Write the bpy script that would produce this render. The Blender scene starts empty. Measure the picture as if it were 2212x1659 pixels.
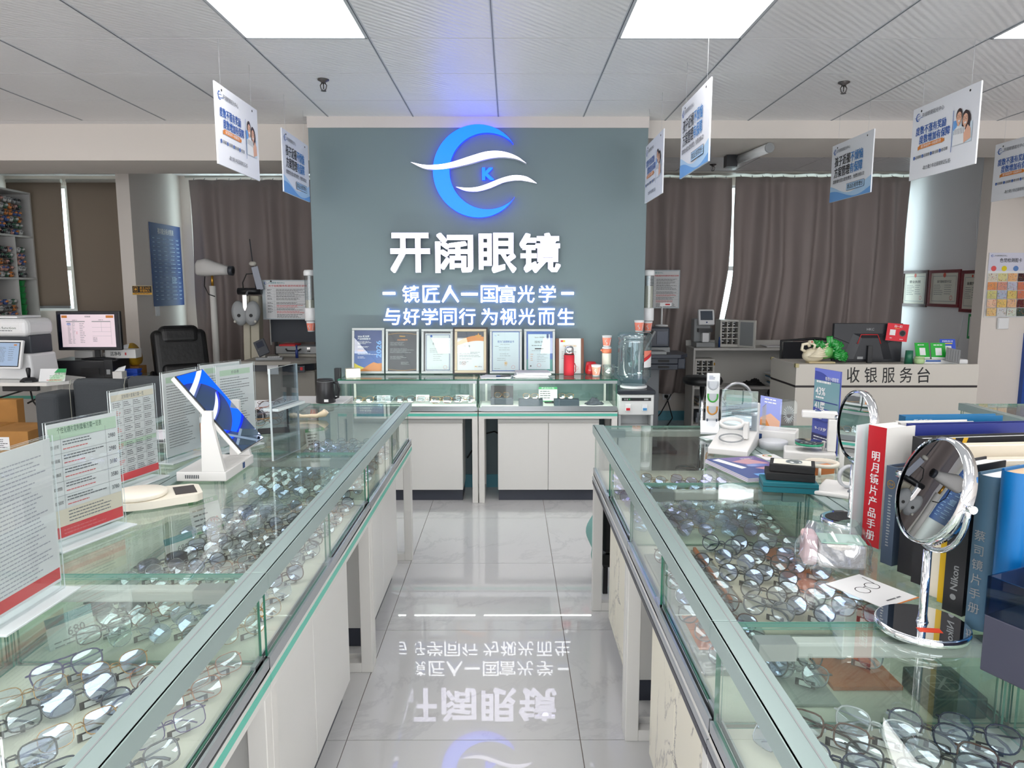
import bpy, math, random
from mathutils import Matrix, Vector
random.seed(7)
S = bpy.context.scene
C = S.collection
PI = math.pi
R = math.radians

# ---------------------------------------------------------------- camera, world, exposure
cam = bpy.data.cameras.new('camera')
cam.sensor_width = 36.0
cam.lens = 36.0 * 1560 / 2212
cam.clip_start = 0.05
camo = bpy.data.objects.new('camera', cam)
C.objects.link(camo)
camo.location = (0, 0, 1.537)
camo.rotation_euler = (R(90 - 7.63), 0, R(-0.15))
S.camera = camo
S.view_settings.view_transform = 'Standard'
S.view_settings.look = 'None'
S.view_settings.exposure = 0.0
S.view_settings.gamma = 1.0
S.view_settings.use_curve_mapping = False
cy = S.cycles
cy.max_bounces = 10
cy.diffuse_bounces = 4
cy.glossy_bounces = 5
cy.transmission_bounces = 4
cy.transparent_max_bounces = 40
cy.caustics_reflective = False
cy.caustics_refractive = False
cy.sample_clamp_indirect = 4.0
cy.use_adaptive_sampling = True
cy.adaptive_threshold = 0.02
cy.use_denoising = True

w = bpy.data.worlds.new('World')
S.world = w
w.use_nodes = True
w.node_tree.nodes['Background'].inputs[0].default_value = (0.93, 0.97, 1.0, 1)
w.node_tree.nodes['Background'].inputs[1].default_value = 4.8

for _x in (-4.6, -1.7, 1.3, 4.65):      # sampling portals in the shop-front openings
    _l = bpy.data.lights.new('daylight_portal', 'AREA'); _l.shape = 'RECTANGLE'; _l.size = 2.9; _l.size_y = 2.15
    _l.cycles.is_portal = True
    _o = bpy.data.objects.new('daylight_portal', _l); C.objects.link(_o)
    _o.location = (_x, -4.42, 1.42); _o.rotation_euler = (R(90), 0, 0)
PANEL_E = 6.6      # ceiling light panels
TUBE_E = 42.0       # lit tubes of the back showcases

# ---------------------------------------------------------------- materials
def lin(c):
    return tuple(((v / 255) / 12.92 if v / 255 <= 0.04045 else ((v / 255 + 0.055) / 1.055) ** 2.4) for v in c[:3]) + (1,)

_m = {}
def mat(name, col=(200, 200, 200), rough=0.5, metal=0.0, emit=0.0, ecol=None, alpha=1.0, bump=None, coat=0.0, noise=None):
    if name in _m:
        return _m[name]
    m = bpy.data.materials.new(name)
    m.use_nodes = True
    nt = m.node_tree
    b = nt.nodes['Principled BSDF']
    b.inputs['Base Color'].default_value = lin(col)
    b.inputs['Roughness'].default_value = rough
    b.inputs['Metallic'].default_value = metal
    b.inputs['Coat Weight'].default_value = coat
    if emit:
        b.inputs['Emission Color'].default_value = lin(ecol or col)
        b.inputs['Emission Strength'].default_value = emit
    if alpha < 1:
        b.inputs['Alpha'].default_value = alpha
    if bump:
        tc = nt.nodes.new('ShaderNodeTexCoord')
        n = nt.nodes.new('ShaderNodeTexNoise')
        n.inputs['Scale'].default_value = bump[0]
        n.inputs['Detail'].default_value = 4
        bp = nt.nodes.new('ShaderNodeBump')
        bp.inputs['Strength'].default_value = bump[1]
        bp.inputs['Distance'].default_value = 0.01
        nt.links.new(tc.outputs['Object'], n.inputs['Vector'])
        nt.links.new(n.outputs[0], bp.inputs['Height'])
        nt.links.new(bp.outputs[0], b.inputs['Normal'])
    if noise:   # (scale, second colour)
        tc = nt.nodes.new('ShaderNodeTexCoord')
        n = nt.nodes.new('ShaderNodeTexNoise')
        n.inputs['Scale'].default_value = noise[0]
        n.inputs['Detail'].default_value = 6
        r = nt.nodes.new('ShaderNodeValToRGB')
        r.color_ramp.elements[0].position = 0.35
        r.color_ramp.elements[1].position = 0.65
        r.color_ramp.elements[0].color = lin(col)
        r.color_ramp.elements[1].color = lin(noise[1])
        nt.links.new(tc.outputs['Object'], n.inputs['Vector'])
        nt.links.new(n.outputs[0], r.inputs[0])
        nt.links.new(r.outputs[0], b.inputs['Base Color'])
    _m[name] = m
    return m

def clear(name, tint, ior=1.45, gloss=(255, 255, 255), extra=0.0, rough=0.0):
    """clear sheet: sees through, reflects by Fresnel"""
    if name in _m:
        return _m[name]
    m = bpy.data.materials.new(name)
    m.use_nodes = True
    nt = m.node_tree
    nt.nodes.clear()
    o = nt.nodes.new('ShaderNodeOutputMaterial')
    mx = nt.nodes.new('ShaderNodeMixShader')
    t = nt.nodes.new('ShaderNodeBsdfTransparent')
    t.inputs[0].default_value = lin(tint)
    g = nt.nodes.new('ShaderNodeBsdfGlossy')
    g.inputs['Color'].default_value = lin(gloss)
    g.inputs['Roughness'].default_value = rough
    f = nt.nodes.new('ShaderNodeFresnel')
    ge = nt.nodes.new('ShaderNodeNewGeometry')   # same reflectance on both faces of a sheet
    mr = nt.nodes.new('ShaderNodeMapRange')
    mr.inputs[3].default_value = ior
    mr.inputs[4].default_value = 1 / ior
    nt.links.new(ge.outputs['Backfacing'], mr.inputs[0])
    nt.links.new(mr.outputs[0], f.inputs[0])
    if extra:
        a = nt.nodes.new('ShaderNodeMath')
        a.operation = 'ADD'
        a.use_clamp = True
        a.inputs[1].default_value = extra
        nt.links.new(f.outputs[0], a.inputs[0])
        f = a
    nt.links.new(f.outputs[0], mx.inputs[0])
    nt.links.new(t.outputs[0], mx.inputs[1])
    nt.links.new(g.outputs[0], mx.inputs[2])
    nt.links.new(mx.outputs[0], o.inputs[0])
    _m[name] = m
    return m

def cloth(name, col, trans=0.2):
    if name in _m:
        return _m[name]
    m = bpy.data.materials.new(name)
    m.use_nodes = True
    nt = m.node_tree
    nt.nodes.clear()
    o = nt.nodes.new('ShaderNodeOutputMaterial')
    mx = nt.nodes.new('ShaderNodeMixShader')
    mx.inputs[0].default_value = trans
    d = nt.nodes.new('ShaderNodeBsdfDiffuse')
    t = nt.nodes.new('ShaderNodeBsdfTranslucent')
    tc = nt.nodes.new('ShaderNodeTexCoord')
    n = nt.nodes.new('ShaderNodeTexNoise')
    n.inputs['Scale'].default_value = 180
    bp = nt.nodes.new('ShaderNodeBump')
    bp.inputs['Strength'].default_value = 0.15
    nt.links.new(tc.outputs['Object'], n.inputs['Vector'])
    nt.links.new(n.outputs[0], bp.inputs['Height'])
    nt.links.new(bp.outputs[0], d.inputs['Normal'])
    d.inputs[0].default_value = lin(col)
    t.inputs[0].default_value = lin(col)
    nt.links.new(d.outputs[0], mx.inputs[1])
    nt.links.new(t.outputs[0], mx.inputs[2])
    nt.links.new(mx.outputs[0], o.inputs[0])
    _m[name] = m
    return m

def marble(name, base, vein, scale, rough, width=0.035, bumpy=False, strength=1.0):
    if name in _m:
        return _m[name]
    m = mat(name, base, rough)
    nt = m.node_tree
    b = nt.nodes['Principled BSDF']
    tc = nt.nodes.new('ShaderNodeTexCoord')
    mp = nt.nodes.new('ShaderNodeMapping')
    mp.inputs['Rotation'].default_value = (0.5, 0.3, 0.9)
    n = nt.nodes.new('ShaderNodeTexNoise')
    n.inputs['Scale'].default_value = scale
    n.inputs['Detail'].default_value = 7
    n.inputs['Roughness'].default_value = 0.62
    n.inputs['Distortion'].default_value = 1.1
    s1 = nt.nodes.new('ShaderNodeMath'); s1.operation = 'SUBTRACT'; s1.inputs[1].default_value = 0.5
    s2 = nt.nodes.new('ShaderNodeMath'); s2.operation = 'ABSOLUTE'
    mr = nt.nodes.new('ShaderNodeMapRange')
    mr.inputs[1].default_value = 0; mr.inputs[2].default_value = width
    mr.inputs[3].default_value = strength; mr.inputs[4].default_value = 0
    n2 = nt.nodes.new('ShaderNodeTexNoise'); n2.inputs['Scale'].default_value = scale * 0.7
    mr2 = nt.nodes.new('ShaderNodeMapRange')
    mr2.inputs[1].default_value = 0.40; mr2.inputs[2].default_value = 0.56
    mu = nt.nodes.new('ShaderNodeMath'); mu.operation = 'MULTIPLY'
    mx = nt.nodes.new('ShaderNodeMix'); mx.data_type = 'RGBA'
    mx.inputs[6].default_value = lin(base); mx.inputs[7].default_value = lin(vein)
    L = nt.links.new
    L(tc.outputs['Object'], mp.inputs[0]); L(mp.outputs[0], n.inputs['Vector']); L(mp.outputs[0], n2.inputs['Vector'])
    L(n.outputs[0], s1.inputs[0]); L(s1.outputs[0], s2.inputs[0]); L(s2.outputs[0], mr.inputs[0])
    L(n2.outputs[0], mr2.inputs[0]); L(mr.outputs[0], mu.inputs[0]); L(mr2.outputs[0], mu.inputs[1])
    L(mu.outputs[0], mx.inputs[0]); L(mx.outputs[2], b.inputs['Base Color'])
    return m

WHITE = mat('white_paint', (226, 224, 220), 0.55)
WALLW = mat('wall_white', (224, 216, 209), 0.8, bump=(60, 0.05))
WALLG = mat('wall_grey', (230, 229, 232), 0.8, bump=(60, 0.05))
LAC = mat('white_lacquer', (226, 225, 222), 0.28)
STEELW = mat('white_steel', (224, 222, 218), 0.35)
ALU = mat('brushed_aluminium', (186, 190, 194), 0.3, 0.75)
ALUG = mat('pale_green_aluminium', (172, 192, 190), 0.3, 0.45)
CHROME = mat('chrome', (235, 238, 242), 0.04, 1.0)
BLACKP = mat('black_plastic', (28, 29, 33), 0.35)
BLACKM = mat('matt_black', (22, 22, 24), 0.6)
DGREY = mat('dark_grey_plastic', (62, 66, 74), 0.45)
GREYP = mat('grey_plastic', (150, 153, 155), 0.45)
IVORY = mat('ivory_plastic', (196, 193, 184), 0.45)
WPLAS = mat('white_plastic', (234, 235, 237), 0.3)
PLINTH = mat('dark_plinth', (58, 62, 74), 0.4)
TEAL = mat('teal_stripe', (96, 196, 176), 0.35)
DSTR = mat('dark_strip', (60, 60, 70), 0.4)
TRAYW = mat('cream_tray', (236, 233, 222), 0.6, noise=(6, (220, 218, 205)))
GLASS = clear('showcase_glass', (249, 253, 251), 1.5)
GEDGE = mat('green_glass_edge', (38, 118, 92), 0.12, coat=0.5)
GEDGEL = mat('light_green_glass_edge', (120, 170, 156), 0.12, coat=0.5)
LENS = clear('coated_lens', (238, 243, 248), 1.55, (205, 215, 255), 0.12)
ACR = clear('clear_acrylic', (252, 254, 254), 1.49)
ACRE = mat('acrylic_edge', (220, 230, 232), 0.15, coat=0.4)
PAPER = mat('white_paper', (232, 233, 235), 0.7)
RED = mat('red_print', (206, 38, 46), 0.5)
BLUEP = mat('blue_print', (34, 88, 170), 0.5)
NAVY = mat('navy_print', (22, 60, 118), 0.5)
BLACKI = mat('black_ink', (24, 24, 28), 0.6)
GREYI = mat('grey_ink', (110, 112, 118), 0.6)
GREENP = mat('green_print', (46, 160, 92), 0.5)
GOLD = mat('gold', (200, 150, 60), 0.3, 0.8)
CARD = mat('cardboard', (176, 126, 66), 0.8, noise=(8, (164, 116, 60)))
ORANGE = mat('orange_print', (214, 130, 52), 0.5)
WOODO = mat('orange_acrylic_board', (206, 108, 38), 0.3)
TRAYG = mat('grey_display_board', (168, 172, 170), 0.45)
TRAYB = mat('beige_display_board', (214, 206, 190), 0.6, noise=(10, (200, 190, 172)))

# ---------------------------------------------------------------- geometry helpers
class G:
    def __init__(s):
        s.v = []; s.f = []; s.m = []; s.s = []; s.T = Matrix()
    def _add(s, vs, fs, m=0, smooth=False):
        o = len(s.v)
        T = s.T
        s.v += [tuple(T @ Vector(p)) for p in vs]
        for f in fs:
            s.f.append(tuple(i + o for i in f)); s.m.append(m); s.s.append(smooth)
        return s
    def box(s, x0, x1, y0, y1, z0, z1, m=0, me=None, thin=None):
        vs = [(x, y, z) for x in (x0, x1) for y in (y0, y1) for z in (z0, z1)]
        fs = [(0, 1, 3, 2), (4, 6, 7, 5), (0, 4, 5, 1), (2, 3, 7, 6), (0, 2, 6, 4), (1, 5, 7, 3)]
        s._add(vs, fs, m)
        if me is not None:   # edge faces of a sheet get another material; thin = axis of thickness
            big = {0: (0, 1), 1: (2, 3), 2: (4, 5)}[thin]
            for k in range(6):
                if k not in big:
                    s.m[len(s.m) - 6 + k] = me
        return s
    def cb(s, c, d, m=0):
        return s.box(c[0] - d[0] / 2, c[0] + d[0] / 2, c[1] - d[1] / 2, c[1] + d[1] / 2, c[2] - d[2] / 2, c[2] + d[2] / 2, m)
    def rings(s, rs, m=0, closed=False, caps=True, smooth=True):
        n = len(rs[0]); vs = [p for r in rs for p in r]; fs = []
        k = len(rs)
        for i in range(k if closed else k - 1):
            j = (i + 1) % k
            for a in range(n):
                b = (a + 1) % n
                fs.append((i * n + a, i * n + b, j * n + b, j * n + a))
        if caps and not closed:
            fs.append(tuple(range(n))[::-1]); fs.append(tuple((k - 1) * n + a for a in range(n)))
        o = len(s.f)
        s._add(vs, fs, m, smooth)
        if caps and not closed:
            s.s[-1] = s.s[-2] = False
        return s
    def lathe(s, prof, c=(0, 0, 0), n=24, m=0, caps=True, smooth=True, sx=1, sy=1):
        return s.rings([[(c[0] + r * sx * math.cos(2 * PI * a / n), c[1] + r * sy * math.sin(2 * PI * a / n), c[2] + z) for a in range(n)] for r, z in prof], m, False, caps, smooth)
    def cyl(s, p0, p1, r, n=12, m=0, r2=None, smooth=True):
        return s.tube([p0, p1], [r, r if r2 is None else r2], n, m, smooth=smooth)
    def tube(s, pts, r, n=6, m=0, closed=False, smooth=True, flat=1.0):
        P = [Vector(p) for p in pts]; k = len(P)
        rr = r if isinstance(r, (list, tuple)) else [r] * k
        up = None; rs = []
        for i in range(k):
            if closed:
                t = P[(i + 1) % k] - P[i - 1]
            else:
                t = P[min(i + 1, k - 1)] - P[max(i - 1, 0)]
            if t.length < 1e-9: t = Vector((0, 0, 1))
            t.normalize()
            if up is None:
                up = Vector((0, 0, 1)) if abs(t.z) < 0.9 else Vector((0, 1, 0))
            x = t.cross(up)
            if x.length < 1e-6: x = t.cross(Vector((1, 0.1, 0)))
            x.normalize(); y = x.cross(t); up = y
            rs.append([tuple(P[i] + x * rr[i] * math.cos(2 * PI * a / n) + y * rr[i] * flat * math.sin(2 * PI * a / n)) for a in range(n)])
        return s.rings(rs, m, closed, True, smooth)
    def prism(s, pts, z0, z1, m=0, ms=None, smooth=False):
        n = len(pts)
        vs = [(x, y, z0) for x, y in pts] + [(x, y, z1) for x, y in pts]
        fs = [tuple(range(n))[::-1], tuple(range(n, 2 * n))]
        s._add(vs, fs, m)
        s._add(vs, [(i, (i + 1) % n, n + (i + 1) % n, n + i) for i in range(n)], m if ms is None else ms, smooth)
        return s
    def sph(s, c, r, n=12, m=0, sc=(1, 1, 1)):
        k = max(5, n // 2)
        rs = []
        for i in range(1, k):
            a = PI * i / k
            rs.append([(c[0] + r * sc[0] * math.sin(a) * math.cos(2 * PI * j / n), c[1] + r * sc[1] * math.sin(a) * math.sin(2 * PI * j / n), c[2] - r * sc[2] * math.cos(a)) for j in range(n)])
        s.rings(rs, m, False, True, True)
        s.s[-1] = s.s[-2] = True
        return s
    def grid(s, fn, nu, nv, m=0, smooth=True):
        vs = [fn(i / nu, j / nv) for i in range(nu + 1) for j in range(nv + 1)]
        fs = [(i * (nv + 1) + j, (i + 1) * (nv + 1) + j, (i + 1) * (nv + 1) + j + 1, i * (nv + 1) + j + 1) for i in range(nu) for j in range(nv)]
        return s._add(vs, fs, m, smooth)
    def mesh(s, name, mats):
        me = bpy.data.meshes.new(name)
        me.from_pydata(s.v, [], s.f)
        me.polygons.foreach_set('material_index', s.m)
        me.polygons.foreach_set('use_smooth', s.s)
        for k in mats: me.materials.append(k)
        me.update()
        return me

def pt(parent, name, g, mats, bevel=0, loc=None, rot=None, label=None, kind=None, seg=2):
    if not isinstance(mats, (list, tuple)): mats = [mats]
    o = bpy.data.objects.new(name, g if isinstance(g, bpy.types.Mesh) else g.mesh(name, mats))
    C.objects.link(o)
    if parent is not None: o.parent = parent
    if loc: o.location = loc
    if rot: o.rotation_euler = rot
    if bevel:
        b = o.modifiers.new('bevel', 'BEVEL'); b.width = bevel; b.segments = seg; b.limit_method = 'ANGLE'
    if label: o['label'] = label
    if kind: o['kind'] = kind
    return o

def th(name, label, cat, loc=(0, 0, 0), rz=0, group=None):
    o = bpy.data.objects.new(name, None)
    C.objects.link(o)
    o.empty_display_size = 0.05
    o.location = loc; o.rotation_euler = (0, 0, R(rz))
    o['label'] = label; o['category'] = cat
    if group: o['group'] = group
    return o

def tag(o, label, cat, group=None):
    o['label'] = label; o['category'] = cat
    if group: o['group'] = group
    return o

def st(name, g, m, bevel=0):
    return pt(None, name, g, m, bevel, kind='structure')

_tc = {}
def glyph(body, bold=0.0, res=2):
    k = (body, bold, res)
    if k in _tc: return _tc[k]
    c = bpy.data.curves.new('t', 'FONT'); c.body = body; c.size = 1; c.offset = bold; c.resolution_u = res
    o = bpy.data.objects.new('t', c)
    me = o.to_mesh()
    vs = [(v.co.x, v.co.y) for v in me.vertices]; fs = [tuple(p.vertices) for p in me.polygons]
    o.to_mesh_clear(); bpy.data.objects.remove(o); bpy.data.curves.remove(c)
    x0 = min(v[0] for v in vs); x1 = max(v[0] for v in vs); y0 = min(v[1] for v in vs); y1 = max(v[1] for v in vs)
    _tc[k] = (vs, fs, x0, x1, y0, y1)
    return _tc[k]

class Art:
    """flat printed matter: x right, y up, in metres, built on the local XY plane"""
    def __init__(s):
        s.g = G(); s.mats = []; s.z = 0.0
    def mi(s, m):
        if m not in s.mats: s.mats.append(m)
        return s.mats.index(m)
    def poly(s, pts, m):
        s.z += 0.00006
        s.g._add([(x, y, s.z) for x, y in pts], [tuple(range(len(pts)))], s.mi(m)); return s
    def rect(s, x0, y0, x1, y1, m):
        return s.poly([(x0, y0), (x1, y0), (x1, y1), (x0, y1)], m)
    def frame(s, x0, y0, x1, y1, t, m):
        s.rect(x0, y0, x1, y0 + t, m); s.rect(x0, y1 - t, x1, y1, m); s.rect(x0, y0, x0 + t, y1, m); s.rect(x1 - t, y0, x1, y1, m); return s
    def disc(s, x, y, r, m, n=20, ry=None):
        return s.poly([(x + r * math.cos(2 * PI * a / n), y + (ry or r) * math.sin(2 * PI * a / n)) for a in range(n)], m)
    def ring(s, x, y, r, t, m, n=24):
        s.z += 0.00006
        vs = [(x + q * math.cos(2 * PI * a / n), y + q * math.sin(2 * PI * a / n), s.z) for a in range(n) for q in (r, r - t)]
        s.g._add(vs, [(2 * a, 2 * ((a + 1) % n), 2 * ((a + 1) % n) + 1, 2 * a + 1) for a in range(n)], s.mi(m)); return s
    def text(s, body, x, y, h, m, al='C', w=None, bold=0.012, rot=0.0, vert=False):
        """x,y = centre line position, h = glyph height; w = fit width"""
        if vert:
            n = len(body)
            for i, ch in enumerate(body):
                if ch != ' ': s.text(ch, x, y - (i + 0.5) * (w or h * 1.1), h, m, 'C', None, bold, rot)
            return s
        if bold >= 0.019 and ord(body[0]) > 0x2000:     # heavy characters: three slightly shifted prints
            e = h * 0.022
            for q in (-1, 0, 1): s.text(body, x + q * e * math.cos(rot), y + q * e * math.sin(rot), h, m, al, w, 0.004, rot)
            return s
        if ord(body[0]) > 0x2000: bold = min(bold, 0.006)
        vs, fs, x0, x1, y0, y1 = glyph(body, bold)
        k = h / 0.84 if any(ord(c) > 0x2000 for c in body) else h / 0.72
        kx = k if w is None else w / max(x1 - x0, 1e-6)
        yc = 0.34 if any(ord(c) > 0x2000 for c in body) else 0.36
        if body and len(body) == 1 and ord(body) > 0x2000: cx = (x0 + x1) / 2
        cx = {'C': (x0 + x1) / 2, 'L': x0, 'R': x1}[al]
        s.z += 0.00006
        cr, sr = math.cos(rot), math.sin(rot)
        P = []
        for a, b in vs:
            u = (a - cx) * kx; v = (b - yc) * k
            P.append((x + u * cr - v * sr, y + u * sr + v * cr, s.z))
        s.g._add(P, fs, s.mi(m)); return s
    def lines(s, x, y, w, n, dy, h, m, frac=(0.6, 1.0), dash=0.02):
        """rows of print too small to read"""
        s.z += 0.00006
        k = s.mi(m)
        for i in range(n):
            e = x + w * random.uniform(*frac); a = x; yy = y - i * dy
            while a < e:
                b = min(e, a + dash * random.uniform(0.5, 1.6))
                s.g._add([(a, yy, s.z), (b, yy, s.z), (b, yy + h, s.z), (a, yy + h, s.z)], [(0, 1, 2, 3)], k)
                a = b + dash * 0.18
        return s
    def build(s, parent, name='print', loc=(0, 0, 0), rot=(0, 0, 0)):
        return pt(parent, name, s.g, s.mats, 0, loc, rot)

def ordn(i):
    return ['first', 'second', 'third', 'fourth', 'fifth', 'sixth', 'seventh', 'eighth', 'ninth', 'tenth', 'eleventh', 'twelfth', 'thirteenth', 'fourteenth'][i]

# rotations that stand a print up: facing -Y (to the camera), +X, -X, +Y
FRONT = (R(90), 0, 0)
FACEPX = (R(90), 0, R(90))
FACENX = (R(90), 0, R(-90))
FACEPY = (R(90), 0, R(180))
# ================================================================ the setting
CZ = 2.765
TILE = marble('floor_tile_gloss', (206, 205, 206), (186, 185, 188), 1.2, 0.012, 0.02, strength=0.55)
TILE.node_tree.nodes['Principled BSDF'].inputs['IOR'].default_value = 1.62
GROUT = mat('floor_grout', (120, 108, 100), 0.8)
fl = st('floor', G().box(-6.2, 7.2, -4.2, 8.5, -0.06, -0.004), GROUT)
tme = G().box(-0.3985, 0.3985, -0.3985, 0.3985, -0.012, 0.0).mesh('floor_tile', [TILE])
for i in range(-7, 9):
    for j in range(-5, 11):
        pt(fl, 'floor_tile', tme, None, loc=(-0.16 + 0.8 * i, 0.69 + 0.8 * j - 0.4, 0))

def ceil_mat():
    m = mat('ceiling_tile_metal', (232, 231, 233), 0.33, 0.0)
    nt = m.node_tree; b = nt.nodes['Principled BSDF']
    b.inputs['Specular IOR Level'].default_value = 0.6
    tc = nt.nodes.new('ShaderNodeTexCoord')
    mp = nt.nodes.new('ShaderNodeMapping'); mp.inputs['Rotation'].default_value = (0, 0, R(45))
    wv = nt.nodes.new('ShaderNodeTexWave'); wv.inputs['Scale'].default_value = 9; wv.inputs['Distortion'].default_value = 1.5
    wv.inputs['Detail Scale'].default_value = 2.0
    bp = nt.nodes.new('ShaderNodeBump'); bp.inputs['Strength'].default_value = 0.28; bp.inputs['Distance'].default_value = 0.005
    nt.links.new(tc.outputs['Object'], mp.inputs[0]); nt.links.new(mp.outputs[0], wv.inputs[0])
    nt.links.new(wv.outputs[1], bp.inputs['Height']); nt.links.new(bp.outputs[0], b.inputs['Normal'])
    return m
CT = ceil_mat()
GRID = mat('ceiling_grid_gap', (70, 74, 84), 0.5)
GRIDW = mat('ceiling_grid_rail', (190, 194, 200), 0.4)
ce = st('ceiling', G().box(-6.2, 7.2, -4.2, 8.5, CZ + 0.012, CZ + 0.1), GRID)
X0, SX, SY = -0.085, 0.6175, 0.6
YL = 3.79
panels = {(-2, -1), (-2, -2), (1, -1), (1, -2), (4, -1), (4, -2), (-5, -1), (-5, -2), (7, -1), (7, -2), (-8, -1), (-8, -2)}
for a in (-8, -5, -2, 1, 4, 7):
    for b_ in (-5, -6, -9, -10):
        panels.add((a, b_))
cme = G().box(-SX / 2 + 0.004, SX / 2 - 0.004, -SY / 2 + 0.004, SY / 2 - 0.004, 0, 0.01).mesh('ceiling_tile', [CT])
far = G()
for i in range(-10, 12):
    for j in range(-13, 8):
        x = X0 + SX * (i + 0.5); y = YL + SY * (j + 0.5)
        if x < -6.1 or x > 7.1 or (i, j) in panels: continue
        if 5.65 < y < 6.3: continue
        if j >= -2 and abs(x) < 5.2:
            pt(ce, 'ceiling_tile', cme, None, loc=(x, y, CZ))
        else:
            far.box(x - SX / 2 + 0.004, x + SX / 2 - 0.004, y - SY / 2 + 0.004, y + SY / 2 - 0.004, CZ, CZ + 0.01)
pt(ce, 'ceiling_tiles_behind', far, CT, kind='stuff')
gr = G()
for i in range(-9, 12):
    x = X0 + SX * i
    gr.box(x - 0.007, x + 0.007, -4.1, 5.57, CZ - 0.002, CZ + 0.004)
    gr.box(x - 0.0018, x + 0.0018, -4.1, 5.57, CZ - 0.003, CZ - 0.002, 1)
pt(ce, 'ceiling_rail', gr, [GRIDW, GRID], kind='stuff')

LPAN = mat('lit_panel', (255, 255, 255), 0.5, emit=PANEL_E, ecol=(255, 252, 248))
where = {-8: 'added unseen outermost left', 7: 'added unseen outermost right', -5: 'second from left', -2: 'left', 1: 'right', 4: 'far right'}  # the two outermost columns are added out of view to brighten the sides
for a in (-8, -5, -2, 1, 4, 7):
    for b_ in (-2, -6, -10):
        xa = X0 + SX * a; ya = YL + SY * b_
        t = th('ceiling_light', '%s long flush light panel %s' % (where[a], ('at the top of the photo' if abs(a) < 5 else 'level with the visible ones') if b_ == -2 else ('in the second row behind the camera' if b_ == -6 else 'in the back row near the shop front')), 'ceiling light', (xa + SX / 2, ya + SY, CZ))
        pt(t, 'diffuser', G().box(-SX / 2 + 0.016, SX / 2 - 0.016, -SY + 0.016, SY - 0.016, -0.002, 0.008), LPAN)
        g = G()
        for q in (-1, 1):
            g.cb((q * (SX / 2 - 0.009), 0, 0.002), (0.014, 2 * SY - 0.01, 0.014)); g.cb((0, q * (SY - 0.009), 0.002), (SX - 0.01, 0.014, 0.014))
        pt(t, 'panel_frame', g, GRIDW)

# outer walls
st('wall_left', G().box(-6.2, -5.62, -4.2, 8.5, 0, CZ), WALLW)
st('wall_right', G().box(6.6, 7.2, -4.2, 8.5, 0, CZ), WALLW)
bw = G()     # window wall, Y 8.3
wins = [(-5.56, -3.8, 1.27, 2.66), (-3.58, -1.3, 0.9, 2.72), (0.9, 4.6, 0.9, 2.67)]
bw.box(-6.2, 7.2, 8.3, 8.5, 0, 0.9)
xs = [-6.2]
for a, b, c, d in wins: xs += [a, b]
xs.append(7.2)
for k in range(0, len(xs), 2): bw.box(xs[k], xs[k + 1], 8.3, 8.5, 0.9, CZ)
for a, b, c, d in wins: bw.box(a, b, 8.3, 8.5, d, CZ)
bw.box(-5.56, -3.8, 8.3, 8.5, 0.9, 1.27)
st('wall_back', bw, WALLW)
WFR = mat('window_frame_white', (232, 234, 236), 0.4)
WGL = clear('window_pane', (235, 245, 245), 1.5)
for n, (a, b, c, d) in enumerate(wins):
    g = G(); k = 3 if b - a < 3 else 5
    for z in (c, d, 1.75): g.box(a, b, 8.34, 8.4, z - 0.025, z + 0.025)
    for i in range(k + 1):
        x = a + (b - a) * i / k; g.box(x - 0.025, x + 0.025, 8.335, 8.405, c, d)
    o = st('window_%d' % (n + 1), g, WFR)
    pt(o, 'pane', G().box(a, b, 8.366, 8.372, c, d), WGL)
# shop front behind the camera
g = G(); g.box(-6.2, 7.2, -4.4, -4.2, 0, 0.35); g.box(-6.2, 7.2, -4.4, -4.2, 2.5, CZ)
for x in (-6.0, -3.2, -0.2, 2.8, 6.5): g.box(x - 0.12, x + 0.12, -4.4, -4.2, 0.35, 2.5)
st('wall_front', g, WALLW)
# feature wall
FW = mat('blue_grey_paint', (117, 133, 138), 0.7, bump=(40, 0.04))
fw = st('wall_center', G().box(-1.47, 1.008, 5.46, 5.92, 0, CZ), FW)
pt(fw, 'trim_top', G().box(-1.476, 1.014, 5.452, 5.46, CZ - 0.078, CZ), mat('cream_trim', (214, 206, 202), 0.7))
pt(fw, 'baseboard', G().box(-1.475, 1.013, 5.448, 5.46, 0, 0.1), mat('teal_skirting', (96, 160, 178), 0.5))
st('trim_1', G().box(-6.2, -1.47, 5.7, 6.35, 2.497, CZ), WALLW)           # left beam
pt(ce, 'ceiling_infill', G().box(-6.1, -1.47, 5.592, 5.70, CZ, CZ + 0.01), CT)
st('trim_2', G().box(1.008, 4.47, 5.57, 6.36, 2.636, CZ), WALLW)            # right beam
st('trim_3', G().box(4.47, 6.6, 5.57, 6.36, 2.3, CZ), WALLW)
st('wall_partition_left', G().box(-3.82, -3.69, 7.2, 8.3, 0, CZ), [WALLW])
st('wall_partition_right', G().box(4.3, 4.7, 6.6, 6.75, 0, CZ), WALLW)
st('wall_side_right', G().box(4.47, 4.62, 6.75, 8.3, 0, CZ), WALLG)
st('baseboard_back', G().box(1.4, 4.46, 8.285, 8.3, 0, 0.11), mat('teal_skirting', (96, 160, 178), 0.5))
st('baseboard_left', G().box(-3.69, -1.2, 8.285, 8.3, 0, 0.11), mat('teal_skirting', (96, 160, 178), 0.5))
st('wall_blue_board', G().box(4.7, 5.3, 6.55, 6.6, 0, 1.12), mat('deep_blue_board', (24, 74, 160), 0.4))

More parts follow.
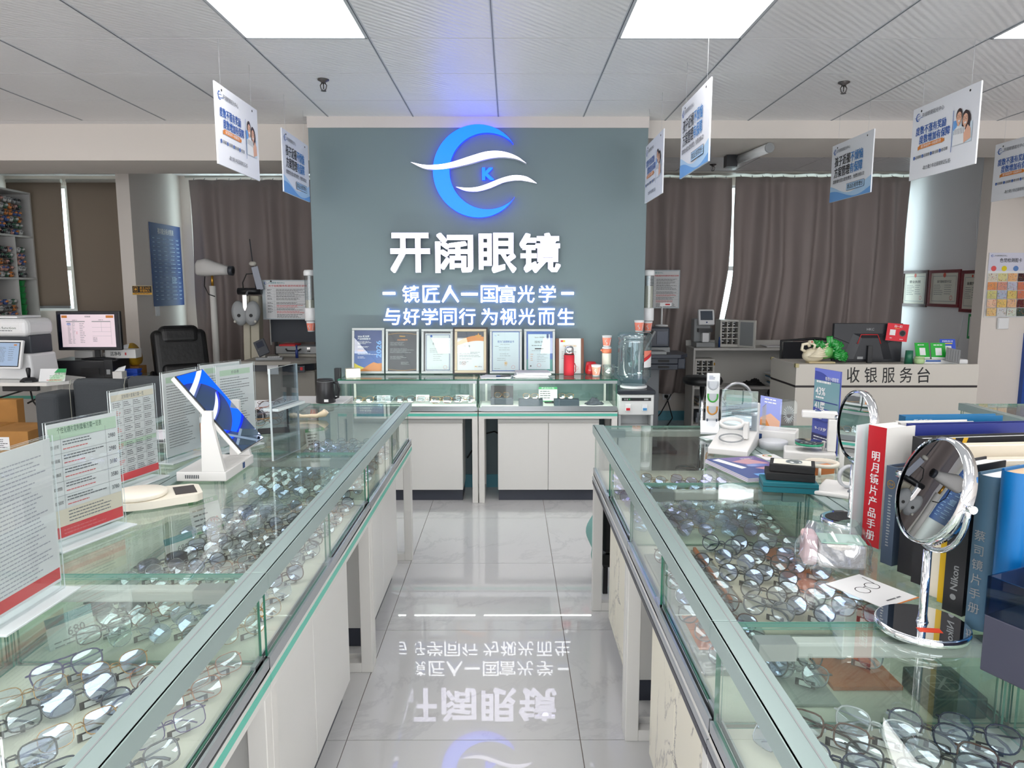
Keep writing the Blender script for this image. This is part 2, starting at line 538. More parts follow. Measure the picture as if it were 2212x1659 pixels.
# curtains
CUR = cloth('curtain_cloth', (166, 154, 151), 0.2)
CURD = cloth('blind_cloth', (160, 146, 134), 0.3)
def curtain(name, label, x0, x1, z0, z1, y, folds, edge=None, edge0=None, seed=0, amp=0.075):
    rn = random.Random(seed)
    ph = [rn.uniform(0, 6.28) for _ in range(6)]
    t = th(name, label, 'curtain', ((x0 + x1) / 2, y, z0), 0, 'grey curtains over the windows')
    xc = (x0 + x1) / 2
    def f(u, v):
        e = 0.0
        if edge: e = edge(v)
        e0 = edge0(v) if edge0 else 0.0
        x = x0 + e0 + (x1 + e - x0 - e0) * u
        a = amp * (0.35 + 0.65 * (1 - v) ** 0.6)
        ww = 2 * PI * folds * u
        yy = a * (math.sin(ww + ph[0] + 0.8 * math.sin(ww * 0.37 + ph[1]) + 0.35 * (1 - v) * math.sin(ww * 0.21 + ph[4])) + 0.35 * math.sin(2.1 * ww + ph[2]) * (1 - v) + 0.25 * math.sin(ww * 0.53 + ph[3] + 2 * (1 - v)))
        return (x - xc + 0.01 * math.sin(9 * v + ph[5] + u * 20), yy - 0.03, (z1 - z0) * v)
    g = G().grid(f, int(folds * 22), 26)
    o = pt(t, 'curtain_cloth', g, CUR)
    s = o.modifiers.new('thickness', 'SOLIDIFY'); s.thickness = 0.003
    hd = G()
    for k in range(int(folds) * 2):
        u = (k + 0.5) / (folds * 2)
        p = f(u, 1.0)
        hd.tube([(p[0], p[1], p[2] - 0.01), (p[0], 0.0, p[2] + 0.02)], 0.004, 5)
    pt(t, 'curtain_hook', hd, GREYP, kind='stuff')
    return t
curtain('curtain', 'dark grey pleated curtain left of the blue sign wall, behind the eye test unit', -3.52, -1.28, 0.16, 2.70, 8.15, 9, seed=3)
curtain('curtain', 'grey curtain beside the sign wall, swept back with a slit of light', 0.95, 2.436, 0.335, 2.725, 8.18, 6, edge=lambda v: -0.25 * max(0, (0.6 - v) / 0.6) ** 1.3, seed=5)
curtain('curtain', 'grey curtain filling the window behind the cash desk', 2.452, 4.35, 0.25, 2.725, 8.10, 8, edge0=lambda v: -0.25 * max(0, (0.6 - v) / 0.6) ** 1.3, seed=9, amp=0.08)
g = G().cyl((-3.56, 8.15, 2.738), (-1.3, 8.15, 2.738), 0.012, 8)
tag(pt(None, 'curtain_rail', g, IVORY), 'white rail above the left curtain', 'curtain rail')
g = G().box(0.95, 4.45, 7.93, 8.28, 2.75, 2.762)
tag(pt(None, 'curtain_rail', g, IVORY), 'white boxed rail above the right curtains', 'curtain rail')
# roller blinds left
def blind(x0, x1, z0, z1, label, lean=0.0):
    t = th('roller_blind', label, 'blind', ((x0 + x1) / 2, 8.2, z1)); h = z1 - z0; wd = (x1 - x0) / 2
    def f(u, v): return (-wd + 2 * wd * u + lean * (1 - v), -0.012 * math.sin(PI * v) + 0.008 * math.sin(7 * u) * (1 - v), -h * (1 - v))
    o = pt(t, 'blind_cloth', G().grid(f, 16, 16), CURD)
    o.modifiers.new('thickness', 'SOLIDIFY').thickness = 0.002
    pt(t, 'roller', G().cyl((-wd, 0.01, 0.0), (wd, 0.01, 0.0), 0.022, 12), IVORY)
    pt(t, 'bottom_bar', G().box(-wd + lean, wd + lean, -0.012, 0.012, -h - 0.02, -h + 0.01), GREYP)
    ch = G()
    for k in range(60): ch.sph((wd + 0.03, 0.0, -0.02 - k * (h * 0.8) / 60), 0.004, 6)
    pt(t, 'bead_chain', ch, WPLAS, kind='stuff')
blind(-5.56, -4.955, 1.32, 2.70, 'brown roller blind stopping short of the sill, beside the bag shelf')
blind(-4.895, -3.84, 0.75, 2.70, 'wider brown roller blind next to the white partition', 0.03)

# ================================================================ sign wall lettering
LEDW = mat('sign_face_white', (240, 240, 255), 0.4, emit=2.6, ecol=(232, 228, 255))
LEDW2 = mat('sign_face_bright', (255, 255, 255), 0.4, emit=3.4, ecol=(245, 248, 255))
LEDB = mat('sign_face_blue', (0, 120, 255), 0.4, emit=3.0, ecol=(0, 70, 255))
LEDR = mat('sign_return', (235, 235, 240), 0.4)
LEDRB = mat('sign_return_blue', (10, 60, 160), 0.4, emit=3.0, ecol=(20, 40, 255))
HALO = mat('sign_back_glow', (255, 255, 255), 0.5, emit=6.0, ecol=(120, 160, 255))
HALOW = mat('sign_back_dim', (200, 200, 220), 0.5, emit=0.5, ecol=(190, 190, 255))
def sgx(cx): return -0.224 + (780 + 0.30145 * cx - 1037) * 0.00338
def sgz(cyy): return 2.372 - (240 + 0.30145 * cyy - 371) * 0.00331

def letter(parent, ch, x, z, wdt, hgt, depth, gap, mats, fat=0.03):
    """one solid channel letter: front (0), sides (1), back (2); fattened by shifted copies"""
    if ch == '-':
        g = G().box(-wdt / 2, wdt / 2, -depth, 0, -hgt / 2, hgt / 2, 1)
        g.m[4] = 2; g.m[2] = 0; g.m[3] = 2; g.m = [1, 1, 0, 2, 1, 1]
    else:
        g = G()
        vs, fs, x0, x1, y0, y1 = glyph(ch, 0.010 if fat > 0.01 else 0.004, 1)
        kx = (wdt) / (x1 - x0 + 2 * fat); kz = hgt / (y1 - y0 + 2 * fat)
        cx = (x0 + x1) / 2; cz = (y0 + y1) / 2
        cnt = {}
        for f in fs:
            for i in range(len(f)):
                a, b = f[i], f[(i + 1) % len(f)]
                cnt[(a, b)] = cnt.get((a, b), 0) + 1
        bd = [e for e in cnt if (e[1], e[0]) not in cnt]
        offs = [(0, 0)] if fat == 0 else [(fat * a, fat * b) for a in (-1, 0, 1) for b in (-1, 0, 1)]
        for n, (ox, oz) in enumerate(offs):
            e = n * 0.00004
            F = [((v[0] + ox - cx) * kx, -depth - e, (v[1] + oz - cz) * kz) for v in vs]
            B = [(p[0], e, p[2]) for p in F]
            g._add(F, fs, 0)
            g._add(B, [f[::-1] for f in fs], 2)
            k = len(F)
            g._add(F + B, [(a, a + k, b + k, b) for a, b in bd], 1)
    return pt(parent, 'letter', g, mats, loc=(x, -gap, z))

WY = 5.46
t = th('shop_name_sign', 'large glowing white four-character shop name on the blue-grey wall', 'sign', (sgx(822), WY, sgz(1020)))
for ch, a, b in (('开', 205, 493), ('阔', 530, 805), ('眼', 845, 1118), ('镜', 1140, 1440)):
    letter(t, ch, sgx((a + b) / 2) - sgx(822), 0, sgx(b) - sgx(a), 0.292, 0.045, 0.004, [LEDW, LEDR, HALOW], 0.016)
t = th('slogan_sign', 'upper line of small backlit white characters between two dashes', 'sign', (sgx(838), WY, sgz(1322)))
for ch, c in zip('-镜匠人一国富光学-', (187, 347, 495, 635, 775, 920, 1050, 1190, 1345, 1493)):
    if ch == '-': letter(t, '-', sgx(c) - sgx(838), 0.005, 0.094, 0.02, 0.02, 0.014, [LEDW2, LEDR, HALO])
    elif ch == '一': letter(t, '-', sgx(c) - sgx(838), 0.0, 0.124, 0.02, 0.02, 0.014, [LEDW2, LEDR, HALO])
    else: letter(t, ch, sgx(c) - sgx(838), 0, 0.128, 0.127, 0.02, 0.014, [LEDW2, LEDR, HALO], 0.004)
t = th('slogan_sign', 'lower line of ten small backlit white characters just above the certificates', 'sign', (sgx(838), WY, sgz(1490)))
for ch, c in zip('与好学同行为视光而生', (203, 347, 483, 618, 757, 920, 1060, 1195, 1340, 1483)):
    letter(t, ch, sgx(c) - sgx(838), 0, 0.124, 0.124, 0.02, 0.014, [LEDW2, LEDR, HALO], 0.004)

t = th('logo_sign', 'glowing blue crescent logo with two white waves and a small blue K', 'sign', (-0.224, WY, 2.372))
def solid(parent, name, pts, depth, gap, mats):
    g = G(); n = len(pts)
    F = [(x, -depth, z) for x, z in pts]; B = [(x, 0, z) for x, z in pts]
    g._add(F, [tuple(range(n))[::-1]], 0); g._add(B, [tuple(range(n))], 2)
    g._add(F + B, [(i, (i + 1) % n, n + (i + 1) % n, n + i) for i in range(n)], 1)
    return pt(parent, name, g, mats, loc=(0, -gap, 0))
KX, KZ = 0.00338, 0.00331
a1, a2 = math.atan2(58, 73), math.atan2(-56.5, 79) + 2 * PI
outer = []; inner = []
N = 56
for i in range(N + 1):
    u = i / N; a = a1 + (a2 - a1) * u
    e = min(u, 1 - u); rr = 99.5 - 6 * max(0, 1 - e / 0.22) ** 2
    outer.append((rr * math.cos(a), rr * math.sin(a)))
b1 = math.atan2(58, 73 - 17.6); b2 = math.atan2(-56.5, 79 - 17.6) + 2 * PI
for i in range(1, N):
    a = b2 + (b1 - b2) * i / N
    inner.append((17.6 + 81.6 * math.cos(a), 81.6 * math.sin(a)))
# built as quads between the two arcs
g = G(); n = N + 1
ii = [outer[-1]] + inner + [outer[0]]; ii = ii[::-1]
F = [(x * KX, -0.05, z * KZ) for x, z in outer + ii]; B = [(p[0], 0, p[2]) for p in F]
g._add(F, [(k, k + 1, n + k + 1, n + k) for k in range(N)], 0)
g._add(B, [(k, n + k, n + k + 1, k + 1) for k in range(N)], 2)
g._add(F + B, [(k, k + 1, 2 * n + k + 1, 2 * n + k) for k in range(N)] + [(n + k, 3 * n + k, 3 * n + k + 1, n + k + 1) for k in range(N)], 1)
pt(t, 'crescent', g, [LEDB, LEDRB, LEDRB], loc=(0, -0.006, 0))
def smooth_poly(up, lo, k=5):
    def cr(P):
        o = []
        for i in range(len(P) - 1):
            p0, p1, p2, p3 = P[max(i - 1, 0)], P[i], P[i + 1], P[min(i + 2, len(P) - 1)]
            for j in range(k):
                s = j / k
                o.append(tuple(0.5 * (2 * p1[c] + (p2[c] - p0[c]) * s + (2 * p0[c] - 5 * p1[c] + 4 * p2[c] - p3[c]) * s * s + (3 * p1[c] - p0[c] - 3 * p2[c] + p3[c]) * s ** 3) for c in (0, 1)))
        o.append(P[-1]); return o
    return cr(up), cr(lo)
def wave(name, up, lo, dep):
    U, L = smooth_poly([(sgx(a) + 0.224, sgz(b) - 2.372) for a, b in up], [(sgx(a) + 0.224, sgz(b) - 2.372) for a, b in lo])
    n = min(len(U), len(L)); 
    def rs(P, m): return [P[int(round(i * (len(P) - 1) / (m - 1)))] for i in range(m)]
    U = rs(U, n); L = rs(L, n)
    g = G(); F = [(x, -dep, z) for x, z in U + L]; B = [(x, -0.0, z) for x, z in U + L]
    g._add(F, [(k, n + k, n + k + 1, k + 1) for k in range(n - 1)], 0)
    g._add(B, [(k, k + 1, n + k + 1, n + k) for k in range(n - 1)], 2)
    g._add(F + B, [(k, k + 1, 2 * n + k + 1, 2 * n + k) for k in range(n - 1)] + [(n + k, 3 * n + k, 3 * n + k + 1, n + k + 1) for k in range(n - 1)], 1)
    pt(t, name, g, [LEDW, LEDR, LEDR], loc=(0, -0.006, 0))
wave('upper_wave', [(365, 370), (450, 388), (525, 390), (640, 375), (800, 325), (900, 297), (985, 292), (1060, 305), (1130, 335), (1190, 380)],
     [(365, 370), (450, 412), (525, 423), (620, 417), (760, 388), (900, 350), (985, 337), (1060, 338), (1130, 352), (1190, 380)], 0.056)
wave('lower_wave', [(683, 543), (760, 550), (830, 545), (900, 525), (1000, 485), (1080, 463), (1140, 461), (1200, 475), (1265, 518)],
     [(683, 543), (740, 568), (800, 577), (860, 572), (940, 548), (1020, 514), (1090, 499), (1160, 498), (1265, 518)], 0.04)
letter(t, 'K', sgx(915) + 0.224, sgz(450) - 2.372, 0.088, 0.09, 0.03, 0.006, [LEDB, LEDRB, LEDRB], 0.03)

# ================================================================ showcases
MARB = marble('marble_door', (236, 230, 212), (116, 110, 108), 2.4, 0.3, 0.02)
def led_tube(t, x0, x1, y, z, lit=None, axis='x'):
    g = G()
    if axis == 'x': g.box(x0, x1, y - 0.012, y + 0.012, z - 0.018, z)
    else: g.box(y - 0.012, y + 0.012, x0, x1, z - 0.018, z)
    o = pt(t, 'light_tube', g, lit or mat('tube_off', (206, 210, 208), 0.3), 0.004)
    return o
def case(label, loc, rz, Lc, D, style, cabs, group, lit=False, back_open=False, panes=2, name='display_case'):
    t = th(name, label, 'display case', loc, rz, group)
    zt, zb = 0.895, 0.69
    pt(t, 'glass_top', G().box(0.002, Lc - 0.002, 0.0, D, zt - 0.008, zt, 0, 1, 2), [GLASS, GEDGE if lit else GEDGEL])
    if not lit:
        g = G().box(0.0, Lc, -0.004, 0.046, zt, zt + 0.004); g.box(0, Lc, -0.006, 0.0, zt - 0.035, zt + 0.004); g.box(0, Lc, 0.03, 0.033, zt + 0.004, zt + 0.0048, 1)
        pt(t, 'top_rail', g, [ALUG, GREYP], 0.001, seg=1)
        g = G().box(0.0, Lc, D - 0.03, D + 0.004, zt, zt + 0.004); g.box(0, Lc, D, D + 0.004, zt - 0.03, zt)
        pt(t, 'back_rail', g, ALUG)
    else:
        pt(t, 'top_rail', G().box(0.006, Lc - 0.006, 0.004, 0.022, zt - 0.03, zt - 0.009), ALU)
    for k in range(panes):
        a = 0.006 + (Lc - 0.012) * k / panes - (0.02 if k else 0); b = 0.006 + (Lc - 0.012) * (k + 1) / panes
        yy = 0.006 + 0.009 * (k % 2)
        pt(t, 'front_pane', G().box(a, b, yy, yy + 0.005, zb + 0.004, zt - 0.009, 0, 1, 1), [GLASS, GEDGE])
        pt(t, 'pane_shoe', G().box(b - 0.05, b, yy - 0.003, yy + 0.008, zb - 0.008, zb + 0.012), ALU)
    for xx in (0.004, Lc - 0.009):
        pt(t, 'end_pane', G().box(xx, xx + 0.005, 0.02, D - 0.01, zb - 0.01, zt - 0.009, 0, 1, 0), [GLASS, GEDGE if lit else GEDGEL])
    pt(t, 'back_pane', G().box(0.01, Lc - 0.01, D - 0.009, D - 0.004, zb - 0.01, zt - 0.009, 0, 1, 1), [GLASS, GEDGEL])
    g = G().box(0.002, Lc - 0.002, 0.0, 0.006, zb - 0.026, zb + 0.004); g.box(0.002, Lc - 0.002, 0.012, 0.014, zb - 0.02, zb + 0.004); g.box(0.002, Lc - 0.002, 0.022, 0.026, zb - 0.026, zb + 0.004)
    g.box(0.002, Lc - 0.002, 0.0, 0.026, zb - 0.026, zb - 0.02)
    pt(t, 'sliding_track', g, ALU)
    pt(t, 'tray', G().box(0.01, Lc - 0.01, 0.03, D - 0.012, zb - 0.02, zb - 0.008), TRAYW if not lit else mat('lit_tray_white', (246, 246, 240), 0.5))
    fr = G().box(0, Lc, 0, 0.03, 0.615, zb - 0.027); fr.box(0, Lc, D - 0.03, D, 0.615, zb - 0.021)
    fr.box(0, 0.03, 0.03, D - 0.03, 0.615, zb - 0.021); fr.box(Lc - 0.03, Lc, 0.03, D - 0.03, 0.615, zb - 0.021)
    pt(t, 'base_frame', fr, STEELW)
    if style == 'teal':
        pt(t, 'stripe', G().box(0, Lc, -0.0015, 0, 0.633, 0.652), TEAL)
    else:
        pt(t, 'stripe', G().box(0, Lc, -0.003, 0, 0.618, 0.634), DSTR)
        pt(t, 'stripe', G().box(0, Lc, -0.004, 0, 0.640, 0.652), ALU)
    for xx in (0.0, Lc - 0.04):
        g = G().box(xx, xx + 0.04, 0, 0.045, 0.0, 0.615); g.box(xx, xx + 0.04, D - 0.045, D, 0, 0.615)
        g.box(xx, xx + 0.04, 0.045, D - 0.045, 0, 0.04)
        pt(t, 'leg_frame', g, STEELW, 0.002, seg=1)
    dm = LAC if style != 'marble' else MARB
    for (a, b, seam) in cabs:
        pt(t, 'cabinet_body', G().box(a, b, 0.062, D - 0.06, 0.085, 0.60), LAC)
        pt(t, 'plinth', G().box(a + 0.005, b - 0.005, 0.075, D - 0.07, 0, 0.085), PLINTH)
        for p, q in ((a, seam), (seam, b)):
            if q - p > 0.03:
                pt(t, 'cabinet_door', G().box(p + 0.0015, q - 0.0015, 0.044, 0.061, 0.085, 0.575), dm, 0.0015, seg=1)
    if lit:
        led_tube(t, 0.03, Lc - 0.03, 0.035, zt - 0.012, mat('tube_lit', (255, 255, 255), 0.4, emit=TUBE_E, ecol=(244, 255, 246)))
        pt(t, 'corner_post', G().box(Lc - 0.05, Lc - 0.035, D - 0.03, D - 0.015, zb - 0.008, zt - 0.01), STEELW)
        pt(t, 'corner_post', G().box(0.035, 0.05, D - 0.03, D - 0.015, zb - 0.008, zt - 0.01), STEELW)
        pt(t, 'drawer_front', G().box(0.02, Lc - 0.02, -0.004, 0, zb - 0.022, zb + 0.016), ALU)
    return t
# left run: local x = +Y from y0, local y = -X
XL = -0.553
gl = 'glass display cases left of the aisle'
case('nearest glass case on the left of the aisle, teal stripe', (XL, 0.345, 0), 90, 1.215, 0.585, 'teal', [(0.12, 0.93, 0.52)], gl)
led_tube
case('middle glass case on the left of the aisle, full of round wire glasses', (XL, 1.562, 0), 90, 1.205, 0.585, 'teal', [(0.05, 0.965, 0.507)], gl)
case('farthest glass case on the left, meeting the kettle table', (XL, 2.769, 0), 90, 1.20, 0.585, 'teal', [(0.17, 0.90, 0.49)], gl)
case('nearest case of the outer left row, behind the price stands', (-1.735, 1.56, 0), -90, 1.215, 0.585, 'teal', [(0.12, 0.93, 0.52)], gl)
case('outer left case holding the pen box and keyboard', (-1.735, 2.767, 0), -90, 1.205, 0.585, 'teal', [(0.12, 0.93, 0.52)], gl)
case('farthest case of the outer left row, with the white binder', (-1.735, 3.969, 0), -90, 1.20, 0.585, 'teal', [(0.17, 0.90, 0.49)], gl)
# right run: local x = -Y from y1, local y = +X
XR = 0.392
grr = 'glass display cases right of the aisle'
case('nearest glass case on the right of the aisle, over marble doors', (XR, 1.318, 0), -90, 1.0, 0.575, 'marble', [(0.14, 0.93, 0.5)], grr)
case('middle glass case on the right with orange boards inside', (XR, 2.321, 0), -90, 1.0, 0.575, 'marble', [(0.225, 0.93, 0.535)], grr)
case('farthest glass case on the right with a dark empty far half', (XR, 3.323, 0), -90, 1.0, 0.575, 'marble', [(0.29, 0.80, 0.5)], grr)
case('nearest case of the outer right row under the blue books', (1.555, 0.318, 0), 90, 1.0, 0.575, 'marble', [(0.1, 0.9, 0.5)], grr)
case('middle case of the outer right row under the catalogue books', (1.555, 1.321, 0), 90, 1.0, 0.575, 'marble', [(0.1, 0.9, 0.5)], grr)
case('farthest case of the outer right row, below the tall blue acrylic sign', (1.555, 2.323, 0), 90, 1.0, 0.575, 'marble', [(0.1, 0.9, 0.5)], grr)
case('separate glass case at the right edge of the photo in front of the cash desk', (2.50, 3.96, 0), -90, 1.25, 0.55, 'teal', [(0.1, 1.1, 0.6)], grr)
# back counters, lit
gb = 'lit counter cases under the sign wall'
case('left half of the lit counter, holding spectacles', (-1.215, 5.03, 0), 0, 0.985, 0.405, 'teal', [(0.06, 0.875, 0.47)], gb, lit=True, panes=1)
case('right half of the lit counter, holding dark cases and a grey cloth', (-0.223, 5.03, 0), 0, 0.982, 0.405, 'teal', [(0.135, 0.86, 0.497)], gb, lit=True, panes=1)
# light tubes inside the aisle cases
for nm, x0, x1, ys in (('left', -1.12, -0.62, (1.52, 2.72, 3.92)), ('right', 0.46, 0.95, (1.275, 2.278, 3.28))):
    for k, y in enumerate(ys):
        t = th('light_bar', 'unlit aluminium light bar under the glass top, %s aisle side, %s case' % (nm, ('nearest', 'middle', 'farthest')[k]), 'light bar', (x0, y, 0.883))
        pt(t, 'tube', G().box(0.07, x1 - x0 - 0.07, -0.016, 0.016, -0.03, 0), mat('tube_off', (206, 210, 208), 0.3), 0.005)
        g = G().box(0, 0.07, -0.019, 0.019, -0.033, 0.0); g.box(x1 - x0 - 0.07, x1 - x0, -0.019, 0.019, -0.033, 0.0)
        pt(t, 'end_bracket', g, ALU)
# ================================================================ eyeglasses
def outline(kind, w, h, n=22):
    """lens outline, centre 0,0"""
    P = []
    for i in range(n):
        a = 2 * PI * i / n
        c, s_ = math.cos(a), math.sin(a)
        if kind == 'round': e = 2.0
        elif kind == 'square': e = 3.6
        elif kind == 'boston': e = 2.5
        else: e = 2.8
        r = (abs(c) ** e + abs(s_) ** e) ** (-1 / e)
        x, y = r * c * w / 2, r * s_ * h / 2
        if kind == 'boston': x *= 1 + 0.10 * s_
        if kind == 'aviator':
            x *= 1 + 0.12 * s_; y *= 1.0
        P.append((x, y))
    return P
_gm = {}
HOLD = {}
def glass_meshes(kind, thick, col, lensm):
    k = (kind, thick, col, lensm)
    if k in _gm: return _gm[k]
    fm = _m[col]; lm = _m[lensm]
    w, h = {'round': (0.049, 0.046), 'square': (0.053, 0.039), 'boston': (0.050, 0.044), 'aviator': (0.056, 0.047)}[kind]
    r = {0: 0.0010, 1: 0.0017, 2: 0.0026}[thick]
    dx = w / 2 + 0.009
    tilt = R(31)         # the front leans back, facing up and outwards
    M = Matrix.Rotation(-tilt, 4, 'X')
    zc = h / 2 + r + 0.004
    fr = G(); fr.T = M
    for s_ in (-1, 1):
        P = [(s_ * dx + x * (1 if s_ > 0 else -1), 0.0004 * 0, y + zc) for x, y in outline(kind, w, h)]
        fr.tube(P, r, 5, closed=True, flat=1.0)
    yb = zc + h * 0.16
    fr.tube([(-0.0105, 0, yb - 0.004), (-0.005, -0.002, yb + 0.002), (0.005, -0.002, yb + 0.002), (0.0105, 0, yb - 0.004)], r * 1.05, 5)
    xe = dx + w / 2
    for s_ in (-1, 1):
        fr.tube([(s_ * (xe - 0.003), 0, zc + h * 0.24), (s_ * (xe + 0.004), 0.001, zc + h * 0.26), (s_ * (xe + 0.005), 0.007, zc + h * 0.26)], r * 1.2, 5)
    if kind == 'aviator':
        fr.tube([(-dx * 0.6, 0, zc + h * 0.5), (0, -0.002, zc + h * 0.47), (dx * 0.6, 0, zc + h * 0.5)], r, 5)
    frame = fr.mesh('frame', [fm])
    ln = []
    for s_ in (-1, 1):
        g = G(); g.T = M
        P = outline(kind, w, h, 16)
        c = (s_ * dx, -0.0016, zc)
        vs = [c] + [(s_ * dx + x * 0.6, -0.001, zc + y * 0.6) for x, y in P] + [(s_ * dx + x, 0, zc + y) for x, y in P]
        n = len(P)
        g._add(vs, [(0, 1 + i, 1 + (i + 1) % n) for i in range(n)] + [(1 + i, 1 + n + i, 1 + n + (i + 1) % n, 1 + (i + 1) % n) for i in range(n)], 0, True)
        ln.append(g.mesh('lens', [lm]))
    tp = []
    for s_ in (-1, 1):
        g = G(); g.T = M
        z0 = zc + h * 0.26
        yo = 0.010 if s_ < 0 else 0.014
        g.tube([(s_ * (xe + 0.005), 0.007, z0), (s_ * (xe - 0.004), yo + 0.002, z0 - 0.001), (s_ * xe * 0.2, yo + 0.004, z0 - 0.006), (-s_ * xe * 0.45, yo + 0.005, z0 - 0.010),
                (-s_ * xe * 0.68, yo + 0.005, z0 - 0.018), (-s_ * xe * 0.80, yo + 0.001, max(z0 - 0.030, 0.011))], [r, r, r, r * 1.2, r * 1.7, r * 1.6], 5)
        tp.append(g.mesh('temple', [fm if thick else _m['temple_tip_dark'] if 0 else fm]))
    pd = G(); pd.T = M
    for s_ in (-1, 1):
        pd.sph((s_ * 0.006, 0.004, zc - 0.002), 0.0034, 6, sc=(0.5, 0.5, 1.3))
    pads = pd.mesh('nose_pads', [_m['nose_pad']])
    tg = G().box(-0.004, 0.036, 0.012, 0.0135, -0.0045, 0.010)
    tg.box(0.004, 0.028, 0.0108, 0.0119, -0.0025, 0.0075, 1)
    tagm = tg.mesh('price_tag', [_m['tag_dark'], PAPER])
    _gm[k] = (frame, ln, tp, pads, tagm)
    return _gm[k]

mat('gunmetal', (128, 128, 136), 0.25, 0.9); mat('silver', (190, 192, 198), 0.2, 1.0); mat('gold_wire', (196, 150, 96), 0.22, 1.0)
mat('black_frame', (20, 20, 24), 0.22, coat=0.4); mat('rose_wire', (186, 130, 108), 0.25, 0.9); mat('brown_frame', (92, 58, 42), 0.25, coat=0.4)
mat('navy_frame', (28, 36, 66), 0.25, coat=0.4); mat('clear_frame', (196, 200, 204), 0.15, coat=0.5); mat('purple_frame', (96, 78, 132), 0.3)
mat('nose_pad', (214, 220, 222), 0.2); mat('tag_dark', (58, 54, 54), 0.5)
clear('lens_clear', (238, 243, 248), 1.55, (232, 238, 255), 0.13)
clear('lens_blue', (232, 238, 250), 1.6, (200, 212, 255), 0.24)
clear('lens_violet', (228, 226, 246), 1.6, (204, 192, 250), 0.22)
clear('lens_dark', (70, 74, 86), 1.5, (200, 210, 255), 0.05)
CN = {'gunmetal': 'gunmetal', 'silver': 'silver', 'gold_wire': 'gold wire', 'black_frame': 'black', 'rose_wire': 'rose gold', 'brown_frame': 'brown', 'navy_frame': 'navy', 'clear_frame': 'clear', 'purple_frame': 'purple'}
KN = {'round': 'round', 'square': 'square', 'boston': 'panto', 'aviator': 'aviator'}
def spectacles(x, y, z, rz, kind, thick, col, lensm, where, group, full=2, lay=None, sc=1.0):
    """full 2: lens x2, temple x2, pads, tag; 1: frame, lenses, temples"""
    fr, ln, tp, pads, tagm = glass_meshes(kind, thick, col, lensm)
    nm = '%s %s glasses, %s' % (CN[col], KN[kind], where)
    t = th('eyeglasses', nm, 'glasses', (x, y, z), rz, group)
    t.scale = (sc, sc, sc)
    if lay: t.rotation_euler = (R(lay), 0, R(rz))
    for m_, n_ in [(fr, 'frame'), (ln[0], 'lens'), (ln[1], 'lens'), (tp[0], 'temple'), (tp[1], 'temple')]:
        pt(t, n_, m_, None)
    if full > 1:
        pt(t, 'nose_pads', pads, None); pt(t, 'price_tag', tagm, None)
    return t

def glass_rows(case_name, group, rows, wires, kinds, lens, full, rz, z=0.6895, thick=0, zs=None, sc=1.0, seed=1, far='aisle', jit=0.008):
    """rows: (y, x list)"""
    rn = random.Random(seed)
    for r_, (y, xs_) in enumerate(rows):
        n = len(xs_)
        for i, x in enumerate(xs_):
            col = rn.choice(wires); kind = rn.choice(kinds)
            if -1.2 < x < -1.02 and sum(((x - a_) ** 2 + (y - b_) ** 2) < 0.0081 for a_, b_ in ((-1.065, 2.47), (-1.03, 3.78), (-1.06, 1.66), (-1.05, 2.22), (-1.03, 2.07), (-1.03, 1.79))): continue
            tk = thick if isinstance(thick, int) else rn.choice(thick)
            if col in ('black_frame', 'brown_frame', 'navy_frame', 'clear_frame'): tk = max(tk, 1)
            x = min(max(x, -1.045), -0.636) if x < 0 else min(max(x, 0.472), 0.872 if sc < 1.1 else 0.86)
            place = '%s row, %s from the aisle, %s' % (ordn(r_), ordn(i), case_name)
            spectacles(x + rn.uniform(-jit, jit), y + rn.uniform(-jit, jit), zs(x, y) if zs else z, rz + rn.uniform(-7, 7), kind, tk, col, rn.choice(lens), place, group, full, lay=rn.uniform(-7, 5), sc=sc * rn.uniform(0.97, 1.04))

def fr_(a, b, n): return [a + (b - a) * i / max(1, n - 1) for i in range(n)]
wr = ['gunmetal', 'gunmetal', 'silver', 'gold_wire', 'rose_wire', 'silver']
# left middle case, from its near end; widths run obliquely
rows = []
for k in range(3): rows.append((1.65 + 0.1 * k, fr_(-0.64, -1.06, 6)))
for k in range(5): rows.append((1.98 + 0.098 * k, fr_(-0.64 - 0.02 * (k % 2), -1.05, 6)))
rows.append((2.47, fr_(-0.64, -1.0, 6))); rows.append((2.57, fr_(-0.64, -1.0, 6))); rows.append((2.67, fr_(-0.64, -1.0, 6)))
glass_rows('left middle case', 'glasses in the left middle case', rows, wr + ['black_frame', 'brown_frame'], ['round', 'round', 'boston', 'square'], ['lens_clear', 'lens_clear', 'lens_blue'], 2, 46, seed=3)
# left far case
rows = [(2.85 + 0.102 * k, fr_(-0.64, -1.04 + (0.05 if k > 5 else 0), 6)) for k in range(10)]
glass_rows('left far case', 'glasses in the left far case', rows, wr, ['round', 'boston', 'square'], ['lens_blue', 'lens_clear'], 1, 52, seed=5)
# left near case, sparse, larger frames
rows = [(1.03, [-0.64, -0.76]), (1.155, [-0.64, -0.74, -0.86, -0.99]), (1.26, [-0.645, -0.80, -0.95]), (1.37, [-0.64, -0.75, -0.86, -0.98]), (1.462, [-0.645, -0.745, -0.845, -0.945])]
glass_rows('left nearest case', 'glasses in the left nearest case', rows, ['navy_frame', 'gunmetal', 'gold_wire', 'black_frame', 'rose_wire', 'purple_frame'], ['square', 'aviator', 'boston'], ['lens_clear', 'lens_clear', 'lens_blue'], 2, 47, thick=[0, 0, 1], sc=1.08, seed=12)
